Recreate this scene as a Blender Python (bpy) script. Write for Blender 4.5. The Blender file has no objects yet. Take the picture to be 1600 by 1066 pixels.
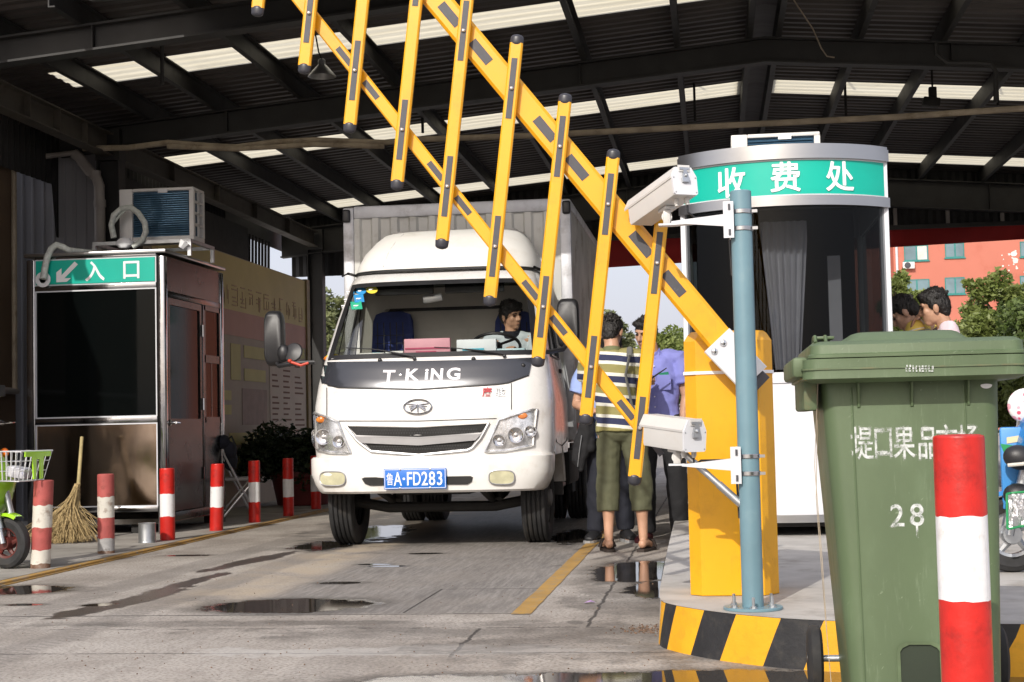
import bpy, bmesh, math, random
from mathutils import Vector, Matrix, Euler, noise as mnoise
R = math.radians
sc = bpy.context.scene
col = sc.collection

# ---------------------------------------------------------------- camera
CAM_H, FPX, CX, CY = 0.95, 2390.0, 800.0, 533.0
PSI, TH, RHO = 0.12966, 0.05597, 0.022          # yaw to the left, pitch up, roll
FW = Vector((-math.sin(PSI)*math.cos(TH), math.cos(PSI)*math.cos(TH), math.sin(TH)))
_r0 = Vector((math.cos(PSI), math.sin(PSI), 0)); _u0 = _r0.cross(FW)
RT = _r0*math.cos(RHO) - _u0*math.sin(RHO); UP = _u0*math.cos(RHO) + _r0*math.sin(RHO)
cd = bpy.data.cameras.new('camera'); cam = bpy.data.objects.new('camera', cd); col.objects.link(cam)
cam.matrix_world = Matrix(((RT.x, UP.x, -FW.x, 0), (RT.y, UP.y, -FW.y, 0), (RT.z, UP.z, -FW.z, CAM_H), (0, 0, 0, 1)))
cd.sensor_width = 36; cd.lens = FPX/1600*36; cd.clip_end = 3000; cd.clip_start = 0.05
sc.camera = cam
# ---------------------------------------------------------------- world, sun, exposure
SUN_EL, SUN_AZ = R(33), R(15.0)                  # light travels along +Y, slightly towards +X
w = bpy.data.worlds.new('World'); sc.world = w; w.use_nodes = True
wn = w.node_tree; wn.nodes.clear()
sky = wn.nodes.new('ShaderNodeTexSky'); sky.sky_type = 'NISHITA'; sky.sun_disc = False
sky.sun_elevation = SUN_EL; sky.sun_rotation = R(180)+SUN_AZ
sky.air_density = 1.0; sky.dust_density = 5.0; sky.ozone_density = 1.0; sky.altitude = 0
bg = wn.nodes.new('ShaderNodeBackground'); bg.inputs[1].default_value = 0.14
wo = wn.nodes.new('ShaderNodeOutputWorld')
hz = wn.nodes.new('ShaderNodeMix'); hz.data_type = 'RGBA'; hz.inputs[0].default_value = 0.5; hz.inputs[7].default_value = (9.6, 9.6, 10.9, 1)   # hazy summer sky
wn.links.new(sky.outputs[0], hz.inputs[6]); wn.links.new(hz.outputs[2], bg.inputs[0]); wn.links.new(bg.outputs[0], wo.inputs[0])
sl = bpy.data.lights.new('sun', 'SUN'); sl.energy = 3.7; sl.angle = R(0.5); sl.color = (1.0, 0.95, 0.87)
so = bpy.data.objects.new('sun', sl); col.objects.link(so)
_d = Vector((math.sin(SUN_AZ)*math.cos(SUN_EL), math.cos(SUN_AZ)*math.cos(SUN_EL), -math.sin(SUN_EL)))
so.rotation_euler = _d.to_track_quat('-Z', 'Y').to_euler(); so.location = (-3, -20, 15)
sc.view_settings.view_transform = 'Standard'; sc.view_settings.look = 'None'
sc.view_settings.exposure = -0.14; sc.view_settings.gamma = 1.0
try:
    sc.cycles.use_adaptive_sampling = True; sc.cycles.adaptive_threshold = 0.02
    sc.cycles.use_denoising = True
    sc.cycles.max_bounces = 8; sc.cycles.transparent_max_bounces = 12; sc.cycles.caustics_reflective = False
    sc.cycles.sample_clamp_indirect = 6
except Exception: pass

# ---------------------------------------------------------------- measuring: where a sight line meets a real plane
def _ray(px, py): return FW + RT*((px-CX)/FPX) - UP*((py-CY)/FPX)
def G(px, py, z=0.0):
    d = _ray(px, py); t = (z-CAM_H)/d.z; return Vector((d.x*t, d.y*t, z))
def PY(px, py, Y):
    d = _ray(px, py); t = Y/d.y; return Vector((d.x*t, Y, CAM_H+d.z*t))
def PX(px, py, X):
    d = _ray(px, py); t = X/d.x; return Vector((X, d.y*t, CAM_H+d.z*t))

# ---------------------------------------------------------------- mesh builder
def rotm(e): return Euler(e).to_matrix() if not isinstance(e, Matrix) else e
class MB:
    def __init__(s): s.v = []; s.f = []; s.m = []
    def add(s, vs, fs, mi=0):
        o = len(s.v); s.v += [Vector(v) for v in vs]
        for f in fs: s.f.append([i+o for i in f]); s.m.append(mi)
        return s
    def box(s, c, d, rot=None, mi=0, bev=0, seg=2):
        c = Vector(c); Rm = rotm(rot) if rot is not None else Matrix.Identity(3)
        if bev:
            bm = bmesh.new(); bmesh.ops.create_cube(bm, size=1)
            for v in bm.verts: v.co = Vector((v.co.x*d[0], v.co.y*d[1], v.co.z*d[2]))
            bmesh.ops.bevel(bm, geom=bm.edges[:], offset=min(bev, min(d)*.49), segments=seg, affect='EDGES', profile=.5)
            bm.verts.index_update()
            s.add([c+Rm@v.co for v in bm.verts], [[v.index for v in f.verts] for f in bm.faces], mi); bm.free(); return s
        vs = [c+Rm@Vector((x*d[0]/2, y*d[1]/2, z*d[2]/2)) for x in (-1, 1) for y in (-1, 1) for z in (-1, 1)]
        return s.add(vs, [(0, 1, 3, 2), (4, 6, 7, 5), (0, 4, 5, 1), (2, 3, 7, 6), (0, 2, 6, 4), (1, 5, 7, 3)], mi)
    def bb(s, x0, x1, y0, y1, z0, z1, mi=0, bev=0):
        return s.box(((x0+x1)/2, (y0+y1)/2, (z0+z1)/2), (abs(x1-x0), abs(y1-y0), abs(z1-z0)), None, mi, bev)
    def loft(s, rings, closed=True, caps=True, mi=0):
        n = len(rings[0]); vs = [p for r in rings for p in r]; fs = []
        for i in range(len(rings)-1):
            for j in range(n if closed else n-1):
                k = (j+1) % n; fs.append((i*n+j, i*n+k, (i+1)*n+k, (i+1)*n+j))
        if caps and closed:
            fs.append(tuple(range(n-1, -1, -1))); fs.append(tuple((len(rings)-1)*n+j for j in range(n)))
        return s.add(vs, fs, mi)
    def tube(s, pts, r, n=10, mi=0, caps=True, closed=False, sx=1.0, up=None):
        pts = [Vector(p) for p in pts]; N = len(pts)
        rs = r if isinstance(r, (list, tuple)) else [r]*N
        rings = []; prev = None
        for i, p in enumerate(pts):
            if closed: t = pts[(i+1) % N]-pts[i-1]
            else: t = pts[min(i+1, N-1)]-pts[max(i-1, 0)]
            if t.length < 1e-9: t = Vector((0, 0, 1))
            t.normalize()
            if prev is None:
                a = Vector(up) if up else (Vector((0, 0, 1)) if abs(t.z) < .9 else Vector((1, 0, 0)))
                x = a.cross(t).normalized()
            else:
                x = prev-t*prev.dot(t); x.normalize()
            prev = x; y = t.cross(x)
            rings.append([p+(x*math.cos(2*math.pi*k/n)*sx+y*math.sin(2*math.pi*k/n))*rs[i] for k in range(n)])
        if closed: rings.append(rings[0]); caps = False
        return s.loft(rings, True, caps, mi)
    def cyl(s, p0, p1, r0, r1=None, n=20, mi=0): return s.tube([p0, p1], [r0, r0 if r1 is None else r1], n, mi)
    def lathe(s, prof, o=(0, 0, 0), rot=None, n=28, mi=0, caps=True):
        o = Vector(o); Rm = rotm(rot) if rot is not None else Matrix.Identity(3)
        rings = [[o+Rm@Vector((r*math.cos(2*math.pi*k/n), r*math.sin(2*math.pi*k/n), z)) for k in range(n)] for r, z in prof]
        return s.loft(rings, True, caps, mi)
    def prism(s, poly, vec, mi=0):
        v = Vector(vec); a = [Vector(p) for p in poly]
        return s.loft([a, [p+v for p in a]], True, True, mi)
    def ell(s, c, r, rot=None, n=16, mi=0, m=None):
        m = m or n//2; c = Vector(c); Rm = rotm(rot) if rot is not None else Matrix.Identity(3)
        rings = []
        for i in range(m+1):
            a = math.pi*(.02+.96*i/m)-math.pi/2
            rings.append([c+Rm@Vector((r[0]*math.cos(a)*math.cos(2*math.pi*k/n), r[1]*math.cos(a)*math.sin(2*math.pi*k/n), r[2]*math.sin(a))) for k in range(n)])
        return s.loft(rings, True, True, mi)
    def chain(s, pts, rad, n=14, mi=0, side=(1, 0, 0), flat=False):
        """tapering limb: rad entries are r or (rx, ry); rounded ends"""
        pts = [Vector(p) for p in pts]; N = len(pts)
        rad = [(q, q) if not isinstance(q, (tuple, list)) else q for q in rad]
        S = []
        t0 = (pts[1]-pts[0]).normalized(); t1 = (pts[-1]-pts[-2]).normalized()
        for a in ((.15, .5, .8) if flat != 'both' else (.5, .9)): S.append((pts[0]-t0*(min(rad[0])*math.cos(a*math.pi/2)*.9 if flat != 'both' else .002*(1-a)), (rad[0][0]*math.sin(a*math.pi/2), rad[0][1]*math.sin(a*math.pi/2)), t0))
        for i, p in enumerate(pts):
            t = (pts[min(i+1, N-1)]-pts[max(i-1, 0)]).normalized(); S.append((p, rad[i], t))
        for a in ((.8, .5, .15) if not flat else (.9, .5)): S.append((pts[-1]+t1*(min(rad[-1])*math.cos(a*math.pi/2)*.9 if not flat else .002*(1-a)), (rad[-1][0]*math.sin(a*math.pi/2), rad[-1][1]*math.sin(a*math.pi/2)), t1))
        rings = []
        for p, q, t in S:
            x = Vector(side)-t*t.dot(Vector(side))
            if x.length < .05: x = Vector((0, 1, 0))-t*t.y
            x.normalize(); y = t.cross(x)
            rings.append([p+x*q[0]*math.cos(2*math.pi*k/n)+y*q[1]*math.sin(2*math.pi*k/n) for k in range(n)])
        return s.loft(rings, True, True, mi)
    def xf(s, M):
        s.v = [M@v for v in s.v]; return s
    def join(s, o, M=None):
        return_v = [M@v for v in o.v] if M else o.v
        off = len(s.v); s.v += [v.copy() for v in return_v]
        for f, m in zip(o.f, o.m): s.f.append([i+off for i in f]); s.m.append(m)
        return s
    def mesh(s, name, mats, smooth=32, recalc=True, inv=None):
        me = bpy.data.meshes.new(name)
        vs = [inv@v for v in s.v] if inv is not None else s.v
        me.from_pydata([tuple(v) for v in vs], [], s.f)
        for m in (mats if isinstance(mats, (list, tuple)) else [mats]): me.materials.append(m)
        for p, mi in zip(me.polygons, s.m): p.material_index = mi
        if recalc:
            bm = bmesh.new(); bm.from_mesh(me); bmesh.ops.recalc_face_normals(bm, faces=bm.faces[:]); bm.to_mesh(me); bm.free()
        if smooth:
            for p in me.polygons: p.use_smooth = True
            try: me.set_sharp_from_angle(angle=R(smooth))
            except Exception: pass
        me.validate(); me.update()
        return me
    def build(s, name, mats, parent=None, smooth=32, local=False, recalc=True):
        inv = None
        if parent is not None and not local: inv = wm(parent).inverted()
        o = bpy.data.objects.new(name, s.mesh(name, mats, smooth, recalc, inv)); col.objects.link(o)
        if parent is not None: o.parent = parent
        return o
def wm(o): return wm(o.parent)@o.matrix_basis if o.parent else o.matrix_basis.copy()
def thing(name, loc, rz, label, cat, group=None):
    o = bpy.data.objects.new(name, None); col.objects.link(o); o.empty_display_size = .2
    o.location = loc; o.rotation_euler = (0, 0, rz); o.matrix_basis = Matrix.Translation(Vector(loc))@Matrix.Rotation(rz, 4, 'Z')
    return tag(o, label, cat, group)
def tag(o, label, cat, group=None):
    o['label'] = label; o['category'] = cat
    if group: o['group'] = group
    return o
def struct(o, kind='structure'): o['kind'] = kind; return o
def copy_tree(o, parent=None):
    c = o.copy(); col.objects.link(c)
    if parent is not None: c.parent = parent
    for ch in list(o.children): copy_tree(ch, c)
    return c
def obj_mesh(name, me, parent=None):
    o = bpy.data.objects.new(name, me); col.objects.link(o)
    if parent is not None: o.parent = parent
    return o
def text(body, size, M, mat, name='lettering', parent=None, ext=.003, fat=0.0, sx=1.0, bold=0.0):
    """writing as a mesh; M maps the text plane (x right, y up, z out) to the world, centred"""
    c = bpy.data.curves.new('lettering', 'FONT'); c.body = body; c.size = size; c.extrude = ext; c.offset = fat*size
    c.align_x = 'LEFT'; c.resolution_u = 4
    o = bpy.data.objects.new('lettering', c); col.objects.link(o)
    dg = bpy.context.evaluated_depsgraph_get(); dg.update()
    me = bpy.data.meshes.new_from_object(o.evaluated_get(dg)); bpy.data.objects.remove(o)
    xs = [v.co.x for v in me.vertices]; ys = [v.co.y for v in me.vertices]
    if not xs: return None
    cx, cy = (min(xs)+max(xs))/2, (min(ys)+max(ys))/2
    inv = wm(parent).inverted() if parent else Matrix.Identity(4)
    fn = M if callable(M) else (lambda q: M@q)
    for v in me.vertices: v.co = inv@fn(Vector(((v.co.x-cx)*sx, v.co.y-cy, v.co.z)))
    if bold:                                            # heavier strokes: the outline laid down again a hair to each side
        n = inv.to_3x3(); c0 = fn(Vector((0, 0, 0))); dx = inv.to_3x3()@(fn(Vector((1, 0, 0)))-c0); dy = inv.to_3x3()@(fn(Vector((0, 1, 0)))-c0); dz = inv.to_3x3()@(fn(Vector((0, 0, 1)))-c0)
        vs = [v.co.copy() for v in me.vertices]; fs = [list(p.vertices) for p in me.polygons]; V = []; F = []
        for i, (a, b) in enumerate(((0, 0), (1, 0), (-1, 0), (0, 1), (0, -1), (.7, .7), (-.7, .7), (.7, -.7), (-.7, -.7))):
            o = len(V); V += [v+(dx*a+dy*b)*bold*size+dz*.00012*i for v in vs]; F += [[k+o for k in f] for f in fs]
        me = bpy.data.meshes.new(name); me.from_pydata([tuple(v) for v in V], [], F)
    me.materials.clear(); me.materials.append(mat)
    return obj_mesh(name, me, parent)
def plane_m(o, x, y):
    x = Vector(x).normalized(); y = Vector(y); y = (y-x*x.dot(y)).normalized(); z = x.cross(y); o = Vector(o)
    return Matrix(((x.x, y.x, z.x, o.x), (x.y, y.y, z.y, o.y), (x.z, y.z, z.z, o.z), (0, 0, 0, 1)))

# ---------------------------------------------------------------- materials
def lin(h):
    h = h.lstrip('#'); o = []
    for i in (0, 2, 4):
        c = int(h[i:i+2], 16)/255; o.append(c/12.92 if c <= .04045 else ((c+.055)/1.055)**2.4)
    return tuple(o)
class NT:
    def __init__(s, name):
        s.mat = bpy.data.materials.new(name); s.mat.use_nodes = True; s.t = s.mat.node_tree; s.t.nodes.clear()
        s.out = s.t.nodes.new('ShaderNodeOutputMaterial')
    def n(s, t, **k):
        x = s.t.nodes.new(t)
        for a, b in k.items(): setattr(x, a, b)
        return x
    def L(s, a, b): s.t.links.new(a, b)
    def put(s, sock, v):
        if isinstance(v, bpy.types.NodeSocket): s.L(v, sock)
        else: sock.default_value = v
    def m(s, op, a, b=0.0, c=None, clamp=False):
        x = s.n('ShaderNodeMath', operation=op); x.use_clamp = clamp
        s.put(x.inputs[0], a); s.put(x.inputs[1], b)
        if c is not None: s.put(x.inputs[2], c)
        return x.outputs[0]
    def ss(s, v, a, b):
        x = s.n('ShaderNodeMapRange', interpolation_type='SMOOTHSTEP'); s.put(x.inputs[0], v)
        x.inputs[1].default_value = a; x.inputs[2].default_value = b; x.inputs[3].default_value = 0; x.inputs[4].default_value = 1
        if a > b: x.inputs[1].default_value = b; x.inputs[2].default_value = a; x.inputs[3].default_value = 1; x.inputs[4].default_value = 0
        return x.outputs[0]
    def noise(s, vec, scale, detail=4, rough=.55, dist=0.0):
        x = s.n('ShaderNodeTexNoise'); s.L(vec, x.inputs['Vector']); x.inputs['Scale'].default_value = scale
        x.inputs['Detail'].default_value = detail; x.inputs['Roughness'].default_value = rough; x.inputs['Distortion'].default_value = dist
        return x.outputs[0]
    def mix(s, f, a, b):
        x = s.n('ShaderNodeMix', data_type='RGBA'); s.put(x.inputs[0], f)
        for k, v in ((6, a), (7, b)):
            if isinstance(v, bpy.types.NodeSocket): s.L(v, x.inputs[k])
            else: x.inputs[k].default_value = (*v[:3], 1)
        return x.outputs[2]
    def obj(s): return s.n('ShaderNodeTexCoord').outputs['Object']
    def pos(s): return s.n('ShaderNodeNewGeometry').outputs['Position']
    def scale(s, v, sv):
        x = s.n('ShaderNodeVectorMath', operation='MULTIPLY'); s.L(v, x.inputs[0]); x.inputs[1].default_value = sv; return x.outputs[0]
    def n_rot(s, v, a): x = s.n('ShaderNodeVectorRotate', rotation_type='EULER_XYZ'); s.L(v, x.inputs['Vector']); x.inputs['Rotation'].default_value = (a*.4, a, a*.7); return x.outputs[0]
    def xyz(s, v): x = s.n('ShaderNodeSeparateXYZ'); s.L(v, x.inputs[0]); return x.outputs
    def bump(s, h, strength=.3, dist=.01):
        x = s.n('ShaderNodeBump'); s.L(h, x.inputs['Height']); x.inputs['Strength'].default_value = strength; x.inputs['Distance'].default_value = dist
        return x.outputs[0]
    def bsdf(s, colr, rough=.5, metal=0.0, normal=None, coat=0.0, spec=.5, **kw):
        b = s.n('ShaderNodeBsdfPrincipled')
        if isinstance(colr, bpy.types.NodeSocket): s.L(colr, b.inputs['Base Color'])
        else: b.inputs['Base Color'].default_value = (*colr[:3], 1)
        s.put(b.inputs['Roughness'], rough); s.put(b.inputs['Metallic'], metal)
        b.inputs['Specular IOR Level'].default_value = spec; b.inputs['Coat Weight'].default_value = coat; b.inputs['Coat Roughness'].default_value = .08
        if normal: s.L(normal, b.inputs['Normal'])
        for k, v in kw.items(): s.put(b.inputs[k.replace('_', ' ')], v)
        s.L(b.outputs[0], s.out.inputs[0]); return b
def mat(name, c, rough=.5, metal=0.0, var=.12, vs=6.0, bump=0.0, bs=80.0, dirt=None, coat=0.0, spec=.5, stretch=(1, 1, 1), bd=.004, wear=None):
    """paint, plastic, metal, cloth: colour varied by noise; dirt = (colour, amount, scale) in patches"""
    if isinstance(c, str): c = lin(c)
    T = NT(name); o = T.scale(T.obj(), stretch)
    n1 = T.noise(o, vs, 5)
    cc = T.mix(T.ss(n1, .3, .7), tuple(max(0, x*(1-var)) for x in c), tuple(min(1, x*(1+var)) for x in c))
    rr = T.m('ADD', rough-.06, T.m('MULTIPLY', T.noise(o, vs*2.3, 4), .12), clamp=True)
    if dirt:
        dc = lin(dirt[0]) if isinstance(dirt[0], str) else dirt[0]
        dn = T.noise(o, dirt[2], 8, .65)
        cc = T.mix(T.m('MULTIPLY', T.ss(dn, .5, .72), dirt[1]), cc, dc)
        rr = T.m('ADD', rr, T.m('MULTIPLY', T.ss(dn, .5, .72), .25*dirt[1]), clamp=True)
    if wear:                                           # scratches and dried drips
        w1 = T.noise(T.scale(T.obj(), (70, 70, 5)), 1.0, 5, .75); w2 = T.noise(T.scale(T.n_rot(T.obj(), .7), (9, 90, 90)), 1.0, 3, .6); w3 = T.noise(T.obj(), 5, 4)
        wm_ = T.m('MULTIPLY', T.m('MAXIMUM', T.m('MULTIPLY', T.ss(w1, .56, .74), .6), T.m('MULTIPLY', T.ss(w2, .68, .73), .9)), T.ss(w3, .38, .62))
        cc = T.mix(T.m('MULTIPLY', wm_, wear[1]), cc, lin(wear[0])); rr = T.m('ADD', rr, T.m('MULTIPLY', wm_, .2), clamp=True)
    nm = T.bump(T.noise(o, bs, 3), bump, bd) if bump else None
    T.bsdf(cc, rr, metal, nm, coat, spec)
    return T.mat
def glass_mat(name, tint=(.9, .95, .93), trans=.9, rough=.02, refl=.8):
    """thin pane: clear film with a mirror reflection, or dark film when dark is given"""
    T = NT(name)
    g = T.n('ShaderNodeBsdfGlossy'); g.inputs['Roughness'].default_value = rough; g.inputs['Color'].default_value = (1, 1, 1, 1)
    lw = T.n('ShaderNodeLayerWeight'); fr = T.m('ADD', T.m('MULTIPLY', T.m('POWER', lw.outputs['Facing'], 4.0), refl), .045*refl/.8)
    t = T.n('ShaderNodeBsdfTransparent'); t.inputs[0].default_value = (*[x*trans for x in tint], 1)
    mx = T.n('ShaderNodeMixShader'); T.L(fr, mx.inputs[0]); T.L(t.outputs[0], mx.inputs[1]); T.L(g.outputs[0], mx.inputs[2])
    T.L(mx.outputs[0], T.out.inputs[0]); return T.mat
m_white = mat('truck_white', (.73, .72, .705), .28, 0, .03, 3, coat=.4, dirt=('#9c8c76', .38, 3.4), wear=('#8d8171', .4))
m_black = mat('black_plastic', (.018, .018, .02), .42, 0, .2, 8, bump=.15, bs=300)
m_rubber = mat('tyre_rubber', (.022, .022, .023), .8, 0, .25, 12, dirt=('#5b5348', .35, 5))
m_dark = mat('chassis_black', (.015, .014, .013), .75, 0, .3, 7)
m_chrome = mat('chrome', (.72, .73, .75), .12, 1, .05, 5)
m_steel = mat('galvanised_steel', (.50, .52, .54), .38, .85, .12, 14)
m_stains = mat('stainless_dark_reflection', (.060, .056, .053), .26, 1, .1, 2, bump=.05, bs=3, bd=.02)  # booth stainless with dark reflections painted into its base colour
m_stain = mat('stainless_sheet', (.46, .44, .42), .17, 1, .06, 2, bump=.04, bs=3, stretch=(1, 1, 1), bd=.02)
m_stainp = mat('polished_stainless_post', (.36, .36, .37), .13, 1, .1, 3, bump=.12, bs=6, bd=.02)
m_stainb = mat('brushed_stainless', (.50, .50, .50), .30, 1, .06, 3, bump=.08, bs=120, stretch=(.05, .05, 1), bd=.002)
m_white_al = mat('white_aluminium', (.66, .67, .70), .35, 0, .03, 4)
m_teal = mat('teal_sign_film', (.0, .43, .325), .35, 0, .04, 3)
m_signw = mat('white_sign_film', (.85, .86, .88), .4, 0, .02, 3)
m_yel = mat('barrier_yellow', (.80, .385, .004), .33, 0, .03, 4, coat=.2, dirt=('#a87512', .3, 5), wear=('#6b5420', .35))
m_grey_refl = mat('grey_reflector_tape', (.055, .055, .065), .5, 0, .08, 20, wear=('#8c8c90', .3))
m_cap = mat('grey_end_cap', (.03, .03, .038), .35, 0, .1, 10)
m_pole = mat('blue_grey_pole_paint', (.155, .265, .315), .42, 0, .06, 6, bump=.05, bs=60, dirt=('#8aa0a4', .25, 9))
m_cam = mat('camera_housing_white', (.62, .61, .59), .38, 0, .03, 6, dirt=('#b5a890', .15, 10))
m_green = mat('bin_green_plastic', (.088, .128, .062), .45, 0, .08, 4, bump=.08, bs=120, dirt=('#66785a', .5, 4.5), stretch=(1, 1, .45), wear=('#93a287', .5))
m_green_d = mat('bin_scuffed_edge', (.10, .14, .07), .6, 0, .2, 8, dirt=('#7a6a4e', .6, 9))
m_red = mat('bollard_red', (.56, .020, .014), .36, 0, .12, 8, bump=.35, bs=38, dirt=('#74140f', .75, 6), wear=('#3a1512', .4))
m_wht = mat('bollard_white', (.80, .80, .81), .45, 0, .04, 9, bump=.25, bs=45, dirt=('#a39684', .45, 9), wear=('#6f675c', .45))
m_redf = mat('faded_red', (.40, .085, .075), .65, 0, .15, 7, bump=.3, bs=40, dirt=('#6b3c30', .6, 12))
m_whtf = mat('aged_white', (.62, .59, .52), .65, 0, .08, 7, bump=.3, bs=40, dirt=('#6e5038', .7, 14))
m_rust = mat('rusty_base', (.17, .09, .055), .85, 0, .4, 16, bump=.4, bs=40, dirt=('#8d8780', .7, 8))
m_beam = mat('roof_steel_dark', (.023, .0225, .022), .6, 0, .2, 3, dirt=('#2a251f', .3, 4))
m_sheet = mat('roof_sheet_grey', (.068, .059, .056), .55, .0, .25, 2.0, stretch=(.35, 2.2, 1), dirt=('#332b26', .4, 3))
m_pipe = mat('old_pvc_pipe', (.36, .30, .22), .6, 0, .2, 5, dirt=('#5f5138', .6, 6))
m_dpipe = mat('grey_pvc_pipe', (.33, .30, .28), .5, 0, .1, 5)
m_glassb = mat('booth_dark_glass', (.003, .004, .004), .03, 0, .05, 2, spec=.12)
m_clear = glass_mat('clear_window_glass')
m_skin = mat('skin', (.56, .34, .24), .5, 0, .1, 14)
m_skin2 = mat('tanned_skin', (.50, .285, .185), .5, 0, .1, 14)
m_hair = mat('black_hair', (.012, .010, .009), .5, 0, .4, 60, bump=.8, bs=140, bd=.006)
m_eye = mat('dark_eye', (.02, .012, .01), .15)
m_lip = mat('lip', (.32, .12, .09), .5)
m_acw = mat('air_conditioner_white', (.74, .73, .71), .45, 0, .03, 5, dirt=('#b5ad9d', .2, 7))
m_fin = mat('coil_fin_blue', (.05, .12, .20), .45, .3, .15, 12)

# skylight: fibreglass lets the sun through
T = NT('fibreglass_skylight')
o = T.scale(T.obj(), (.5, 8, 1)); nn = T.noise(o, 2.0, 5)
cc = T.mix(T.ss(nn, .25, .75), (.60, .545, .40), (.74, .69, .54))
dn = T.noise(T.obj(), 1.3, 7, .7); cc = T.mix(T.m('MULTIPLY', T.ss(dn, .56, .75), .35), cc, (.42, .38, .27))
tr = T.n('ShaderNodeBsdfTranslucent'); T.L(cc, tr.inputs[0]); df = T.n('ShaderNodeBsdfDiffuse'); T.L(cc, df.inputs[0])
mx = T.n('ShaderNodeMixShader'); mx.inputs[0].default_value = .14; T.L(tr.outputs[0], mx.inputs[1]); T.L(df.outputs[0], mx.inputs[2]); T.L(mx.outputs[0], T.out.inputs[0])
m_sky = T.mat

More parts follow.
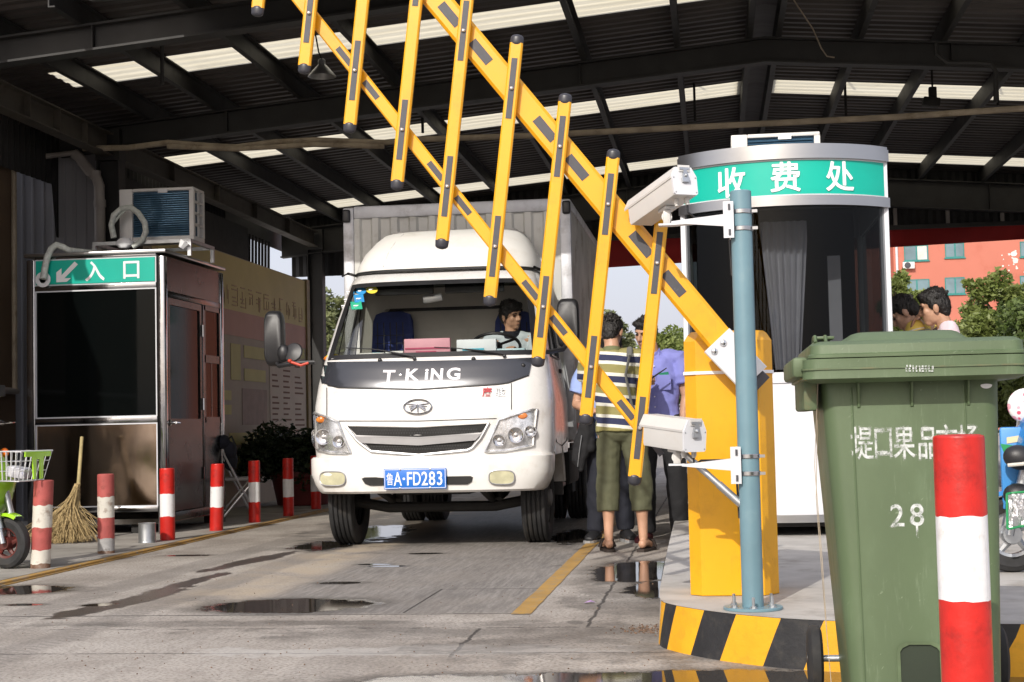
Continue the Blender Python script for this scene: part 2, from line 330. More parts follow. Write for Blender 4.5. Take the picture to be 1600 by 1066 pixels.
# ---------------------------------------------------------------- ground
def ground_mat():
    T = NT('concrete_ground'); P = T.pos(); X, Y, Z = T.xyz(P)
    warp = T.noise(P, 2.2, 5); warpf = T.noise(P, 9, 5); warpg = T.noise(P, 34, 4); fine = T.noise(P, 60, 5); mid = T.noise(P, 1.1, 7, .62)
    stk = T.noise(T.scale(P, (3.2, .8, 1)), 1.5, 7, .7)         # streaks along the lane
    c = T.mix(T.ss(mid, .3, .7), (.30, .265, .23), (.47, .43, .385))
    c = T.mix(T.m('MULTIPLY', T.ss(stk, .48, .66), .45), c, (.20, .175, .15))
    c = T.mix(T.m('MULTIPLY', T.ss(fine, .44, .66), .6), c, (.12, .105, .09)); c = T.mix(T.m('MULTIPLY', T.ss(T.noise(P, 33, 3, .6), .60, .70), .5), c, (.50, .47, .43))
    # apron in front: greyer, smoother slab
    xw = T.m('ADD', X, T.m('MULTIPLY', T.m('SUBTRACT', warp, .5), .12)); yw = T.m('ADD', Y, T.m('MULTIPLY', T.m('SUBTRACT', warp, .5), .10))
    # worn steel-grey wheel lane
    gl = T.m('MULTIPLY', T.ss(X, -2.72, -2.5), T.m('MULTIPLY', T.ss(X, -1.02, -1.06), T.ss(Y, 7.80, 7.83)))
    scr = T.noise(T.scale(P, (22, 1.6, 1)), 1.5, 8, .8)
    gc = T.mix(T.ss(scr, .38, .68), (.135, .124, .115), (.30, .278, .258))
    c = T.mix(T.m('MULTIPLY', gl, T.m('ADD', .5, T.m('MULTIPLY', T.ss(mid, .35, .6), .4))), c, gc)
    # tan strip on the left of the lane
    tn = T.m('MULTIPLY', T.ss(X, -3.4, -3.0), T.m('MULTIPLY', T.ss(X, -2.45, -2.75), T.ss(Y, 7.9, 9.0)))
    c = T.mix(T.m('MULTIPLY', tn, T.m('MULTIPLY', T.ss(warp, .35, .6), .75)), c, (.42, .34, .245))
    # tyre tracks with tread marks
    for x0, wd, k in ((-3.72, .16, .5), (-3.1, .15, .45), (-1.55, .18, .25)):
        xx = T.m('ABSOLUTE', T.m('SUBTRACT', T.m('ADD', xw, T.m('MULTIPLY', Y, .0)), x0))
        tm = T.ss(xx, wd, wd*.6)
        tread = T.m('SINE', T.m('ADD', T.m('MULTIPLY', Y, 95.0), T.m('MULTIPLY', xx, 60.0)))
        c = T.mix(T.m('MULTIPLY', tm, T.m('ADD', k*.55, T.m('MULTIPLY', T.ss(tread, -.2, .5), k*.5))), c, (.135, .12, .108))
    # joints, cracks
    def line(v, at, wd): return T.ss(T.m('ABSOLUTE', T.m('SUBTRACT', v, at)), wd, wd*.35)
    wig = T.m('MULTIPLY', T.m('SUBTRACT', T.noise(P, 5, 6, .7), .5), .07)
    ywig = T.m('ADD', Y, wig); xwig = T.m('ADD', X, wig)
    dark = T.m('MULTIPLY', line(ywig, 7.79, .018), T.ss(X, -.95, -1.05))
    dark = T.m('MAXIMUM', dark, T.m('MULTIPLY', line(ywig, 6.45, .012), T.ss(warpf, .3, .5)))
    dark = T.m('MAXIMUM', dark, T.m('MULTIPLY', line(ywig, 7.25, .016), T.ss(warpf, .45, .62)))
    seg = T.m('MULTIPLY', T.ss(Y, 7.84, 7.85), T.ss(Y, 9.0, 8.99))
    dark = T.m('MAXIMUM', dark, T.m('MULTIPLY', line(X, -1.62, .010), seg))
    dark = T.m('MAXIMUM', dark, T.m('MULTIPLY', line(Y, 8.98, .012), T.m('MULTIPLY', T.ss(X, -1.64, -1.62), T.ss(X, -1.03, -1.05))))
    dark = T.m('MAXIMUM', dark, T.m('MULTIPLY', line(xwig, -.62, .012), T.ss(Y, 7.2, 7.3)))
    dark = T.m('MAXIMUM', dark, T.m('MULTIPLY', line(xwig, -1.12, .012), T.m('MULTIPLY', T.ss(Y, 7.25, 7.2), T.ss(Y, 6.3, 6.4))))
    c = T.mix(T.m('MULTIPLY', dark, .85), c, (.035, .03, .027))
    # damp and wet patches with shapes of their own
    def ell(px, py, hx, hy, rot=0.0, k=.5):
        p = G(px, py); a = T.m('SUBTRACT', X, p.x); b = T.m('SUBTRACT', Y, p.y)
        if rot:
            ca, sa = math.cos(rot), math.sin(rot)
            a, b = T.m('ADD', T.m('MULTIPLY', a, ca), T.m('MULTIPLY', b, sa)), T.m('SUBTRACT', T.m('MULTIPLY', b, ca), T.m('MULTIPLY', a, sa))
        q = T.m('SQRT', T.m('ADD', T.m('POWER', T.m('ABSOLUTE', T.m('DIVIDE', a, hx)), 2.0), T.m('POWER', T.m('ABSOLUTE', T.m('DIVIDE', b, hy)), 2.0)))
        q = T.m('ADD', q, T.m('MULTIPLY', T.m('SUBTRACT', warp, .5), k*2.2)); q = T.m('ADD', q, T.m('MULTIPLY', T.m('SUBTRACT', warpf, .5), k*1.5)); return T.m('ADD', q, T.m('MULTIPLY', T.m('SUBTRACT', warpg, .5), k*.8))
    wet = None; damp = None; stre = None
    def put(q, ds=1.35):
        nonlocal wet, damp
        a = T.ss(q, 1.04, .86); b = T.ss(q, ds+.15, .9)
        wet = a if wet is None else T.m('MAXIMUM', wet, a); damp = b if damp is None else T.m('MAXIMUM', damp, b)
    put(ell(20, 922, .42, .28, 0, .35)); put(ell(452, 947, .50, .36, 0, .3))
    for a_ in (ell(200, 940, .12, .75, -.12, .65), ell(290, 912, .08, .8, -.05, .65), ell(400, 875, .10, 1.0, -.12, .7)): q_ = T.ss(a_, 1.08, .85); stre = q_ if stre is None else T.m('MAXIMUM', stre, q_)
    put(ell(500, 853, .28, .55, 0, .6))
    put(ell(590, 832, .30, 1.1, .1, .7)); put(ell(900, 838, .22, .9, 0, .6))
    put(ell(1000, 893, .33, .75, -.05, .30)); put(ell(1035, 920, .22, .6, 0, .5))
    put(ell(1000, 1062, 1.0, .20, .05, .5)); put(ell(1150, 1066, .8, .30, .0, .4))
    for px, py, hx, hy in ((295, 868, .2, .07), (530, 911, .15, .08), (585, 882, .12, .06), (665, 865, .13, .07), (605, 885, .14, .06), (155, 945, .1, .08), (40, 945, .12, .06), (1540, 1060, .3, .2)):
        put(ell(px, py, hx, hy, 0, .4), 1.6)
    d2 = T.m('MAXIMUM', T.ss(ell(760, 985, 1.25, .30, .06, .9), 1.15, .7), T.ss(ell(990, 930, .38, 1.0, 0, .7), 1.15, .7))
    d2 = T.m('MAXIMUM', d2, T.ss(ell(1000, 1010, .95, .55, 0, .8), 1.2, .6))
    d2 = T.m('MAXIMUM', d2, T.ss(ell(300, 975, 1.7, .10, 0, .9), 1.15, .7))
    d2 = T.m('MULTIPLY', d2, T.m('ADD', .5, T.m('MULTIPLY', T.ss(T.noise(T.scale(P, (1, 2.2, 1)), 2.4, 6, .65), .42, .6), .7)), clamp=True); damp = T.m('MAXIMUM', damp, T.m('MULTIPLY', d2, .85)); damp = T.m('MAXIMUM', damp, T.m('MULTIPLY', T.ss(ell(715, 815, 1.25, 3.2, 0, .6), 1.1, .8), .95)); damp = T.m('MAXIMUM', damp, stre)
    pale = T.m('MULTIPLY', T.ss(ell(650, 1018, 1.0, .16, .05, 1.2), 1.1, .5), .45)
    c = T.mix(pale, c, (.55, .53, .50))
    spots = T.ss(T.noise(P, 3.3, 2, .4), .70, .74); c = T.mix(T.m('MULTIPLY', spots, .6), c, (.11, .10, .09))
    dk = T.mix(.62, c, (.028, .024, .02)); cd = T.mix(T.m('MULTIPLY', damp, .85), c, dk)
    cd = T.mix(T.m('MULTIPLY', stre, .75), cd, (.045, .033, .03)); cw = T.mix(T.m('MULTIPLY', wet, .88), cd, (.028, .023, .019))
    ro = T.m('SUBTRACT', T.m('ADD', .78, T.m('MULTIPLY', fine, .12)), T.m('ADD', T.m('MULTIPLY', damp, .26), T.m('MULTIPLY', stre, .28)))
    ro = T.m('MULTIPLY', ro, T.m('SUBTRACT', 1.0, T.m('MULTIPLY', wet, .955)), clamp=True)
    h = T.m('ADD', T.m('MULTIPLY', fine, .35), T.m('MULTIPLY', T.noise(P, 190, 3), .3))
    h = T.m('SUBTRACT', h, T.m('MULTIPLY', dark, 1.2))
    h = T.m('MULTIPLY', h, T.m('SUBTRACT', 1.0, T.m('MULTIPLY', wet, .985)))
    T.bsdf(cw, ro, 0, T.bump(h, .6, .007), spec=.5); return T.mat
m_ground = ground_mat()
mb = MB(); mb.add([(-400, -60, 0), (400, -60, 0), (400, 900, 0), (-400, 900, 0)], [(0, 1, 2, 3)])
struct(mb.build('ground', m_ground, None, 0))
# painted lane lines and the steel kerb rail on the left
def paint_mat(name, c, wear):
    T = NT(name); P = T.pos(); a = T.noise(P, 14, 7, .7); b = T.noise(P, 3.2, 5)
    cc = T.mix(T.ss(b, .3, .7), c, tuple(x*.78 for x in c)); cc = T.mix(T.m('MULTIPLY', T.ss(a, .5, .62), wear), cc, (.26, .23, .19))
    T.bsdf(cc, .7, 0, T.bump(a, .3, .004)); return T.mat
m_line = paint_mat('yellow_line_paint', (.47, .275, .07), .6)
m_rail = paint_mat('worn_yellow_rail', (.38, .22, .055), .7)
mb = MB(); v = []; f = []
random.seed(3)
N = 60
for i in range(N+1):
    y = 7.74+i*(19-7.74)/N; v += [(-1.045+random.uniform(-.003, .003), y, .004), (-.945+random.uniform(-.003, .003), y, .004)]
for i in range(N): f.append((2*i, 2*i+1, 2*i+3, 2*i+2))
mb.add(v, f); struct(mb.build('lane_line', m_line, None, 0))
mb = MB(); mb.bb(-4.64, -4.575, 6.2, 24, 0, .022, bev=.006); mb.bb(-4.575, -4.55, 6.2, 24, 0, .007); struct(mb.build('lane_edge_rail', m_rail))
mb = MB(); mb.bb(-4.69, -4.655, 6.2, 24, 0, .005); struct(mb.build('lane_edge_groove', m_dark))
m_pave = mat('side_paving', (.33, .31, .28), .85, 0, .2, 2, bump=.3, bs=60, dirt=('#5f564b', .5, 1.5))
mb = MB(); mb.bb(-40, -4.70, 9.0, 40, -.2, .012); struct(mb.build('side_pavement', m_pave))

# ---------------------------------------------------------------- market canopy (steel roof over the lanes)
RX, RZ, SL = .65, 5.02, .083            # ridge position, rafter top height at the ridge, slope
def rtop(x): return RZ-SL*abs(x-RX)
XL, XR, YF, YB = -7.32, 8.45, 11.0, 25.9
canopy = thing('market_canopy', (RX, 18, 0), 0, 'dark steel canopy roof with pale skylight strips spanning over the truck and booths', 'canopy')
def corr(x0, x1, y0, y1, off, rb_=.028):
    """corrugated sheet: ribs run across the lane"""
    m = MB(); pr = []
    y = y0; pit = .19
    while y < y1-1e-6:
        for a, z in ((0, 0), (.07, 0), (.095, rb_), (.165, rb_)):
            if y+a < y1: pr.append((y+a, z))
        y += pit
    pr.append((y1, 0))
    n = 4
    v = []; f = []
    for k in range(n+1):
        x = x0+(x1-x0)*k/n
        for yy, z in pr: v.append((x, yy, rtop(x)+off+z))
    q = len(pr)
    for k in range(n):
        for j in range(q-1): f.append((k*q+j, k*q+j+1, (k+1)*q+j+1, (k+1)*q+j))
    m.add(v, f); return m
bands = [(YF, 14.62, 0), (14.62, 15.30, 1), (15.30, 19.25, 0), (19.25, 20.02, 1), (20.02, 24.12, 0), (24.12, 24.88, 1), (24.88, YB, 0)]
for side in (0, 1):
    xa, xb = (XL, RX-.17) if side == 0 else (RX+.17, XR)
    for y0, y1, s in bands:
        if side == 0 and y0 == YF:
            corr(XL, -4.6, 11.95, y1, .22).build('roof_sheet', m_sheet, canopy, 25, recalc=False); corr(-4.6, xb, y0, y1, .22).build('roof_sheet', m_sheet, canopy, 25, recalc=False); continue
        if s:
            x0 = (-6.6 if y0 < 16 else -7.13) if side == 0 else xa; x1 = xb if side == 0 else XR-.9
            corr(x0, x1, y0, y1, .22, .010).build('skylight', m_sky, canopy, 25, recalc=False)
            if side == 0: corr(XL, x0, y0, y1, .22).build('roof_sheet', m_sheet, canopy, 25, recalc=False)
            else: corr(XR-.9, XR, y0, y1, .22).build('roof_sheet', m_sheet, canopy, 25, recalc=False)
        else: corr(xa, xb, y0, y1, .22).build('roof_sheet', m_sheet, canopy, 25, recalc=False)
mb = MB()
for x in (RX-.2, RX+.2): pass
mb.prism([(RX-.24, YF, rtop(RX-.24)+.262), (RX, YF, rtop(RX)+.285), (RX+.24, YF, rtop(RX+.24)+.262), (RX, YF, rtop(RX)+.300)], (0, YB-YF, 0)); mb.build('ridge_cap', m_sheet, canopy)
def rafter(y, dep=.27, wid=.16, hz=0.0):
    for x0, x1 in ((XL+.1, RX), (RX, XR-.1)):
        m = MB()
        t = .018
        for za, zb, wd in ((0, -.02, wid), (-.02, -dep+.02, .014), (-dep+.02, -dep, wid)):
            v = [(x, y+s*wd/2, rtop(x)+z-hz) for x in (x0, x1) for z in (za, zb) for s in (-1, 1)]
            m.add(v, [(0, 1, 3, 2), (4, 6, 7, 5), (0, 2, 6, 4), (1, 5, 7, 3), (0, 4, 5, 1), (2, 3, 7, 6)])
        for k in range(1, 4):
            x = x0+(x1-x0)*k/4; m.bb(x-.005, x+.005, y-wid/2+.01, y+wid/2-.01, rtop(x)-dep+.02-hz, rtop(x)-.02-hz)
        m.build('rafter', m_beam, canopy, 0)
rafter(12.6, .24); rafter(16.3, .27); rafter(25.25, .46, .2)
for x in (-6.15, -5.37, -4.40, -3.35, -2.3, -1.27, -.27, .5, .8, 1.65, 2.5, 3.42, 4.4, 5.4, 6.4, 7.4, 8.2):
    m = MB(); z = rtop(x)
    ys = 11.97 if x < -4.6 else YF+.02; m.bb(x-.03, x+.03, ys, YB-.02, z+.003, z+.016); m.bb(x-.03, x-.018, ys, YB-.02, z+.016, z+.20); m.bb(x-.03, x+.03, ys, YB-.02, z+.20, z+.213)
    m.build('purlin', m_beam, canopy, 0)
for xe, sg in ((-6.62, 1), (8.02, -1)):
    for y in (12.6, 16.3, 25.25):
        m = MB(); d = .26
        m.bb(xe-d/2, xe-d/2+.014, y-.1, y+.1, 0, 4.02); m.bb(xe+d/2-.014, xe+d/2, y-.1, y+.1, 0, 4.02); m.bb(xe-d/2+.014, xe+d/2-.014, y-.006, y+.006, 0, 4.02); m.bb(xe-.19, xe+.19, y-.14, y+.14, 0, .025)
        m.bb(xe-.14, xe+.14, y-.1, y+.1, 4.02, rtop(xe)-.05)
        m.build('column', m_beam, canopy, 0)
    for y0, y1 in ((11.6, 12.5), (12.72, 16.18), (16.42, 25.1)):
        m = MB(); m.bb(xe-.08, xe+.08, y0, y1, 4.06, 4.075); m.bb(xe-.006, xe+.006, y0, y1, 4.075, 4.30); m.bb(xe-.08, xe+.08, y0, y1, 4.30, 4.315)
        for k in range(1, 5): yy = y0+(y1-y0)*k/5; m.bb(xe-.075, xe+.075, yy-.005, yy+.005, 4.075, 4.30)
        m.build('eave_beam', mat('eave_beam_brown', (.075, .066, .052), .6, 0, .3, 2, dirt=('#2c2620', .5, 2)) if xe < 0 and y0 == 11.6 else bpy.data.materials['eave_beam_brown'], canopy, 0)
# left cladding, unseen right wall added to dim the inside, unseen front shade board
for xe, sg in ((XL+.02, 1), (XR-.02, -1)):
    z0 = 3.2 if xe < 0 else 0.0
    m = MB(); v = []; f = []; n = 150; ya = 12.6 if xe < 0 else 12.6
    for i in range(n+1):
        y = ya+(22.4-ya)*i/n if xe < 0 else ya+(25.2-ya)*i/n; x = xe+(.02 if i % 2 else 0); v += [(x, y, 3.78 if xe < 0 and y < 16.3 else z0), (x, y, rtop(xe)+.24)]
    for i in range(n): f.append((2*i, 2*i+1, 2*i+3, 2*i+2))
    m.add(v, f); m.build('side_cladding_and_blocker', m_beam, canopy, 0, recalc=False)  # right-hand wall is out of view, added to darken the roof space
    m = MB(); m.bb(xe-.015, xe+.015, 22.4, YB, 4.06, rtop(xe)+.24); m.build('side_cladding_and_blocker', m_beam, canopy, 0) if xe < 0 else None
m = MB(); m.add([(-4.6, 10.93, 4.25), (3.6, 10.93, 4.25), (3.6, 10.93, rtop(3.6)+.25), (RX, 10.93, RZ+.3), (-4.6, 10.93, rtop(-4.6)+.25)], [(0, 1, 2, 3, 4)]); m.add([(-4.6, 10.99, 4.25), (3.6, 10.99, 4.25), (3.6, 10.99, rtop(3.6)+.25), (RX, 10.99, RZ+.3), (-4.6, 10.99, rtop(-4.6)+.25)], [(4, 3, 2, 1, 0)]); m.add([(-4.6, 10.93, 4.25), (3.6, 10.93, 4.25), (3.6, 10.99, 4.25), (-4.6, 10.99, 4.25)], [(0, 1, 2, 3)]); m.build('shade_board', m_beam, canopy, 0, recalc=False)  # unseen board, added to throw shade on the top of the cargo box
# thin hangers and the rear header with its dark cladding
def hang(px, py0, py1, Y):
    a, b = PY(px, py0, Y), PY(px, py1, Y); MB().cyl((a.x, Y, max(a.z, b.z)+.3), (a.x, Y, b.z), .018, n=6).build('hanger_rod', m_beam, canopy)
for a in ((253, 60, 133, 13.6), (1084, 118, 190, 19.0), (1319, 98, 182, 19.0), (1557, 105, 165, 19.0), (660, 178, 208, 18.0)): hang(*a)
y0 = 25.42
m = MB(); m.bb(XL+.3, XR-.3, y0-.03, y0+.03, 4.02, 4.09); m.build('rear_rail', m_steel if False else m_beam, canopy, 0)
for px in (1398, 1565, 1080, 1480): p = PY(px, 320, y0); MB().bb(p.x-.03, p.x+.03, y0-.02, y0+.02, 4.09, rtop(p.x)-.40).build('rear_strut', m_dpipe, canopy, 0)
m = MB(); v = []; f = []; n = 240
for i in range(n+1):
    x = XL+.2+(XR-XL-.4)*i/n; yy = y0+.09+(.02 if i % 2 else 0); v += [(x, yy, 4.10 if x > -5.6 else 3.60), (x, yy, rtop(x)+.225)]
for i in range(n): f.append((2*i, 2*i+1, 2*i+3, 2*i+2))
m.add(v, f); m.build('rear_cladding', m_beam, canopy, 0, recalc=False)

# red cloth banner slung under the rear edge
mban = mat('red_banner_cloth', (.50, .026, .026), .7, 0, .12, 1.5, bump=.3, bs=4, stretch=(1, 1, .4), bd=.03)
mb = MB(); v = []; f = []; n = 60
ptsT = [(900, 368), (955, 366), (1065, 356), (1387, 342), (1600, 334), (1800, 326)]; ptsB = [(900, 421), (955, 418), (1065, 411), (1387, 387), (1600, 374), (1800, 366)]
def itp(P, x):
    for (a, b), (c, d) in zip(P, P[1:]):
        if a <= x <= c: return b+(d-b)*(x-a)/(c-a)
for i in range(n+1):
    x = 900+900*i/n; yy = 25.75+.03*math.sin(i*.9)+.02*math.sin(i*.37)
    for k in range(5):
        y = itp(ptsT, x)+(itp(ptsB, x)-itp(ptsT, x))*k/4; p = PY(x, y, yy+.02*math.sin(k*1.3+i*.5)); v.append(p)
for i in range(n):
    for k in range(4): f.append((i*5+k, i*5+k+1, i*5+k+6, i*5+k+5))
mb.add(v, f); tag(mb.build('banner', mban, None, 60, recalc=False), 'long dark red cloth banner hanging below the rear edge of the canopy', 'banner')

# pipe slung across the lane under the roof
def pipe_pts(L, Y): return [PY(x, y, Y) for x, y in L]
mb = MB(); mb.tube(pipe_pts([(130, 232), (200, 231), (262, 223), (330, 228), (368, 230), (430, 222), (490, 219), (600, 223), (650, 218), (830, 212), (1000, 203), (1200, 193), (1400, 183), (1620, 168), (1800, 155)], 15.9), .032, 8)
mb.tube(pipe_pts([(262, 229), (368, 233), (490, 226), (600, 229)], 15.86), .028, 8, 0)
tag(mb.build('conduit_pipe', m_pipe), 'long stained sagging pipe slung across the lane under the roof', 'pipe')
mb = MB(); mb.tube(pipe_pts([(48, 247), (116, 239)], 16.1), .03, 8); mb.tube(pipe_pts([(116, 240), (124, 246), (140, 268), (150, 276), (155, 290), (156, 330), (157, 420)], 16.1), [.06]*7, 12)
for x, y in ((148, 273), (156, 318)): p = PY(x, y, 16.1); mb.tube([p+Vector((0, 0, .04)), p-Vector((0, 0, .04))], .068, 12)
tag(mb.build('drain_pipe', m_dpipe), 'bent pinkish grey downpipe dropping behind the left booth', 'pipe')

# hanging lamps under the roof
def lamp(name, px, py, Y, label, top):
    p = PY(px, py, Y); t = thing(name, (p.x, p.y, p.z), 0, label, 'lamp')
    return t, p
t, p = lamp('hanging_lamp', 503, 108, 14.4, 'small bell shaped metal lamp hanging near the yellow slat', 0)
mb = MB(); mb.lathe([(.02, .10), (.035, .09), (.04, .04), (.06, .02), (.13, -.06), (.14, -.075), (.125, -.07), (.05, .01)], p, n=20); mb.build('lamp_shade', m_steel, t)
MB().tube([p+Vector((0, 0, .1)), p+Vector((-.03, 0, .17)), p+Vector((-.06, 0, .35)), p+Vector((-.06, 0, .75))], .008, 6).build('lamp_cord', m_dark, t)
t, p = lamp('flood_lamp', 1455, 160, 18.5, 'black box lamp hanging on a rod above the right booth', 0)
mb = MB(); mb.box(p, (.20, .16, .10), (0, .15, 0), bev=.015); mb.box(p+Vector((.02, 0, .11)), (.09, .08, .14), bev=.01); mb.build('lamp_body', m_dark, t)
MB().cyl(p+Vector((.02, 0, .18)), p+Vector((.02, 0, .75)), .012, n=6).build('rod', m_dark, t)
MB().tube(pipe_pts([(1462, 68), (1463, 85), (1480, 98), (1520, 98), (1548, 100), (1556, 112), (1556, 160)], 16.0), .025, 8).build('x', m_beam)
tag(bpy.data.objects['x'], 'black bent cable pipe hanging under the rafter at right', 'pipe'); bpy.data.objects['x'].name = 'cable_conduit'
MB().tube(pipe_pts([(1240, 0), (1270, 45), (1283, 75), (1292, 88), (1304, 90)], 14.5), .007, 6).build('loose_cable', m_pipe)
tag(bpy.data.objects['loose_cable'], 'thin pale loose cable dangling from the roof near the ridge', 'cable')
# ---------------------------------------------------------------- left side walls and notice board
m_brown = mat('brown_wall_plaster', (.15, .10, .062), .8, 0, .1, 1.5, bump=.1, bs=30)
wl = thing('side_wall', (-7.45, 14, 0), 0, 'dark brown wall with a pale pipe, at the far left behind the scooter', 'wall')
mb = MB(); mb.bb(-7.6, -7.4, 9.0, 15.55, 0, 3.86); mb.build('wall_panel', m_brown, wl)
mb = MB(); mb.bb(-7.62, -7.42, 8.0, 15.55, 3.861, 5.6); mb.bb(-9.5, -7.62, 15.3, 15.5, 0, 5.6); mb.build('shade_panel', m_dark, wl)  # dark walls added to keep the sun off the grey cladding panel
p0 = PX(36, 612, -7.37)
MB().cyl((-7.36, 9.2, p0.z), (-7.36, 15.5, p0.z), .035, n=8).build('wall_pipe', m_dpipe, wl)
MB().cyl((-7.36, 15.45, p0.z), (-7.36, 15.45, 4.2), .03, n=8).build('wall_pipe', m_pipe, wl)
mb = MB(); mb.bb(-7.42, -7.37, 9.3, 14.9, .05, 1.0); mb.build('dark_opening', m_dark, wl)
m_clad = mat('grey_wall_cladding', (.34, .34, .36), .5, .2, .08, 1.0)
mb = MB(); v = []; f = []; x = -8.2; n = 0
while x < -6.9:
    for a, d in ((0, 0), (.085, 0), (.095, .012), (.115, .012), (.125, 0)): v += [(x+a, 16.42-d, 0), (x+a, 16.42-d, 4.14)]
    x += .125
for i in range(len(v)//2-1): f.append((2*i, 2*i+1, 2*i+3, 2*i+2))
mb.add(v, f); mb.bb(-8.2, -6.9, 16.43, 16.50, 0, 4.14)
tag(mb.build('cladding_panel', m_clad, None, 20, recalc=False), 'grey ribbed cladding panel behind the left booth roof', 'wall panel')
# upper dark infill under the eave, left
mb = MB(); mb.bb(-6.98, -6.93, 16.5, 21.0, 3.0, 4.05); mb.bb(-6.98, -6.93, 21.0, 22.4, 3.0, 4.05)
tag(mb.build('infill_panel', m_dark), 'dark panel between the eave beam and the notice board', 'wall panel')
mb = MB()
p = PX(385, 365, -6.9); q = PX(425, 420, -6.9)
for i in range(7):
    y = 22.45+i*.17; mb.tube([(-6.94, y, 2.95), (-6.93, y+.02, 3.97)], .022, 6)
for z in (3.05, 3.35, 3.95): mb.cyl((-6.94, 22.4, z), (-6.94, 23.6, z), .02, n=6)
for i in range(4): mb.cyl((-6.94, 22.4+i*.3, 3.05), (-6.94, 22.6+i*.3, 3.35), .015, n=6)
tag(mb.build('window_grille', m_dark), 'black barred grille above the notice board, sky showing through', 'grille')

bd = thing('notice_board', (-6.0, 19, 0), 0, 'tall yellow and rose printed notice board behind the hedge', 'notice board')
m_bd = mat('board_khaki', (.60, .49, .20), .6, 0, .06, 1.5); m_bdf = mat('board_frame', (.26, .20, .10), .6)
m_rose = mat('board_rose', (.50, .25, .20), .6, 0, .06, 1.5); m_bdg = mat('board_grey_print', (.36, .30, .23), .6, 0, .08, 1.5)
m_bdy = mat('board_yellow_print', (.50, .45, .15), .6, 0, .05, 3); m_bdw = mat('board_pale_table', (.52, .44, .37), .6, 0, .05, 3); m_bdt = mat('board_ink', (.16, .075, .045), .7)
Bx = -6.0
MB().bb(Bx-.1, Bx, 15.9, 22.34, 0, 3.2).build('board_panel', m_bdg, bd)
def brd(x0, y0, x1, y1, name, m, dx=.004):
    """panel given by its picture rows at both ends"""
    a = PX(x0, y0, Bx); b = PX(x1, y1, Bx); zt = max(a.z, b.z); zb = min(a.z, b.z)
    MB().bb(Bx+dx-.003, Bx+dx, a.y, b.y, zb, zt).build(name, m, bd, 0)
MB().bb(Bx+.001, Bx+.004, 15.9, 22.2, 2.93, 3.19).build('top_band', m_bd, bd)
MB().bb(Bx+.001, Bx+.004, 15.9, 22.2, 2.48, 2.93).build('title_band', m_bd, bd)
MB().bb(Bx+.001, Bx+.005, 15.9, 22.2, 2.18, 2.50).build('rose_band', m_rose, bd)
MB().bb(Bx-.11, Bx+.03, 22.2, 22.36, 0, 3.22).build('edge_trim', m_bdf, bd)
random.seed(8)
mb = MB()
for i in range(13):                                   # the title reads only as dark strokes
    y = 17.6+i*.35
    for k in range(6):
        if random.random() < .5: mb.bb(Bx+.006, Bx+.009, y+random.uniform(0, .06), y+random.uniform(.16, .25), 2.56+k*.05, 2.575+k*.05)
        else:
            yy = y+random.uniform(0, .24); mb.bb(Bx+.006, Bx+.009, yy, yy+.022, 2.55+random.uniform(0, .08), 2.70+random.uniform(0, .13))
mb.build('title_strokes', mat('board_title_ink', (.46, .30, .16), .6), bd, 0)
for y0, y1, z0, z1 in ((17.4, 18.35, 1.92, 2.08), (17.4, 18.35, 1.60, 1.76), (18.6, 19.0, 1.62, 2.08), (19.15, 20.1, 1.92, 2.08), (19.15, 20.1, 1.62, 1.78), (17.6, 18.6, 1.36, 1.48), (17.6, 18.6, 1.18, 1.30), (17.2, 18.3, .78, .93), (17.2, 18.3, .52, .67), (18.5, 20.1, .80, .95), (18.5, 20.1, .52, .67), (20.2, 22.1, 2.02, 2.16)):
    MB().bb(Bx+.002, Bx+.006, y0, y1, z0, z1).build('print_box', m_bdy, bd, 0)
MB().bb(Bx+.002, Bx+.005, 20.3, 22.15, .2, 2.0).build('print_table', m_bdw, bd, 0)
MB().bb(Bx+.002, Bx+.005, 19.05, 20.15, 1.05, 1.52).build('print_table', mat('board_rose_table', (.25, .17, .14), .6), bd, 0)
mb = MB()
for r in range(22):
    for y0, y1 in ((20.4, 20.75), (20.95, 21.35), (21.55, 22.05)):
        if random.random() < .75: mb.bb(Bx+.006, Bx+.008, y0, y0+(y1-y0)*random.uniform(.5, 1), .26+r*.077, .285+r*.077)
mb.build('print_lines', m_bdt, bd, 0)

# ---------------------------------------------------------------- plants
def leaf_mat(name, c, c2, tr=.3):
    T = NT(name); P = T.obj(); n1 = T.noise(P, 1.6, 4); n2 = T.noise(P, 12, 3)
    cc = T.mix(T.ss(n1, .35, .65), c, c2); cc = T.mix(T.m('MULTIPLY', n2, .35), cc, tuple(x*.45 for x in c))
    b = T.n('ShaderNodeBsdfPrincipled'); T.L(cc, b.inputs['Base Color']); b.inputs['Roughness'].default_value = .5
    t = T.n('ShaderNodeBsdfTranslucent'); T.L(cc, t.inputs[0]); mx = T.n('ShaderNodeMixShader'); mx.inputs[0].default_value = tr
    T.L(b.outputs[0], mx.inputs[1]); T.L(t.outputs[0], mx.inputs[2]); T.L(mx.outputs[0], T.out.inputs[0]); return T.mat
m_leaf = leaf_mat('leaf_green', (.085, .135, .03), (.15, .205, .055)); m_leafy = leaf_mat('leaf_yellow_green', (.17, .225, .05), (.27, .32, .095))
m_leafp = leaf_mat('leaf_hazy_green', (.17, .20, .085), (.25, .275, .12)); m_leafd = leaf_mat('leaf_dark_green', (.018, .035, .011), (.035, .058, .018), .15); m_bark = mat('bark', (.10, .075, .055), .9, 0, .3, 8, bump=.5, bs=30)
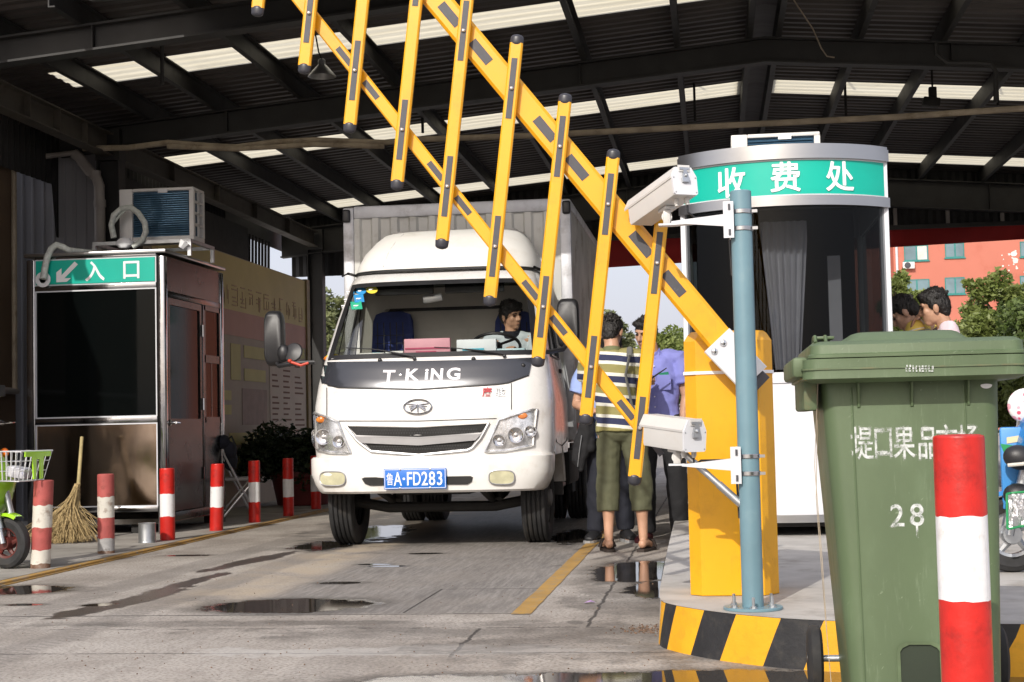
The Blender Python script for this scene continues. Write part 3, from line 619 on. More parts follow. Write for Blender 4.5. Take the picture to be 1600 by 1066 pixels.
def leaves(mb, clumps, n, size, rnd):
    tot = sum(c[1]**2 for c in clumps)
    for c, r, sq in clumps:
        for i in range(int(n*r*r/tot)+1):
            d = Vector((rnd.gauss(0, 1), rnd.gauss(0, 1), rnd.gauss(0, 1)))
            if d.length < .01: continue
            d.normalize(); rr = r*(rnd.random()**.4)*(1+.25*mnoise.noise(d*2.2+c))
            p = c+Vector((d.x*rr, d.y*rr, d.z*rr*sq))
            u = Vector((rnd.gauss(0, 1), rnd.gauss(0, 1), rnd.gauss(0, .6)))+d*.3; u.normalize()
            v = u.cross(Vector((rnd.gauss(0, 1), rnd.gauss(0, 1), rnd.gauss(0, 1)))).normalized()
            s = size*rnd.uniform(.4, 1.6)
            mb.add([p-u*s, p+v*s*.42, p+u*s, p-v*s*.42], [(0, 1, 2, 3)])
def tree(label, loc, h, rad, m, seed, n=5200, leaf=.16, shape=1.0, name='tree', group='trees behind the market'):
    rnd = random.Random(seed); L = Vector(loc)
    t = thing(name, L, 0, label, 'tree', group)
    tr = MB(); top = L+Vector((rnd.uniform(-.2, .2), rnd.uniform(-.2, .2), h*.62))
    tr.tube([L-Vector((0, 0, .1)), L+Vector((.05, 0, h*.2)), L.lerp(top, .6), top], [h*.03, h*.024, h*.017, h*.008], 8)
    cl = []
    for i in range(13):
        a = i*2.4+rnd.uniform(-.4, .4); k = .18+.78*(i/12); zz = h*(.30+.62*k)
        wr = rad*math.sin(math.pi*min(1, max(.12, (1-k)*.85+.15)))**.7*shape
        e = L+Vector((math.cos(a)*wr*.72, math.sin(a)*wr*.72, zz)); b = L+Vector((0, 0, zz*.62))
        tr.tube([b, b.lerp(e, .5)+Vector((0, 0, .1*h*.2)), e], [h*.009, h*.006, h*.003], 6)
        cl.append((e, rad*rnd.uniform(.34, .52), rnd.uniform(.7, 1.0)))
        for q in range(2):
            d = Vector((rnd.gauss(0, 1), rnd.gauss(0, 1), rnd.gauss(0, .7))).normalized(); cl.append((e+d*rad*.42, rad*rnd.uniform(.14, .24), .9))
    cl.append((L+Vector((0, 0, h*.93)), rad*.33, 1.2))
    tr.build('trunk', m_bark, t); c = MB(); leaves(c, cl, n, leaf, rnd); c.build('crown', m, t, 0, recalc=False)
    return t
def tr_at(px, pytop, Y, rad, m, seed, label, **k):
    p = PY(px, pytop, Y); return tree(label, (p.x, Y, 0), p.z, rad, m, seed, **k)
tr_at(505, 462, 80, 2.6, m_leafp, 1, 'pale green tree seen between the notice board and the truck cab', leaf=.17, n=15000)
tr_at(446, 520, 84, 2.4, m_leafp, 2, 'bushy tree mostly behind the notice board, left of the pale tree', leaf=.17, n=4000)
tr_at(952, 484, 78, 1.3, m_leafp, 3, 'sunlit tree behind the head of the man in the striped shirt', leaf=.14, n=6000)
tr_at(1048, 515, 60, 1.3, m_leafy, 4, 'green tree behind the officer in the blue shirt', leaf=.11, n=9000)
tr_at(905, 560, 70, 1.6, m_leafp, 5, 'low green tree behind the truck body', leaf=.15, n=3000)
tr_at(1408, 418, 58, .95, m_leafy, 6, 'slender yellow green tree beside the corner of the red building', leaf=.10, n=8000)
tr_at(1446, 458, 60, .85, m_leafy, 7, 'small yellow green tree in front of the red building, under its windows', leaf=.10, n=6000)
tr_at(1562, 424, 44, 1.15, m_leafy, 8, 'tall pointed green tree at right in front of the red building', leaf=.085, n=14000)
tr_at(1516, 496, 46, .85, m_leafy, 9, 'low bright green tree left of the tall pointed tree at right', leaf=.085, n=7000)
tr_at(1616, 470, 40, 1.05, m_leaf, 10, 'green tree at the right edge of the photo', leaf=.085, n=8000)
tr_at(1530, 560, 30, .8, m_leaf, 12, 'low shrub behind the green bin', leaf=.06, n=7000, name='shrub', group=None)
tr_at(1592, 535, 29, .9, m_leafy, 13, 'yellow green shrub right behind the bin lid', leaf=.06, n=8000, name='shrub', group=None)

# hedge in a red planter
rnd = random.Random(5)
hp = thing('planter', (-5.2, 19.2, 0), 0, 'big red brown pot with a dark clipped bush beside the notice board', 'potted plant')
mb = MB(); mb.lathe([(.30, 0), (.33, .02), (.40, .36), (.43, .38), (.43, .44), (.38, .44), (.36, .38), (.05, .36)], (-5.25, 19.2, 0), n=28); mb.build('pot', mat('pot_red', (.15, .02, .018), .5, 0, .15, 5), hp)
cl = [(Vector((-5.25+rnd.uniform(-.55, .55), 19.2+rnd.uniform(-.4, .4), 0.72+rnd.uniform(-.25, .12))), rnd.uniform(.22, .36), .8) for i in range(22)]
mb = MB(); leaves(mb, cl, 12000, .038, rnd); mb.build('foliage', m_leafd, hp, 0, recalc=False)
mb = MB()
for i in range(8): mb.tube([(-5.25+rnd.uniform(-.1, .1), 19.2+rnd.uniform(-.1, .1), .36), (-5.25+rnd.uniform(-.5, .5), 19.2+rnd.uniform(-.3, .3), .8)], [.018, .006], 6)
mb.build('stem', m_bark, hp)

# ---------------------------------------------------------------- red apartment building far behind
BY = 110.0
m_rb = mat('red_render', (.53, .18, .125), .85, 0, .05, .15, dirt=('#a04a38', .45, .25))
bl = thing('apartment_building', (0, BY, 0), 0, 'salmon red apartment block with teal framed windows beyond the trees at right', 'building')
bl.location = (PY(1500, 500, BY).x, BY, 0); bl.matrix_basis = Matrix.Translation(bl.location)
xl = PY(1397, 430, BY).x
m = MB(); m.bb(xl, xl+15.5, BY, BY+14, 0, 18.6); m.build('wall', m_rb, bl)
m = MB(); m.bb(xl-9, xl, BY+3.0, BY+14, 0, 18.6); m.build('wall', m_rb, bl)
m = MB(); m.bb(xl-9.5, xl+16, BY-.4, BY+14.4, 18.6, 19.0); m.build('roof_slab', m_white_al, bl)
m_wf = mat('teal_window_frame', (.03, .22, .20), .4); m_wp = mat('window_pane_far', (.16, .24, .27), .08, 0, .2, .6); m_cur = mat('window_curtain', (.62, .60, .56), .7, 0, .1, 3)
def bwin(x0, z0, w, h, cur):
    f = MB(); t = .06
    for a in ((x0-.02, x0+w+.02, z0-.09, z0), ): f.bb(a[0]-.05, a[1]+.05, BY-.10, BY-.001, a[2], a[3])
    f.bb(x0, x0+t, BY-.05, BY-.002, z0, z0+h); f.bb(x0+w-t, x0+w, BY-.05, BY-.002, z0, z0+h); f.bb(x0+t, x0+w-t, BY-.05, BY-.002, z0, z0+t); f.bb(x0+t, x0+w-t, BY-.05, BY-.002, z0+h-t, z0+h); f.bb(x0+w*.48, x0+w*.48+t*1.6, BY-.05, BY-.002, z0+t, z0+h-t)
    fo = f.build('window_frame', m_wf, bl, 0)
    g = MB(); g.bb(x0+t, x0+w*.48, BY-.03, BY-.004, z0+t, z0+h-t); g.bb(x0+w*.48+t*1.6, x0+w-t, BY-.03, BY-.004, z0+t, z0+h-t); g.build('pane', m_wp, fo, 0)
    if cur:
        c = MB(); c.bb(x0+w*.55, x0+w-t-.05, BY-.036, BY-.031, z0+t, z0+h-t); c.build('curtain', m_cur, fo, 0)
for (xa, ya, xb, yb) in ((1413, 383, 1450, 408), (1477, 379, 1506, 403), (1413, 436, 1452, 466), (1477, 433, 1507, 460)):
    a = PY(xa, yb, BY); b = PY(xb, ya, BY); W = b.x-a.x; Hh = b.z-a.z
    for k in range(0, 3):
        for j in (0, 1, 2, 3):
            if k and j: continue
            if ya < 400 or k == 0:
                zz = a.z+(2.62*k if ya < 400 else 0)
                if zz+Hh < 18.3: bwin(a.x+j*7.9, zz, W, Hh, (xa == 1413 and ya == 383) or j % 2)
a = PY(1410, 421, BY); b = PY(1428, 410, BY)
ac = MB(); ac.bb(a.x, b.x, BY-.4, BY-.05, a.z, b.z, bev=.03); aco = thing('air_conditioner', ((a.x+b.x)/2, BY-.2, a.z), 0, 'tiny white air conditioner on the red building wall under a window', 'air conditioner')
ac.build('case', m_acw, aco); MB().lathe([(.22, 0), (.22, .02), (.05, .03)], (a.x+.32, BY-.40, (a.z+b.z)/2), (R(90), 0, 0), 20).build('fan_grille', m_grey_refl, aco)
q = MB(); x = PY(1402, 430, BY).x; q.cyl((x, BY-.08, 0), (x, BY-.08, 18.4), .09, n=8); q.build('downpipe', m_white_al, bl)
rnd = random.Random(12); m_bare = mat('bare_render', (.75, .66, .62), .9)
for i in range(18):                                   # patches where the render has flaked
    px, py = rnd.gauss(1581, 9), rnd.gauss(403, 10); p = PY(px, py, BY); r = abs(rnd.gauss(0, .08))+.03
    if i in (3, 9): r = .24
    q = MB(); q.prism([p+Vector((r*math.cos(a)*rnd.uniform(.7, 1.1), -.006-i*.002, r*math.sin(a)*rnd.uniform(.7, 1.1))) for a in [k*math.pi/4 for k in range(8)]], (0, .004, 0)); q.build('flaked_patch', m_bare, bl, 0)
# ---------------------------------------------------------------- left entrance booth
bx0, bx1, by0, by1, bz0, bz1 = -6.55, -5.16, 14.0, 15.78, .10, 2.72
lb = thing('entrance_booth', ((bx0+bx1)/2, 14.9, 0), 0, 'mirror stainless steel kiosk with a teal entrance sign and dark window', 'booth')
m_liner = mat('booth_inner_dark', (.02, .022, .022), .7)
pw = .085
for x in (bx0, bx1-pw):
    for y in (by0, by1-pw): MB().bb(x, x+pw, y, y+pw, .0, bz1-.06, bev=.012).build('corner_post', m_stainp, lb)
for z0, z1 in ((bz0+.12, bz0+.17), (1.065, 1.125), (2.355, 2.405), (2.66, 2.685)): MB().bb(bx0+pw, bx1-pw, by0+.005, by0+.07, z0, z1, bev=.006).build('front_rail', m_stainp, lb)
fx0, fx1 = bx0+pw, bx1-pw
m = MB(); m.bb(fx0, fx1, by0+.02, by0+.05, bz0+.17, 1.065); m.build('front_panel', mat('stainless_brown_reflection', (.50, .385, .29), .11, 1, .12, 2.5, bump=.06, bs=2.2, bd=.02, dirt=('#6b4a30', .5, 1.6), stretch=(1, 1, .5)), lb)  # brown tint and patches stand in for the ground mirrored in the steel
m = MB(); t = .012
for a in ((fx0, fx1, bz0+.17, bz0+.17+t), (fx0, fx1, 1.053, 1.065), (fx0, fx0+t, bz0+.17+t, 1.053), (fx1-t, fx1, bz0+.17+t, 1.053)): m.bb(a[0], a[1], by0+.008, by0+.02, a[2], a[3])
m.build('panel_bead', m_white_al, lb)
m = MB(); m.bb(fx0+.012, fx1-.012, by0+.025, by0+.04, 1.137, 2.343); m.build('front_window', m_glassb, lb)
m = MB()
for a in ((fx0, fx1, 1.125, 1.137), (fx0, fx1, 2.343, 2.355), (fx0, fx0+t, 1.137, 2.343), (fx1-t, fx1, 1.137, 2.343)): m.bb(a[0], a[1], by0+.008, by0+.03, a[2], a[3])
m.build('window_bead', m_white_al, lb)
m = MB(); m.bb(fx0, fx1, by0+.012, by0+.05, 2.405, 2.66); m.build('sign_edge', m_white_al, lb)
sg = MB().bb(fx0+.012, fx1-.012, by0+.004, by0+.012, 2.417, 2.648).build('entrance_sign', m_teal, lb)
sz = 2.532
def at_px(px): return PY(px, 420, by0).x
for ch, px in (('入', 148), ('口', 205)): text(ch, .205, plane_m((at_px(px), by0+.003, sz+.0), (1, 0, 0), (0, 0, 1)), m_signw, 'sign_lettering', sg, .0008, 0, 1.0, .018)
ax = at_px(104); m = MB()
sh = [(.115, .075), (.08, .105), (-.045, -.02), (-.045, .045), (-.11, -.02), (-.11, -.11), (-.02, -.11), (.045, -.055), (-.012, -.055)]
m.prism([(ax+a*.95, by0+.0035, sz+b*.95) for a, b in [(.12, .075), (.085, .105), (-.055, -.03), (-.055, .04), (-.11, .0), (-.11, -.1), (-.0, -.1), (.045, -.062), (-.025, -.062)]], (0, -.003, 0)); m.build('sign_arrow', m_signw, sg, 0)
# roof and side
m = MB(); m.bb(bx0-.02, bx1+.02, by0-.02, by1+.02, 2.685, 2.72, bev=.008); m.build('roof', m_stainb, lb)
m = MB(); m.bb(bx1-.03, bx1-.012, by0+pw, by1-pw, 2.33, 2.66); m.build('side_header', m_stains, lb)
m = MB()
for z0, z1 in ((bz0+.02, bz0+.1), (2.27, 2.33)): m.bb(bx1-.06, bx1-.004, by0+pw, by1-pw, z0, z1, bev=.005)
yd = 15.12
m.bb(bx1-.06, bx1-.004, yd-.035, yd+.035, bz0+.1, 2.27, bev=.005); m.build('side_rail', m_stains, lb)
dr = MB(); dr.bb(bx1-.04, bx1-.008, by0+pw+.02, yd-.045, bz0+.11, 1.02); do = dr.build('door', m_stains, lb)
m = MB(); a0, a1 = by0+pw+.02, yd-.045
for z0, z1 in ((1.02, 1.10), (2.20, 2.265)): m.bb(bx1-.04, bx1-.006, a0, a1, z0, z1)
for y in (a0, a1-.05): m.bb(bx1-.04, bx1-.006, y, y+.05, 1.10, 2.20)
m.build('door_frame', m_stains, do)
m_tint = glass_mat('tinted_side_glass', (.22, .23, .20), .8, .05, refl=.22)
MB().add([(bx1-.02, a0+.05, 1.10), (bx1-.02, a1-.05, 1.10), (bx1-.02, a1-.05, 2.20), (bx1-.02, a0+.05, 2.20)], [(0, 1, 2, 3)]).build('door_pane', m_tint, do, 0)
m = MB(); m.cyl((bx1-.01, a0+.03, 1.06), (bx1+.05, a0+.03, 1.06), .014); m.tube([(bx1+.05, a0+.03, 1.06), (bx1+.05, a0+.14, 1.055)], [.013, .011]); m.lathe([(.03, 0), (.03, .01), (.015, .02)], (bx1-.006, a0+.03, 1.06), (0, R(90), 0)); m.build('handle', m_chrome, do)
m = MB()
for z in (.55, 1.25, 2.0): m.cyl((bx1+.004, a1+.012, z-.06), (bx1+.004, a1+.012, z+.06), .011, n=8)
m.build('hinge', m_chrome, do)
wy0, wy1 = yd+.04, by1-pw-.005
m = MB(); m.bb(bx1-.035, bx1-.015, wy0, wy1, bz0+.1, 1.06); m.build('side_panel', m_stains, lb)
sw = MB()
for z0, z1 in ((1.06, 1.12), (1.68, 1.76), (2.22, 2.27)): sw.bb(bx1-.05, bx1-.008, wy0, wy1, z0, z1)
for y in (wy0, wy1-.045): sw.bb(bx1-.05, bx1-.008, y, y+.045, 1.06, 2.27)
sw.bb(bx1-.04, bx1-.02, wy0+.25, wy0+.28, 1.12, 1.68)
swo = sw.build('side_window', m_stains, lb)
MB().add([(bx1-.022, wy0, 1.1), (bx1-.022, wy1, 1.1), (bx1-.022, wy1, 2.24), (bx1-.022, wy0, 2.24)], [(0, 1, 2, 3)]).build('pane', m_tint, swo, 0)
# left wall, back, floor, inside
m = MB(); m.bb(bx0+.01, bx0+.03, by0+pw, by1-pw, bz0, 2.66); m.bb(bx0+pw, bx1-pw, by1-.04, by1-.02, bz0, 1.0); m.bb(bx0+pw, bx1-pw, by1-.04, by1-.02, 2.3, 2.66); m.bb(bx0+.04, bx1-.07, by0+.06, by1-.05, bz0, bz0+.05); m.build('shell_panel', m_stain, lb)
MB().add([(bx0+pw, by1-.03, 1.0), (bx1-pw, by1-.03, 1.0), (bx1-pw, by1-.03, 2.3), (bx0+pw, by1-.03, 2.3)], [(0, 1, 2, 3)]).build('back_pane', m_tint, lb, 0)
m_curt = mat('pale_net_curtain', (.42, .43, .36), .9, 0, .1, 3)
m = MB(); v = []; f = []
for i in range(25): v += [(bx1-.10+.02*math.sin(i*1.4), by0+.25+i*.025, 1.0), (bx1-.10+.02*math.sin(i*1.4), by0+.25+i*.025, 2.2)]
for i in range(24): f.append((2*i, 2*i+1, 2*i+3, 2*i+2))
m.add(v, f); m.build('curtain', m_curt, lb, recalc=False)
for x, y in ((bx0+.14, by0+.14), (bx1-.35, by0+.15), (bx1-.14, by1-.14), (bx0+.14, by1-.14)): MB().bb(x-.04, x+.04, y-.04, y+.04, .012, bz0-.001).build('foot', m_dark, lb)
# metal can by the booth foot
cn = MB(); p = G(230, 848, .012); cn.lathe([(.075, .0), (.078, .004), (.074, .02), (.074, .165), (.078, .17), (.072, .17), (.07, .02)], (p.x, p.y, .012), n=24)
tag(cn.build('metal_can', m_steel), 'small grey metal can on the paving in front of the left booth', 'can')

# air conditioners: case, coil panel of fins, side grille
def aircon(loc, W, Hh, D, label, frame=True, tagw=True):
    t = thing('air_conditioner', loc, 0, label, 'air conditioner'); L = Vector(loc)
    m = MB(); cw = .14*W
    m.bb(L.x-W/2, L.x-W/2+cw+.03, L.y, L.y+D, L.z, L.z+Hh, bev=.008)
    m.bb(L.x-W/2+cw+.03, L.x+W/2, L.y, L.y+D, L.z+Hh-.03, L.z+Hh, bev=.008); m.bb(L.x-W/2+cw+.03, L.x+W/2, L.y, L.y+D, L.z, L.z+.05, bev=.008)
    m.bb(L.x+W/2-.045, L.x+W/2, L.y, L.y+.05, L.z+.05, L.z+Hh-.03); m.bb(L.x+W/2-.045, L.x+W/2, L.y+D-.05, L.y+D, L.z+.05, L.z+Hh-.03); m.bb(L.x-W/2+.2, L.x+W/2-.05, L.y+D-.03, L.y+D-.005, L.z+.05, L.z+Hh-.03)
    for k in range(1, 4): m.bb(L.x+W/2-.02, L.x+W/2, L.y+.05, L.y+D-.05, L.z+.05+(Hh-.08)*k/4-.012, L.z+.05+(Hh-.08)*k/4+.012)
    m.bb(L.x+W/2-.02, L.x+W/2, L.y+D*.5-.012, L.y+D*.5+.012, L.z+.05, L.z+Hh-.03)
    m.build('case', m_acw, t)
    m = MB(); n = int((Hh-.08)/.022)
    for k in range(n): z = L.z+.055+(Hh-.09)*k/n; m.box((L.x+cw/2-.01, L.y+.02, z+.006), (W-cw-.09, .03, .008), (.5, 0, 0))
    m.bb(L.x-W/2+cw+.03, L.x+W/2-.045, L.y+.04, L.y+.05, L.z+.05, L.z+Hh-.03); m.bb(L.x+W/2-.06, L.x+W/2-.05, L.y+.05, L.y+D-.05, L.z+.05, L.z+Hh-.03)
    m.build('coil_fins', m_fin, t)
    if tagw: MB().bb(L.x+.02, L.x+.12, L.y-.004, L.y-.001, L.z+Hh-.05, L.z+Hh-.015).build('tag', m_signw, t, 0)
    return t
ax0 = PY(186, 300, 14.75); ax1 = PY(302, 293, 14.75)
zc0 = PY(300, 372, 14.75).z
stz = PY(230, 372, 14.62).z
aircon(((ax0.x+ax1.x)/2, 14.75, stz-.02), ax1.x-ax0.x, ax1.z-stz+.03, .34, 'white air conditioner with blue fins on a grey stand on the left booth roof')
st = thing('air_conditioner_stand', ((ax0.x+ax1.x)/2, 14.9, 2.72), 0, 'grey angle steel stand on the left booth roof carrying the air conditioner', 'stand')
sx0 = PY(145, 372, 14.62).x; sx1 = PY(299, 372, 14.62).x
m = MB()
for y in (14.60, 15.30):
    m.bb(sx0, sx1, y, y+.035, stz-.06, stz-.025)
    for x in (sx0, sx1-.035): m.bb(x, x+.035, y, y+.035, 2.72, stz-.06)
for x in (sx0, sx1-.035): m.bb(x, x+.035, 14.635, 15.30, stz-.06, stz-.025)
m.build('frame', m_steel, st, 0)
m = MB(); m.tube([(sx1-.05, 14.58, stz-.06), (sx1-.09, 14.57, stz-.12)], [.06, .03], 7); m.build('wrapping', m_signw, st); m = MB(); m.ell((PY(195, 370, 14.58).x, 14.57, stz-.05), (.09, .05, .06), None, 10); m.build('wrapping', m_signw, st)
# insulated hose
L = [(68, 436), (70, 420), (74, 402), (80, 389), (88, 383), (98, 386), (108, 392)]
mb = MB(); mb.tube([PY(x, y, 13.93+.02*i) for i, (x, y) in enumerate(L)]+[(PY(108, 392, 14.05).x+.25, 14.5, 2.74)], .032, 12)
L2 = [(178, 372), (174, 352), (178, 336), (190, 326), (204, 324), (216, 333), (226, 348), (228, 362), (222, 376), (208, 386)]
mb.tube([PY(x, y, 14.58) for x, y in L2], .030, 12); mb.tube([PY(x, y, 14.60) for x, y in [(176, 366), (176, 352), (186, 338), (194, 330)]], .012, 8)
tag(mb.build('insulated_hose', mat('wrapped_hose_white', (.55, .58, .54), .6, 0, .15, 30, bump=.5, bs=40)), 'white tape wrapped hose looping from the air conditioner into the entrance sign', 'hose')
m = MB(); p = PY(67, 437, 13.98); m.lathe([(.075, 0), (.075, .012), (.035, .016), (.035, .0)], (p.x, 13.99, p.z), (R(90), 0, 0), 24); m.build('hose_flange', m_signw, sg)

# ---------------------------------------------------------------- traffic island with striped kerb
IZ = .19
cur = [(-.335, 30), (-.33, 20), (-.325, 12), (-.285, 8), (-.268, 7.1), (-.245, 6.66), (-.19, 6.50), (-.10, 6.36), (.016, 6.22), (.15, 6.10), (.306, 6.0), (.55, 5.91), (.8, 5.86), (1.08, 5.83), (1.6, 5.81), (3.2, 5.80)]
S = [0]
for a, b in zip(cur, cur[1:]): S.append(S[-1]+math.hypot(b[0]-a[0], b[1]-a[1]))
def C(s):
    s = max(0, min(S[-1]-1e-6, s))
    for i in range(len(cur)-1):
        if s <= S[i+1]: k = (s-S[i])/(S[i+1]-S[i]); break
    p = [cur[max(0, min(len(cur)-1, i+j))] for j in (-1, 0, 1, 2)]
    def cr(a, b, c, d): return .5*(2*b+(c-a)*k+(2*a-5*b+4*c-d)*k*k+(3*b-a-3*c+d)*k**3)
    if i < 4: return Vector((cur[i][0]+(cur[i+1][0]-cur[i][0])*k, cur[i][1]+(cur[i+1][1]-cur[i][1])*k, 0))
    return Vector((cr(*[q[0] for q in p]), cr(*[q[1] for q in p]), 0))
m_kc = mat('kerb_concrete', (.44, .42, .39), .85, 0, .15, 3, bump=.3, bs=50, dirt=('#7d7468', .5, 4))
m_ky = mat('kerb_yellow_paint', (.82, .40, .012), .55, 0, .08, 5, bump=.35, bs=40, dirt=('#8a6a2c', .3, 11))
m_kb = mat('kerb_black_paint', (.022, .022, .024), .6, 0, .2, 8, bump=.5, bs=50, dirt=('#5a554d', .35, 14))
isl = MB(); top = [C(S[4]*i/10) for i in range(10)]+[C(S[4]+(S[-1]-S[4])*i/60) for i in range(61)]
poly = [p+Vector((0, 0, IZ)) for p in top]+[Vector((3.2, 30, IZ))]
isl.add(poly, [list(range(len(poly)))])
struct(isl.build('island_paving', m_kc, None, 0))
# kerb face: slanted stripes follow the curve
kb = MB(); W = .128; sl_ = .085
def s_at(px):
    best = None
    for i in range(4000):
        q = S[3]+(S[-1]-S[3])*i/4000; p = C(q)+Vector((0, 0, IZ-CAM_H)); d = p.dot(FW); x = CX+FPX*p.dot(RT)/d
        if q > S[4]-.5 and (best is None or abs(x-px) < best[0]): best = (abs(x-px), q)
    return best[1]
bnd = [s_at(x) for x in (1040, 1057, 1100, 1150, 1220, 1287)]
bnd = [bnd[0]-.09]+bnd
while bnd[-1] < S[-1]-.2: bnd.append(bnd[-1]+.178)
stripes = [(.01, bnd[0], 2)]+[(a, b, k % 2) for k, (a, b) in enumerate(zip(bnd, bnd[1:]))]
for a, b, mi in stripes:
    nn = 5 if mi < 2 else 30; vs = []; fs = []
    for j in range(nn+1):
        s = a+(b-a)*j/nn
        for q in range(5):
            zt = q/4; ss_ = s-(sl_*(1-zt) if mi < 2 or j == nn else 0)
            p = C(ss_); t = (C(ss_+.01)-C(ss_-.01)).normalized(); nrm = Vector((t.y, -t.x, 0))
            vs.append(p+nrm*(.012*(1-zt)-.0)+Vector((0, 0, IZ*zt-(.0015 if q == 4 else 0))))
    for j in range(nn):
        for q in range(4): fs.append((j*5+q, (j+1)*5+q, (j+1)*5+q+1, j*5+q+1))
    kb.add(vs, fs, mi)
struct(kb.build('island_kerb', [m_ky, m_kb, m_kc], None, 50))

# ---------------------------------------------------------------- right toll booth with curved front
rb = thing('toll_booth', (.52, 11.2, IZ), 0, 'white toll booth with curved dark glass front and teal sign over steel trim', 'booth')
cx_, hw, sag, yF, yB = .515, .69, .30, 10.25, 12.2
Rr = (hw*hw+sag*sag)/(2*sag); phm = math.asin(hw/Rr)
def arc(ph, r=0.0): return Vector((cx_+(Rr+r)*math.sin(ph), yF+Rr-(Rr+r)*math.cos(ph), 0))
def band(z0, z1, r0, r1, mi=0, a=-1.0, b=1.0, n=28):
    m = MB(); rings = []
    for i in range(n+1):
        ph = phm*(a+(b-a)*i/n); p = arc(ph, r0); q = arc(ph, r1)
        rings.append([p+Vector((0, 0, z0)), q+Vector((0, 0, z0)), q+Vector((0, 0, z1)), p+Vector((0, 0, z1))])
    m.loft(rings, True, True, mi); return m
yE = arc(phm).y
zb = .30
band(zb, 1.20, -.03, 0).build('lower_panel', m_white_al, rb)
band(1.20, 1.27, -.03, .012).build('sill_band', m_white_al, rb)
band(zb-.02, zb+.03, -.03, .014).build('base_band', m_stainb, rb)
m_glr = glass_mat('toll_booth_glass', (.60, .61, .62), .9, .015, refl=.2)
band(1.27, 2.374, -.012, -.004, 0, -.97, .97).build('front_window', m_glr, rb)
band(2.374, 2.44, -.03, .03).build('sign_trim', m_stainb, rb)
sgn = band(2.45, 2.677, -.03, .006, 0, -.965, .965).build('toll_sign', m_teal, rb)
e = MB(); e.join(band(2.44, 2.45, -.03, .010)); e.join(band(2.677, 2.687, -.03, .010)); e.build('sign_edge', m_white_al, rb)
band(2.687, 2.766, -.03, .03).build('sign_trim', m_stainb, rb)
for ch, px in (('收', 1143), ('费', 1227), ('处', 1312)):
    ph = 0
    for _ in range(60):
        p = arc(ph, .006)
        d = PY(px, 280, p.y).x-p.x; ph = max(-phm, min(phm, ph+d/Rr*.8))
    p = arc(ph, .0085); text(ch, .212, plane_m(p+Vector((0, 0, 2.568 if ch != '收' else 2.556)), (math.cos(ph), math.sin(ph), 0), (0, 0, 1)), m_signw, 'sign_lettering', sgn, .0008, 0, 1.0, .018)
for sgx in (-1, 1):
    e_ = arc(phm*sgx); x0, x1 = (e_.x-.012, e_.x+.05) if sgx < 0 else (e_.x-.05, e_.x+.012)
    for ya_, yb_ in ((yE-.015, yE+.06), (yB-.06, yB)): MB().bb(x0, x1, ya_, yb_, zb-.02, 2.785, bev=.008).build('corner_post', m_white_al, rb)
xa, xb = cx_-hw, cx_+hw
m = MB()
for x0, x1 in ((xa, xa+.03), (xb-.03, xb)):
    m.bb(x0, x1, yE+.06, yB-.06, zb, 1.25); m.bb(x0, x1, yE+.06, yB-.06, 2.37, 2.76)
m.bb(xa+.05, xb-.05, yB-.03, yB, zb, 1.25); m.bb(xa+.05, xb-.05, yB-.03, yB, 2.37, 2.76); m.build('side_panel', m_white_al, rb)
g = MB(); g.add([(xa+.015, yE+.06, 1.25), (xa+.015, yB-.06, 1.25), (xa+.015, yB-.06, 2.37), (xa+.015, yE+.06, 2.37)], [(0, 1, 2, 3)]); g.add([(xb-.015, yE+.06, 1.25), (xb-.015, yB-.06, 1.25), (xb-.015, yB-.06, 2.37), (xb-.015, yE+.06, 2.37)], [(0, 1, 2, 3)]); g.add([(xa+.05, yB-.015, 1.25), (xb-.05, yB-.015, 1.25), (xb-.05, yB-.015, 2.37), (xa+.05, yB-.015, 2.37)], [(0, 1, 2, 3)])
g.build('side_pane', glass_mat('toll_booth_side_glass', (.14, .16, .15), .8, .02, refl=.2), rb, 0)
rp = [arc(phm*(-1+2*i/28), .02) for i in range(29)]+[Vector((xb, yB, 0)), Vector((xa, yB, 0))]
m = MB(); m.prism([p+Vector((0, 0, 2.767)) for p in rp], (0, 0, .02)); m.build('roof', m_stainb, rb)
m = MB(); m.prism([p+Vector((0, 0, zb-.05)) for p in [arc(phm*(-1+2*i/28), -.05) for i in range(29)]+[Vector((xb-.03, yB-.04, 0)), Vector((xa+.03, yB-.04, 0))]], (0, 0, .04)); m.build('floor', m_dark, rb)
for x in (xa+.12, xb-.12):
    for y in (yE+.1, yB-.15): MB().bb(x-.05, x+.05, y-.05, y+.05, IZ, zb-.051).build('foot', m_dark, rb)
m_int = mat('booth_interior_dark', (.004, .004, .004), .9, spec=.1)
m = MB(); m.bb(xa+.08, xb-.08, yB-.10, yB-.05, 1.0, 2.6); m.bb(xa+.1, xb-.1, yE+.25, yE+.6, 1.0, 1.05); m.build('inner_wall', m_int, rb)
cv = MB(); v = []; f = []                             # pale curtain-shaped sheet inside the glass, gathered low
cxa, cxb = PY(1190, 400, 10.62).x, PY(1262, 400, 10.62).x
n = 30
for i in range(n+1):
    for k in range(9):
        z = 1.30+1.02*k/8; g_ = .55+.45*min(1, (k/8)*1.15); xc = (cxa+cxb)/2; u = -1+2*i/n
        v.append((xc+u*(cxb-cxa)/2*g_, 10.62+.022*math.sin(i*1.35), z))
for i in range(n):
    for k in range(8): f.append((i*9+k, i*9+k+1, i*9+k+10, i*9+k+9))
cv.add(v, f); cv.build('curtain', mat('pale_booth_sheet', (.86, .86, .90), .8, 0, .05, 4), rb, 60, recalc=False)
m = MB(); m.bb(PY(1085, 500, 10.75).x, PY(1130, 500, 10.75).x, 10.75, 10.80, 1.36, 1.66, bev=.01); m.bb(PY(1100, 500, 10.75).x, PY(1112, 500, 10.75).x, 10.76, 10.79, 1.25, 1.36); m.build('monitor', m_black, rb)
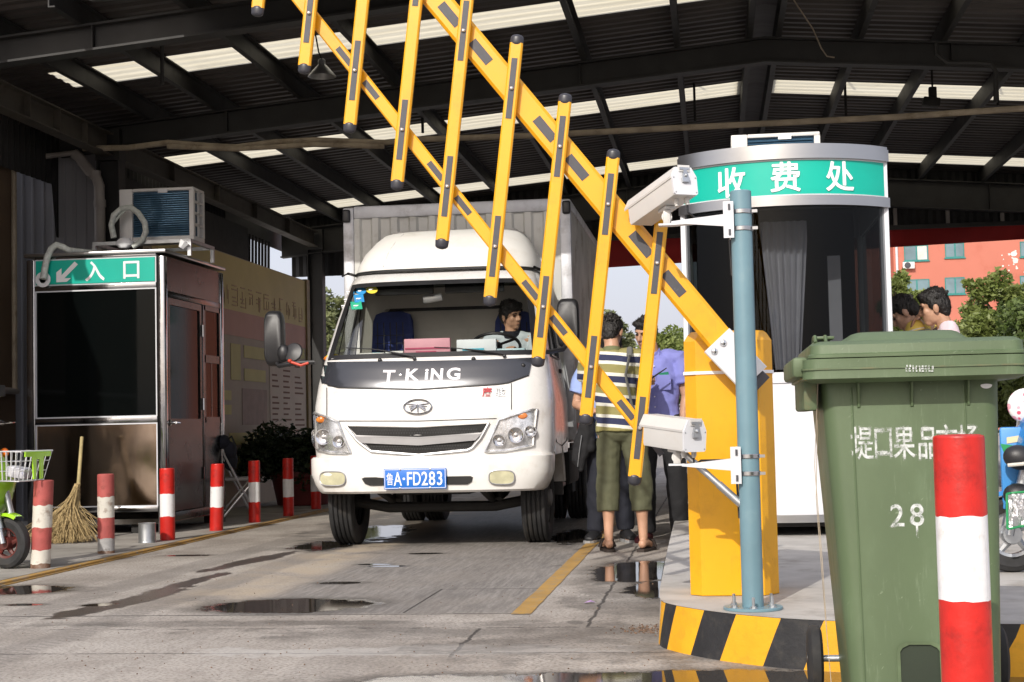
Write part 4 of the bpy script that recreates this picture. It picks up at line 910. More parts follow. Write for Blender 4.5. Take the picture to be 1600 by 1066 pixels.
m = MB(); m.bb(PY(1296, 500, 10.9).x, PY(1316, 500, 10.9).x, 10.9, 10.93, 1.3, 2.1); m.build('notice_sheet', bpy.data.materials['pale_booth_sheet'], rb)
aX0 = PY(1142, 210, 11.8).x; aX1 = PY(1281, 205, 11.8)
aircon(((aX0+aX1.x)/2, 11.8, 2.80), aX1.x-aX0, aX1.z-2.80, .32, 'white air conditioner with blue fins on the right toll booth roof')
mb = MB(); mb.bb(aX0+.05, aX1.x-.05, 11.85, 12.08, 2.787, 2.799); tag(mb.build('air_conditioner_plinth', m_steel), 'low steel plinth under the air conditioner on the right booth', 'plinth')
# ---------------------------------------------------------------- barrier gate
YB_ = 6.80
bg_ = thing('barrier_gate', (.07, 7.0, IZ), 0, 'raised yellow barrier fence gate with hanging slats and grey reflector strips', 'barrier')
def cabp(px, py): return PY(px, py, YB_)
cx0, cx1 = -.122, .265
def octo(x0, x1, y0, y1, ch, z): return [Vector(p+(z,)) for p in ((x0+ch, y0), (x1-ch*1.3, y0), (x1, y0+ch*1.6), (x1, y1-ch), (x1-ch, y1), (x0+ch, y1), (x0, y1-ch), (x0, y0+ch))]
ztop = cabp(1140, 516).z; zsp = cabp(1140, 582).z
m = MB(); m.loft([octo(cx0, cx1, YB_, 7.18, .05, IZ+.003), octo(cx0, cx1, YB_, 7.18, .05, zsp-.006)]); m.build('cabinet', m_yel, bg_, 20)
m = MB(); m.loft([octo(cx0-.006, cx1+.006, YB_-.006, 7.186, .05, zsp-.006), octo(cx0-.006, cx1+.006, YB_-.006, 7.186, .05, zsp+.008)]); m.build('cabinet_seam', m_signw, bg_, 20)
m = MB(); m.loft([octo(cx0, cx1, YB_, 7.18, .05, zsp+.008), octo(cx0, cx1, YB_, 7.18, .05, ztop-.045), octo(cx0+.02, cx1-.02, YB_+.02, 7.16, .045, ztop-.012), octo(cx0+.035, cx1-.035, YB_+.035, 7.145, .04, ztop)]); m.build('cabinet_cap', m_yel, bg_, 20)
# door outline and lock on the front
YA = 6.70
def ap(px, py, Y=YA): return PY(px, py, Y)
A0 = ap(1137, 545); A1 = ap(683, 0); ad = (A1-A0).normalized(); an = Vector((ad.z, 0, -ad.x))     # an points up-right
if an.x < 0: an = -an
def bar(p, q, wd, th, ch, mi=0, y=YA):
    """bevelled rectangular tube from p to q in the plane of the gate"""
    d = (q-p).normalized(); nn = Vector((d.z, 0, -d.x)); m = MB(); rings = []
    for e in (p, q): rings.append([e+nn*(a*wd/2)+Vector((0, b*th/2, 0)) for a, b in ((1-ch, -1), (1, -1+ch*wd/th), (1, 1-ch*wd/th), (1-ch, 1), (-1+ch, 1), (-1, 1-ch*wd/th), (-1, -1+ch*wd/th), (-1+ch, -1))])
    m.loft(rings, True, True, mi); return m
arm_top = A0+ad*2.75
m = bar(A0-ad*.02, arm_top, .118, .050, .22); arm = m.build('boom_arm', m_yel, bg_, 20)
# bracket: white shoe with two bolts
b0 = ap(1118, 533)+ad*.00; p0 = ap(1122, 538, YA-.04); p1 = ap(1190, 602, YA-.04)
m = bar(ap(1120, 532, YA)+ad*.0, ap(1178, 592, YA), .150, .072, .06); shoe = m.build('bracket', m_white_al, arm, 20)
m = bar(ap(1176, 590, YA), ap(1190, 603, YA), .10, .05, .1); m.build('bracket_end', m_grey_refl, shoe, 20)
def bolt(p, r=.012, dy=-.001):
    m = MB(); m.lathe([(r, 0), (r, .004), (r*.8, .009), (r*.4, .012)], p, (R(90), 0, 0), 14); return m
for px, py in ((1116, 549), (1130, 536)): bolt(ap(px, py, YA-.037), .015).build('bolt', m_chrome, shoe)
MB().cyl((ap(1172, 588).x, YA+.03, ap(1172, 588).z), (ap(1172, 588).x, YB_+.02, ap(1172, 588).z), .03).build('pivot_shaft', m_steel, bg_)
# lower rail
L0 = ap(990, 655); L1 = ap(468, 0); ld = (L1-L0).normalized()
rail = bar(L0-ld*.03, L0+ld*3.4, .058, .035, .22).build('lower_rail', m_yel, bg_, 20)
# slats
def strip(p, d, ln, wd, Y):
    nn = Vector((d.z, 0, -d.x)); m = MB(); a = [p-d*ln/2-nn*wd/2, p+d*ln/2-nn*wd/2, p+d*ln/2+nn*wd/2, p-d*ln/2+nn*wd/2]
    m.prism([Vector((q.x, Y, q.z)) for q in a], (0, .0015, 0)); return m
YS = 6.645
def isect(p, d, a, e):
    den = d.x*e.z-d.z*e.x; t = ((a.x-p.x)*e.z-(a.z-p.z)*e.x)/den; return p+d*t
bots = [(992, 745), (916, 650), (841, 560), (766, 465), (691, 376), (621, 284), (547, 195), (476, 103), (403, 13)]
for i in range(11):
    if i < 9: b = ap(*bots[i], YS)
    else: b = ap(bots[8][0]-73*(i-8), bots[8][1]-91*(i-8), YS)
    u = ap(bots[min(i, 8)][0]+.104*400-73*max(0, i-8), bots[min(i, 8)][1]-400-91*max(0, i-8), YS); d = (u-b).normalized(); ln = 1.135
    t = b+d*ln; s_ = bar(b, t, .058, .028, .24, y=YS).build('slat', m_yel, bg_, 20)
    for e, sg_ in ((b, -1), (t, 1)):
        m = MB(); m.chain([e+d*sg_*.001, e+d*sg_*.024], [(.031, .018), (.029, .017)], 14); m.build('end_cap', m_cap, s_)
    pa = isect(b, d, A0, ad); pl = isect(b, d, L0, ld)
    for q in (pa, pl):
        strip(q, d, .27, .026, YS-.0165).build('reflector_strip', m_grey_refl, s_, 0)
        bolt(Vector((q.x, YS-.016, q.z)), .010).build('bolt', m_chrome, s_)
    if i % 2 == 0:
        for sg_ in (-1, 1):
            q = pa+ad*sg_*.112; strip(Vector((q.x, 0, q.z)), ad, .125, .042, YA-.0268).build('reflector_strip', m_grey_refl, arm, 0)
            q = pl+ld*sg_*.10; strip(Vector((q.x, 0, q.z)), ld, .10, .026, YA-.0192).build('reflector_strip', m_grey_refl, rail, 0)

# ---------------------------------------------------------------- camera pole and cameras
pb = Vector((.137, 6.33, IZ)); pt = PY(1157, 300, 6.33); pr_ = .0435
pole = thing('camera_pole', pb, 0, 'blue grey painted round pole with a bolted foot plate on the kerb island', 'pole')
m = MB(); m.cyl(pb+Vector((0, 0, .012)), Vector((pb.x, pb.y, pt.z)), pr_, n=36); m.lathe([(pr_, 0), (pr_*.9, .004), (.01, .005)], (pb.x, pb.y, pt.z), n=36); m.build('shaft', m_pole, pole)
m = MB(); m.lathe([(.118, 0.0), (.12, .002), (.12, .010), (.117, .012), (.02, .012)], pb, n=40); m.build('foot_plate', m_pole, pole)
for a in (35, 145, 215, 325, 270, 90):
    q = pb+Vector((.092*math.cos(R(a)), .092*math.sin(R(a)), .012)); mm = MB(); mm.cyl(q, q+Vector((0, 0, .045)), .006, n=8); mm.lathe([(.012, 0), (.012, .01)], q, n=6); mm.lathe([(.017, 0), (.017, .003)], q, n=14); mm.build('anchor_bolt', m_steel, pole)
def camera(plate_px, front_px, Yp, dY, wd, hh, arm_z, armx, label, tilt, ringz):
    """box camera: back plate near us, body running away to the left"""
    c = PY(*plate_px, Yp); f = PY(*front_px, Yp+dY)
    t = thing('security_camera', (c.x, c.y, c.z), 0, label, 'camera')
    d = (f-c).normalized(); side = Vector((-d.y, d.x, 0)).normalized()
    if side.x > 0: side = -side
    side = -side; upv = side.cross(d).normalized()
    if upv.z < 0: upv = -upv
    Ln = (f-c).length
    def P(a, b, l): return c+side*a+upv*b+d*l
    def sect(prof, l): return [P(a*wd/2, b*hh/2, l) for a, b in prof]
    body = [(-.92, -1), (.92, -1), (.98, -.8), (.98, .35), (.62, .92), (-.62, .92), (-.98, .35), (-.98, -.8)]
    shade = [(-1.04, .22), (-1.07, .36), (-.66, 1.04), (.66, 1.04), (1.07, .36), (1.04, .22), (1.0, .22), (1.0, .36), (.62, .96), (-.62, .96), (-1.0, .36), (-1.0, .22)]
    m = MB(); m.loft([sect(body, .006), sect(body, Ln)]); hb = m.build('housing', m_cam, t, 20)
    m = MB(); m.loft([sect(shade, .004), sect(shade, Ln+.03)]); m.build('sun_shade', m_cam, t, 20)
    plate = [(-.98, -.92), (-.86, -1.03), (.86, -1.03), (.98, -.92), (1.02, .30), (.66, .99), (-.66, .99), (-1.02, .30)]
    m = MB(); m.loft([sect(plate, -.006), sect(plate, .006)]); bp = m.build('back_plate', m_white_al, t, 20)
    m = MB()
    for a, b in ((-.85, -.85), (.85, -.85), (.9, .22), (-.9, .22)): m.ell(P(a*wd/2, b*hh/2, -.006), (.0035, .0035, .0035), None, 8)
    m.build('screw', m_steel, bp)
    m = MB(); x = [P(a, hh*.28+b, -.008) for a, b in ((-.022, .022), (.022, .022), (.022, .012), (-.022, .012))]; m.prism(x, -d*.006)
    m.prism([P(a*.017, hh*.28+b, -.007) for a, b in ((-.4, .012), (.4, .012), (.5, -.0), (1.0, -.03), (.9, -.042), (-.9, -.042), (-1.0, -.03), (-.5, 0))], -d*.012); m.ell(P(0, hh*.16, -.02), (.008, .008, .008), None, 10); m.build('latch', m_steel, bp)
    m = MB(); m.prism([P(a, hh*.47+b, -.007) for a, b in ((-.028, .010), (.028, .010), (.024, -.018), (-.024, -.018))], -d*.004); m.build('latch_seat', m_cam, bp)
    m = MB(); m.prism([P(a*wd/2, b*hh/2, Ln+.001) for a, b in ((-.6, -.6), (.6, -.6), (.6, .5), (-.6, .5))], d*.002); m.build('lens_window', m_glassb, t)
    for a, l in ((-.25, .06), (.45, .04)):
        m = MB(); q = P(a*wd/2, -hh/2, l); m.cyl(q, q-upv*.022, .011, n=12); m.cyl(q-upv*.022, q-upv*.03, .008, n=12); m.build('cable_gland', m_cam, t)
    # mount: knuckle, flat arm, U plate, clamp rings
    q = P(0, -hh/2, Ln*.42); az = arm_z
    m = MB(); m.box(q-upv*.008, (.05, .07, .014), Matrix((side, d, upv)).transposed(), bev=.003)
    kx = Vector((q.x, q.y, 0)); m.cyl((q.x, q.y-.02, (q.z+az)/2), (q.x, q.y+.02, (q.z+az)/2), .022, n=16); m.bb(q.x-.015, q.x+.015, q.y-.028, q.y+.028, az+.008, q.z-.012, bev=.004); m.build('knuckle', m_cam, t)
    m = MB(); xr = pb.x-pr_
    m.prism([(q.x-.035, q.y-.03, az), (q.x-.035, q.y+.03, az), (q.x+.03, q.y+.03, az), (xr-.02, pb.y+.02, az-.0), (xr-.02, pb.y-.02, az), (q.x+.03, q.y-.03, az)], (0, 0, .008))
    m.prism([(q.x+.02, pb.y-.02, az-.001), (xr-.002, pb.y-.02, az-.025), (xr-.002, pb.y-.02, az+.03), (q.x+.02, pb.y-.02, az+.006)], (0, .005, 0)); m.build('bracket_arm', m_white_al, t)
    m = MB(); zc = az; m.bb(xr-.006, xr-.001, pb.y-.05, pb.y+.02, zc-.075, zc+.075); m.prism([(xr-.03, pb.y-.052, zc-.075), (xr+.012, pb.y-.052, zc-.075), (xr+.012, pb.y-.052, zc+.075), (xr-.03, pb.y-.052, zc+.075)], (0, .004, 0)); m.build('bracket_plate', m_white_al, t)
    for z in (zc-.052, zc+.052): MB().bb(xr-.010, xr-.001, pb.y-.057, pb.y-.0525, z-.012, z+.012).build('bolt_slot', m_grey_refl, t)
    for z in ringz:
        m = MB(); m.lathe([(pr_+.003, -.009), (pr_+.0045, -.007), (pr_+.0045, .007), (pr_+.003, .009)], (pb.x, pb.y, zc+z), n=36, caps=False); m.bb(pb.x+pr_, pb.x+pr_+.022, pb.y-.03, pb.y-.022, zc+z-.006, zc+z+.006); m.build('clamp_ring', m_stainb, t)
    # cable
    g_ = P(.45*wd/2, -hh/2, .04)-upv*.03
    m = MB(); m.tube([g_, g_-Vector((0, 0, .03)), Vector((g_.x+.03, g_.y+.02, az+.02)), Vector((xr-.05, pb.y+.05, az+.02)), Vector((xr-.006, pb.y+.055, az-.06)), Vector((xr+.0, pb.y+.05, az-.22))], .005, 6); m.build('cable', m_black, t)
    return t, P, Ln
zlo = PY(1130, 727, 6.33).z; zup = PY(1130, 346, 6.33).z
camera((1085, 681), (1022, 672), 6.28, .27, .105, .128, zlo, 0, 'lower white box camera on the blue grey pole, level over the kerb', 0, (.035, -.035))
camera((1069, 283), (1000, 332), 6.28, .34, .112, .118, zup, 0, 'upper white box camera near the top of the blue grey pole, tilted down', 0, (.035, -.035))
a = PY(1066, 706, 6.36); b = PY(1158, 788, 6.33)
sr = thing('support_rod', (b.x, 6.36, b.z), 0, 'grey slanted support rod under the lower camera', 'rod')
m = MB(); m.cyl(a, a.lerp(b, .62), .0135, n=14); m.build('rod', m_steel, sr); MB().cyl(a.lerp(b, .62), b, .0165, n=14).build('sleeve', m_steel, sr)

# ---------------------------------------------------------------- bollards
def bollard(p, r, h, bands, label, name='bollard', lean=(0, 0), seed=0, grp='red and white striped bollards', jag=.0):
    """bands: (height fraction, material) from the top down; painted edges slightly uneven"""
    rnd = random.Random(seed); t = thing(name, p, 0, label, 'bollard', grp); P = Vector(p)
    n = 40; tops = [1.0]+[b[0] for b in bands]
    offs = [[0]*n]+[[(mnoise.noise(Vector((math.cos(k*2*math.pi/n)*1.7+seed, math.sin(k*2*math.pi/n)*1.7, i*3.1)))*.012+rnd.uniform(-1, 1)*.002)*jag for k in range(n)] for i in range(len(bands)-1)]+[[0]*n]
    mats_ = []; m = MB()
    for i, (fr, mt) in enumerate(bands):
        if mt not in mats_: mats_.append(mt)
        rings = []
        for q in range(5):
            k = q/4; rr = r*(1+.0*q)
            rings.append([P+Vector((rr*math.cos(2*math.pi*a/n), rr*math.sin(2*math.pi*a/n), 0))+Vector((lean[0], lean[1], 0))*((tops[i]+(tops[i+1]-tops[i])*k))+Vector((0, 0, max(0, h*(tops[i]+(tops[i+1]-tops[i])*k)+offs[i][a]*(1-k)+offs[i+1][a]*k))) for a in range(n)])
        m.loft(rings, True, False, mats_.index(mt))
    m.build('post', mats_, t, 50)
    m = MB(); m.lathe([(r, -.002), (r*.97, .004), (r*.80, .008), (.003, .009)], P+Vector((lean[0], lean[1], h)), n=n); m.build('cap', bands[0][1], t)
    return t
bh = lambda px, py, p: PY(px, py, p.y).z
def bol(px, pyb, pyt, wpx, bands, label, **k):
    p = G(px, pyb); tz = PY(px, pyt, p.y); r = wpx/2/FPX*(p.y*1.02)
    return bollard((p.x, p.y, 0), r, tz.z, bands, label, lean=(k.pop('lx', 0), 0), **k)
bol(63, 890, 752, 31, [(.728, m_redf), (.475, m_whtf), (.225, m_redf), (.07, m_whtf), (0, m_rust)], 'rusty faded bollard with four bands, foremost of the left row beside the scooter', seed=1, jag=.8, lx=.03)
bol(166, 867, 742, 26.5, [(.725, m_redf), (.465, m_whtf), (.21, m_redf), (.055, mat('bare_grey_base', (.38, .37, .36), .6, 0, .2, 9, dirt=('#3b3028', .8, 10))), (0, m_rust)], 'faded pink red bollard with a bare grey base in front of the steel booth', seed=2, jag=.7)
bol(262, 846, 733, 23.5, [(.66, m_red), (.345, m_wht), (0, m_red)], 'bright red and white bollard at the front corner of the left booth', seed=3, jag=.8)
bol(338, 831, 726, 21, [(.67, m_red), (.365, m_wht), (0, m_red)], 'bright red and white bollard at the back corner of the left booth', seed=4, jag=.8, lx=.02)
bol(398, 818, 721, 18.5, [(.665, m_red), (.345, m_wht), (0, m_red)], 'shaded red and white bollard beside the chair', seed=5, jag=.6)
bol(451, 808, 717, 17, [(.655, m_red), (.345, m_wht), (0, m_red)], 'shaded red and white bollard in front of the planter pot', seed=6, jag=.6)
bol(494, 797, 713, 16, [(.655, m_red), (.345, m_wht), (0, m_red)], 'red bollard half hidden behind the truck bumper', seed=7, jag=.5)
p = PY(1497, 684, 4.1); q = PY(1512, 1066, 4.1)
h = p.z; z2 = [PY(1500, 806, 4.1).z/h, PY(1505, 938, 4.1).z/h]
bollard((p.x+.004, 4.12, 0), .0655, h, [(z2[0], m_red), (z2[1], m_wht), (.21, m_red), (.04, m_wht), (0, m_red)], 'large glossy red and white bollard right in front of the green bin', seed=8, jag=.35)

# ---------------------------------------------------------------- green wheelie bin
bnX, bnY = .62, 4.9
bn = thing('wheelie_bin', (bnX, 5.25, 0), 0, 'large dark green wheelie bin with white stencilled characters and a closed lid', 'bin')
def rr(x0, x1, y0, y1, r, z, n=4):
    o = []
    for cx, cy, a0 in ((x1-r, y1-r, 0), (x0+r, y1-r, 90), (x0+r, y0+r, 180), (x1-r, y0+r, 270)):
        for k in range(n+1): a = R(a0+90*k/n); o.append(Vector((cx+r*math.cos(a), cy+r*math.sin(a), z)))
    return o
bd0 = lambda z: (.408-(.062)*(z-.06), .868+.035*(z-.06), 4.955+.045*(z-.06), 5.44+.16*(z-.06))
def bring(z, r=.05): x0, x1, y0, y1 = bd0(z); return rr(x0, x1, y0, y1, r, z, 5)
zr = 1.075
m = MB(); m.loft([bring(.05, .04), bring(.07), bring(.3), bring(.7), bring(zr)], True, True); 
body = m.build('body', m_green, bn, 40)
# shallow moulded side fields on the front, pedal recess, ribs under the rim
def fr(x, z, o=.0): 
    x0, x1, y0, y1 = bd0(z); return Vector((x, y0-o, z))
for px in (1345, 1430, 1520):
    x = PY(px, 600, 4.9).x; m = MB()
    m.add([fr(x-.005, .985, .001), fr(x+.005, .985, .001), fr(x+.005, zr-.01, .001), fr(x-.005, zr-.01, .001), fr(x-.003, .988, .006), fr(x+.003, .988, .006), fr(x+.003, zr-.01, .030), fr(x-.003, zr-.01, .030)], [(0, 3, 2, 1), (4, 5, 6, 7), (0, 1, 5, 4), (2, 3, 7, 6), (1, 2, 6, 5), (0, 4, 7, 3)])
    m.build('rim_rib', m_green, bn, 0)
m = MB(); xl_ = PY(1345, 800, 4.9).x; xr_ = PY(1522, 700, 4.9).x
for xa_ in (xl_, xr_): m.tube([fr(xa_-.0, .08, -.001), fr(xa_-.003, .5, -.001), fr(xa_-.008, 1.05, -.001)], .0045, 6)
m.build('moulding', m_green, bn)
xa_, xb_ = PY(1405, 1030, 4.9).x, PY(1478, 1030, 4.9).x; zt_ = PY(1440, 1003, 4.92).z
m = MB(); rc = []
for o, ins in ((.0015, 0), (-.012, .010)):
    rc.append([Vector((q.x, fr(0, q.z).y-(.0025 if o > 0 else .001), q.z)) for q in [Vector((xa_+ins, 0, .06)), Vector((xb_-ins, 0, .06)), Vector((xb_-ins, 0, zt_-.035)), Vector((xb_-ins-.008, 0, zt_-.014-ins)), Vector((xb_-ins-.028, 0, zt_-.004-ins)), Vector((xa_+ins+.028, 0, zt_-.004-ins)), Vector((xa_+ins+.008, 0, zt_-.014-ins)), Vector((xa_+ins, 0, zt_-.035))]])
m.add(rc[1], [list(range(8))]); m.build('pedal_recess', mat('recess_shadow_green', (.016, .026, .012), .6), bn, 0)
m = MB(); m.loft([[p+Vector((0, -.008, 0)) for p in rc[0]], [p+Vector((0, -.008, 0)) for p in rc[1]]], True, False); m.build('recess_edge', m_green_d, bn, 0)
m = MB(); m.chain([Vector(((xa_+xb_)/2-.02, 4.91, .10)), Vector(((xa_+xb_)/2+.035, 4.91, .10))], [(.028, .02), (.028, .02)]); m.build('pedal', m_black, bn)
# rim band
m = MB(); X0, X1, Y0, Y1 = .283, .975, 4.87, 5.66
m.loft([rr(X0+.035, X1-.03, Y0+.035, Y1-.03, .05, 1.066, 5), rr(X0, X1, Y0, Y1, .05, 1.078, 5), rr(X0+.002, X1-.002, Y0+.002, Y1, .05, 1.108, 5), rr(X0+.002, X1-.002, Y0+.002, Y1, .05, 1.140, 5), rr(X0+.02, X1-.02, Y0+.02, Y1-.02, .05, 1.143, 5)]); m.build('rim', m_green, bn, 40)
m = MB(); m.loft([rr(X0-.003, X1+.003, Y0-.003, Y1, .05, 1.106, 5), rr(X0-.003, X1+.003, Y0-.003, Y1, .05, 1.111, 5)]); m.build('rim_line', m_green_d, bn, 40)
# lid: apron, shoulder, hump
m = MB(); a_ = (X0+.018, X1-.005, Y0+.006, Y1-.02)
m.loft([rr(*a_, .045, 1.144, 5), rr(*a_, .045, 1.153, 5), rr(a_[0]+.006, a_[1]-.006, a_[2]+.006, a_[3], .045, 1.157, 5), rr(a_[0]+.008, a_[1]-.008, a_[2]+.010, a_[3], .045, 1.184, 5), rr(a_[0]+.022, a_[1]-.022, a_[2]+.035, a_[3]-.01, .05, 1.197, 5)]); lid = m.build('lid', m_green, bn, 40)
hx0, hx1 = PY(1332, 530, 5.0).x, PY(1500, 525, 5.0).x; hz = 1.229
m = MB(); m.loft([rr(hx0-.025, hx1+.03, 4.96, 5.55, .05, 1.196, 5), rr(hx0, hx1, 5.00, 5.52, .05, hz-.006, 5), rr(hx0+.02, hx1-.012, 5.02, 5.50, .05, hz, 5)]); m.build('lid_hump', m_green, lid, 40)
m = MB()
for px in (1272, 1288): 
    x = PY(px, 535, 5.0).x; m.tube([(x, 4.93, 1.195), (x, 4.95, 1.215), (x, 5.01, 1.215), (x, 5.04, 1.196)], .006, 6)
x0_, x1_ = PY(1270, 535, 5.0).x, PY(1302, 535, 5.0).x; m.bb(x0_, x1_, 4.95, 5.02, 1.206, 1.216, bev=.003); m.build('lid_grip', m_green, lid)
# left side handle lug, back bar, wheels, axle
m = MB(); m.bb(X0-.03, X0+.02, 4.93, 5.55, 1.085, 1.150, bev=.012); m.bb(X0+.005, X0+.05, 5.0, 5.5, .98, 1.09, bev=.01); m.build('side_lug', m_green_d, bn)
m = MB(); m.tube([(X0+.12, Y1-.01, 1.13), (X0+.12, Y1+.07, 1.13), (X1-.12, Y1+.07, 1.13), (X1-.12, Y1-.01, 1.13)], .015, 10); m.build('handle_bar', m_green, bn)
wz = .117; wy = 5.50
m = MB(); m.cyl((.30, wy, wz), (.97, wy, wz), .012, n=12); m.build('axle', m_steel, bn)
for x, sg_ in ((.325, -1), (.945, 1)):
    m = MB(); m.lathe([(.06, 0), (.098, .002), (.115, .012), (.117, .024), (.115, .040), (.098, .050), (.06, .052)], (x-.023, wy, wz), (0, R(90), 0), 36); wo_ = m.build('wheel', m_rubber, bn)
    m = MB(); m.lathe([(.004, -.002), (.02, -.002), (.022, .006), (.061, .008), (.061, .044), (.022, .046), (.02, .054), (.004, .054)], (x-.023, wy, wz), (0, R(90), 0), 24); m.build('hub', m_black, wo_)
# loose plastic strapping hanging on the left side
m = MB(); m.tube([(.335, 5.0, 1.07), (.318, 5.02, .8), (.33, 4.98, .5), (.338, 4.99, .25), (.345, 4.93, .06), (.36, 4.90, .01)], .0013, 6); m.tube([(.34, 5.05, 1.07), (.322, 5.06, .7), (.335, 5.03, .35), (.35, 4.98, .03)], .0013, 6); m.build('dangling_cord', m_pipe, bn)
m_sten = NT('stencil_spray_paint')
def spray(name):
    T = NT(name); P = T.obj(); n1 = T.noise(P, 46, 6, .7); n2 = T.noise(P, 9, 3)
    b = T.n('ShaderNodeBsdfPrincipled'); b.inputs['Base Color'].default_value = (.64, .67, .65, 1); b.inputs['Roughness'].default_value = .7
    t = T.n('ShaderNodeBsdfTransparent'); mx = T.n('ShaderNodeMixShader'); T.L(T.m('MULTIPLY', T.ss(T.m('ADD', n1, T.m('MULTIPLY', n2, .5)), .56, .86), .88), mx.inputs[0]); T.L(t.outputs[0], mx.inputs[1]); T.L(b.outputs[0], mx.inputs[2])
    T.L(mx.outputs[0], T.out.inputs[0]); return T.mat
bpy.data.materials.remove(m_sten.mat)
m_sp = spray('stencil_spray_paint')
T = NT('stencil_overspray'); P = T.obj(); n1 = T.noise(P, 40, 6, .7); b = T.n('ShaderNodeBsdfPrincipled'); b.inputs['Base Color'].default_value = (.7, .72, .7, 1); b.inputs['Roughness'].default_value = .7; t = T.n('ShaderNodeBsdfTransparent'); mx = T.n('ShaderNodeMixShader'); T.L(T.m('MULTIPLY', T.ss(n1, .45, .8), .35), mx.inputs[0]); T.L(t.outputs[0], mx.inputs[1]); T.L(b.outputs[0], mx.inputs[2]); T.L(mx.outputs[0], T.out.inputs[0]); m_sp2 = T.mat
upf = (fr(0, 1.0)-fr(0, .2)).normalized()
for ch, px, py in (('堤', 1351, 693), ('口', 1384, 693), ('果', 1417, 693), ('品', 1455, 693), ('市', 1485, 690), ('场', 1519, 690)):
    q = PY(px, py, 4.92); q = fr(q.x, q.z, .0012)
    text(ch, .112, plane_m(q, (1, 0, 0), upf), m_sp, 'stencil_lettering', body, .0002, .010, sx=.62)
    text(ch, .114, plane_m(q+Vector((0, .0005, 0)), (1, 0, 0), upf), m_sp2, 'overspray', body, .0002, .045, sx=.62)
for ch, px, py in (('2', 1405, 807), ('8', 1436, 806)):
    q = PY(px, py, 4.93); q = fr(q.x, q.z, .0012); text(ch, .098, plane_m(q, (1, 0, 0), upf), m_sp, 'stencil_lettering', body, .0002, .008, sx=.95)
    text(ch, .100, plane_m(q+Vector((0, .0005, 0)), (1, 0, 0), upf), m_sp2, 'overspray', body, .0002, .03, sx=.95)
q = PY(1436, 834, 4.93); m = MB(); q = fr(q.x, q.z, .0008); m.bb(q.x-.003, q.x+.004, q.y-.0004, q.y, q.z-.018, q.z+.03); m.build('paint_drip', m_sp, body, 0)
q = PY(1547, 601, 4.93); q = fr(q.x, q.z, .0015); m = MB(); m.prism([q+Vector((.018*math.cos(a), 0, .011*math.sin(a) if math.sin(a) < 0 else .004*math.sin(a))) for a in [k*math.pi/10 for k in range(20)]], (0, -.001, 0)); m.build('sticker', m_signw, body)
rnd = random.Random(4); m = MB()
for k in range(9):                                    # worn printed marks on the rim, not legible
    q = PY(1415+k*5, 576, 4.87)
    for j in range(3): m.bb(q.x+rnd.uniform(-.002, .002), q.x+.004+rnd.uniform(0, .003), Y0-.0052, Y0-.0045, q.z-.010+j*.007, q.z-.006+j*.007+rnd.uniform(0, .004))
m.build('worn_print', m_sp, body, 0)

# ---------------------------------------------------------------- broom
bp_ = G(122, 852, .012); tp = PY(131, 682, 13.2); bt = PY(122, 770, 12.7)
br = thing('broom', (bp_.x, bp_.y, .012), 0, 'twig broom standing bristles down against the steel booth panel', 'broom')
hb_ = PY(128, 683, 13.55); lo = PY(121, 779, 13.35)
MB().cyl(lo, hb_, .018, .016, 12).build('handle', mat('broom_stick', (.45, .36, .17), .7, 0, .15, 10), br)
rnd = random.Random(7); m = MB()
for i in range(1300):
    a = rnd.gauss(0, .62); s = rnd.uniform(.82, 1.05); yo = rnd.gauss(0, .35)
    base = lo+Vector((rnd.uniform(-.022, .022), rnd.uniform(-.02, .02), rnd.uniform(-.02, .14)))
    ex = .245*max(-1.45, min(1.45, a)); e = Vector((lo.x+ex+.015, 13.05+yo*.22-.1, .014+.10*abs(ex)*rnd.random()+ (rnd.random()**3)*.16))
    mid = base.lerp(e, .4)-Vector((ex*.24, 0, 0))+Vector((rnd.gauss(0, .008), 0, 0)); q = base.lerp(e, .75)-Vector((ex*.14, 0, 0))+Vector((rnd.gauss(0, .018), rnd.gauss(0, .015), rnd.gauss(0, .015)))
    w_ = rnd.uniform(.0022, .0046); d = Vector((1, .2, 0))*w_
    m.add([base-d, base+d, mid+d, mid-d, q+d, q-d, e+d*.4, e-d*.4], [(0, 1, 2, 3), (3, 2, 4, 5), (5, 4, 6, 7)])
T = NT('straw'); n1 = T.noise(T.scale(T.obj(), (1, 1, .15)), 60, 3); T.bsdf(T.mix(T.ss(n1, .3, .7), (.24, .165, .07), (.52, .39, .19)), .8); m.build('bristles', T.mat, br, 0, recalc=False)
m = MB()
for z in (.02, .05, .09): m.lathe([(.030, -.004), (.033, 0), (.030, .004)], lo+Vector((0, 0, z)), n=14, caps=False)
m.build('binding', m_rust, br)

# ---------------------------------------------------------------- folding chair with a dark bag
cp = G(372, 815); cp.z = .012
ch = thing('folding_chair', cp, R(-65), 'metal folding chair in the shade behind the left booth', 'chair')
Mx = Matrix.Translation(cp)@Matrix.Rotation(R(-65), 4, 'Z')
def loc(mb): return mb.xf(Mx)
m_chair = mat('chair_frame', (.60, .60, .60), .35, .6); m_pad = mat('chair_pad_grey', (.26, .25, .24), .7)
for x in (-.20, .20):
    m = MB(); m.tube([(x, .20, 0), (x, -.02, .42), (x, -.16, .70), (x*.95, -.20, .86)], .011, 8); loc(m).build('leg', m_chair, ch)
    m = MB(); m.tube([(x*.9, -.22, 0), (x*.9, .16, .44)], .011, 8); loc(m).build('leg', m_chair, ch)
m = MB(); m.box((0, .03, .445), (.38, .38, .035), bev=.015); loc(m).build('seat', m_pad, ch)
m = MB(); v = [rr(-.19, .19, -.012, .012, .011, z, 2) for z in (0, .26)]; m.box((0, -.195, .75), (.38, .025, .24), (.25, 0, 0), bev=.012); loc(m).build('backrest', m_white_al if False else mat('chair_back_grey', (.48, .47, .46), .5), ch)
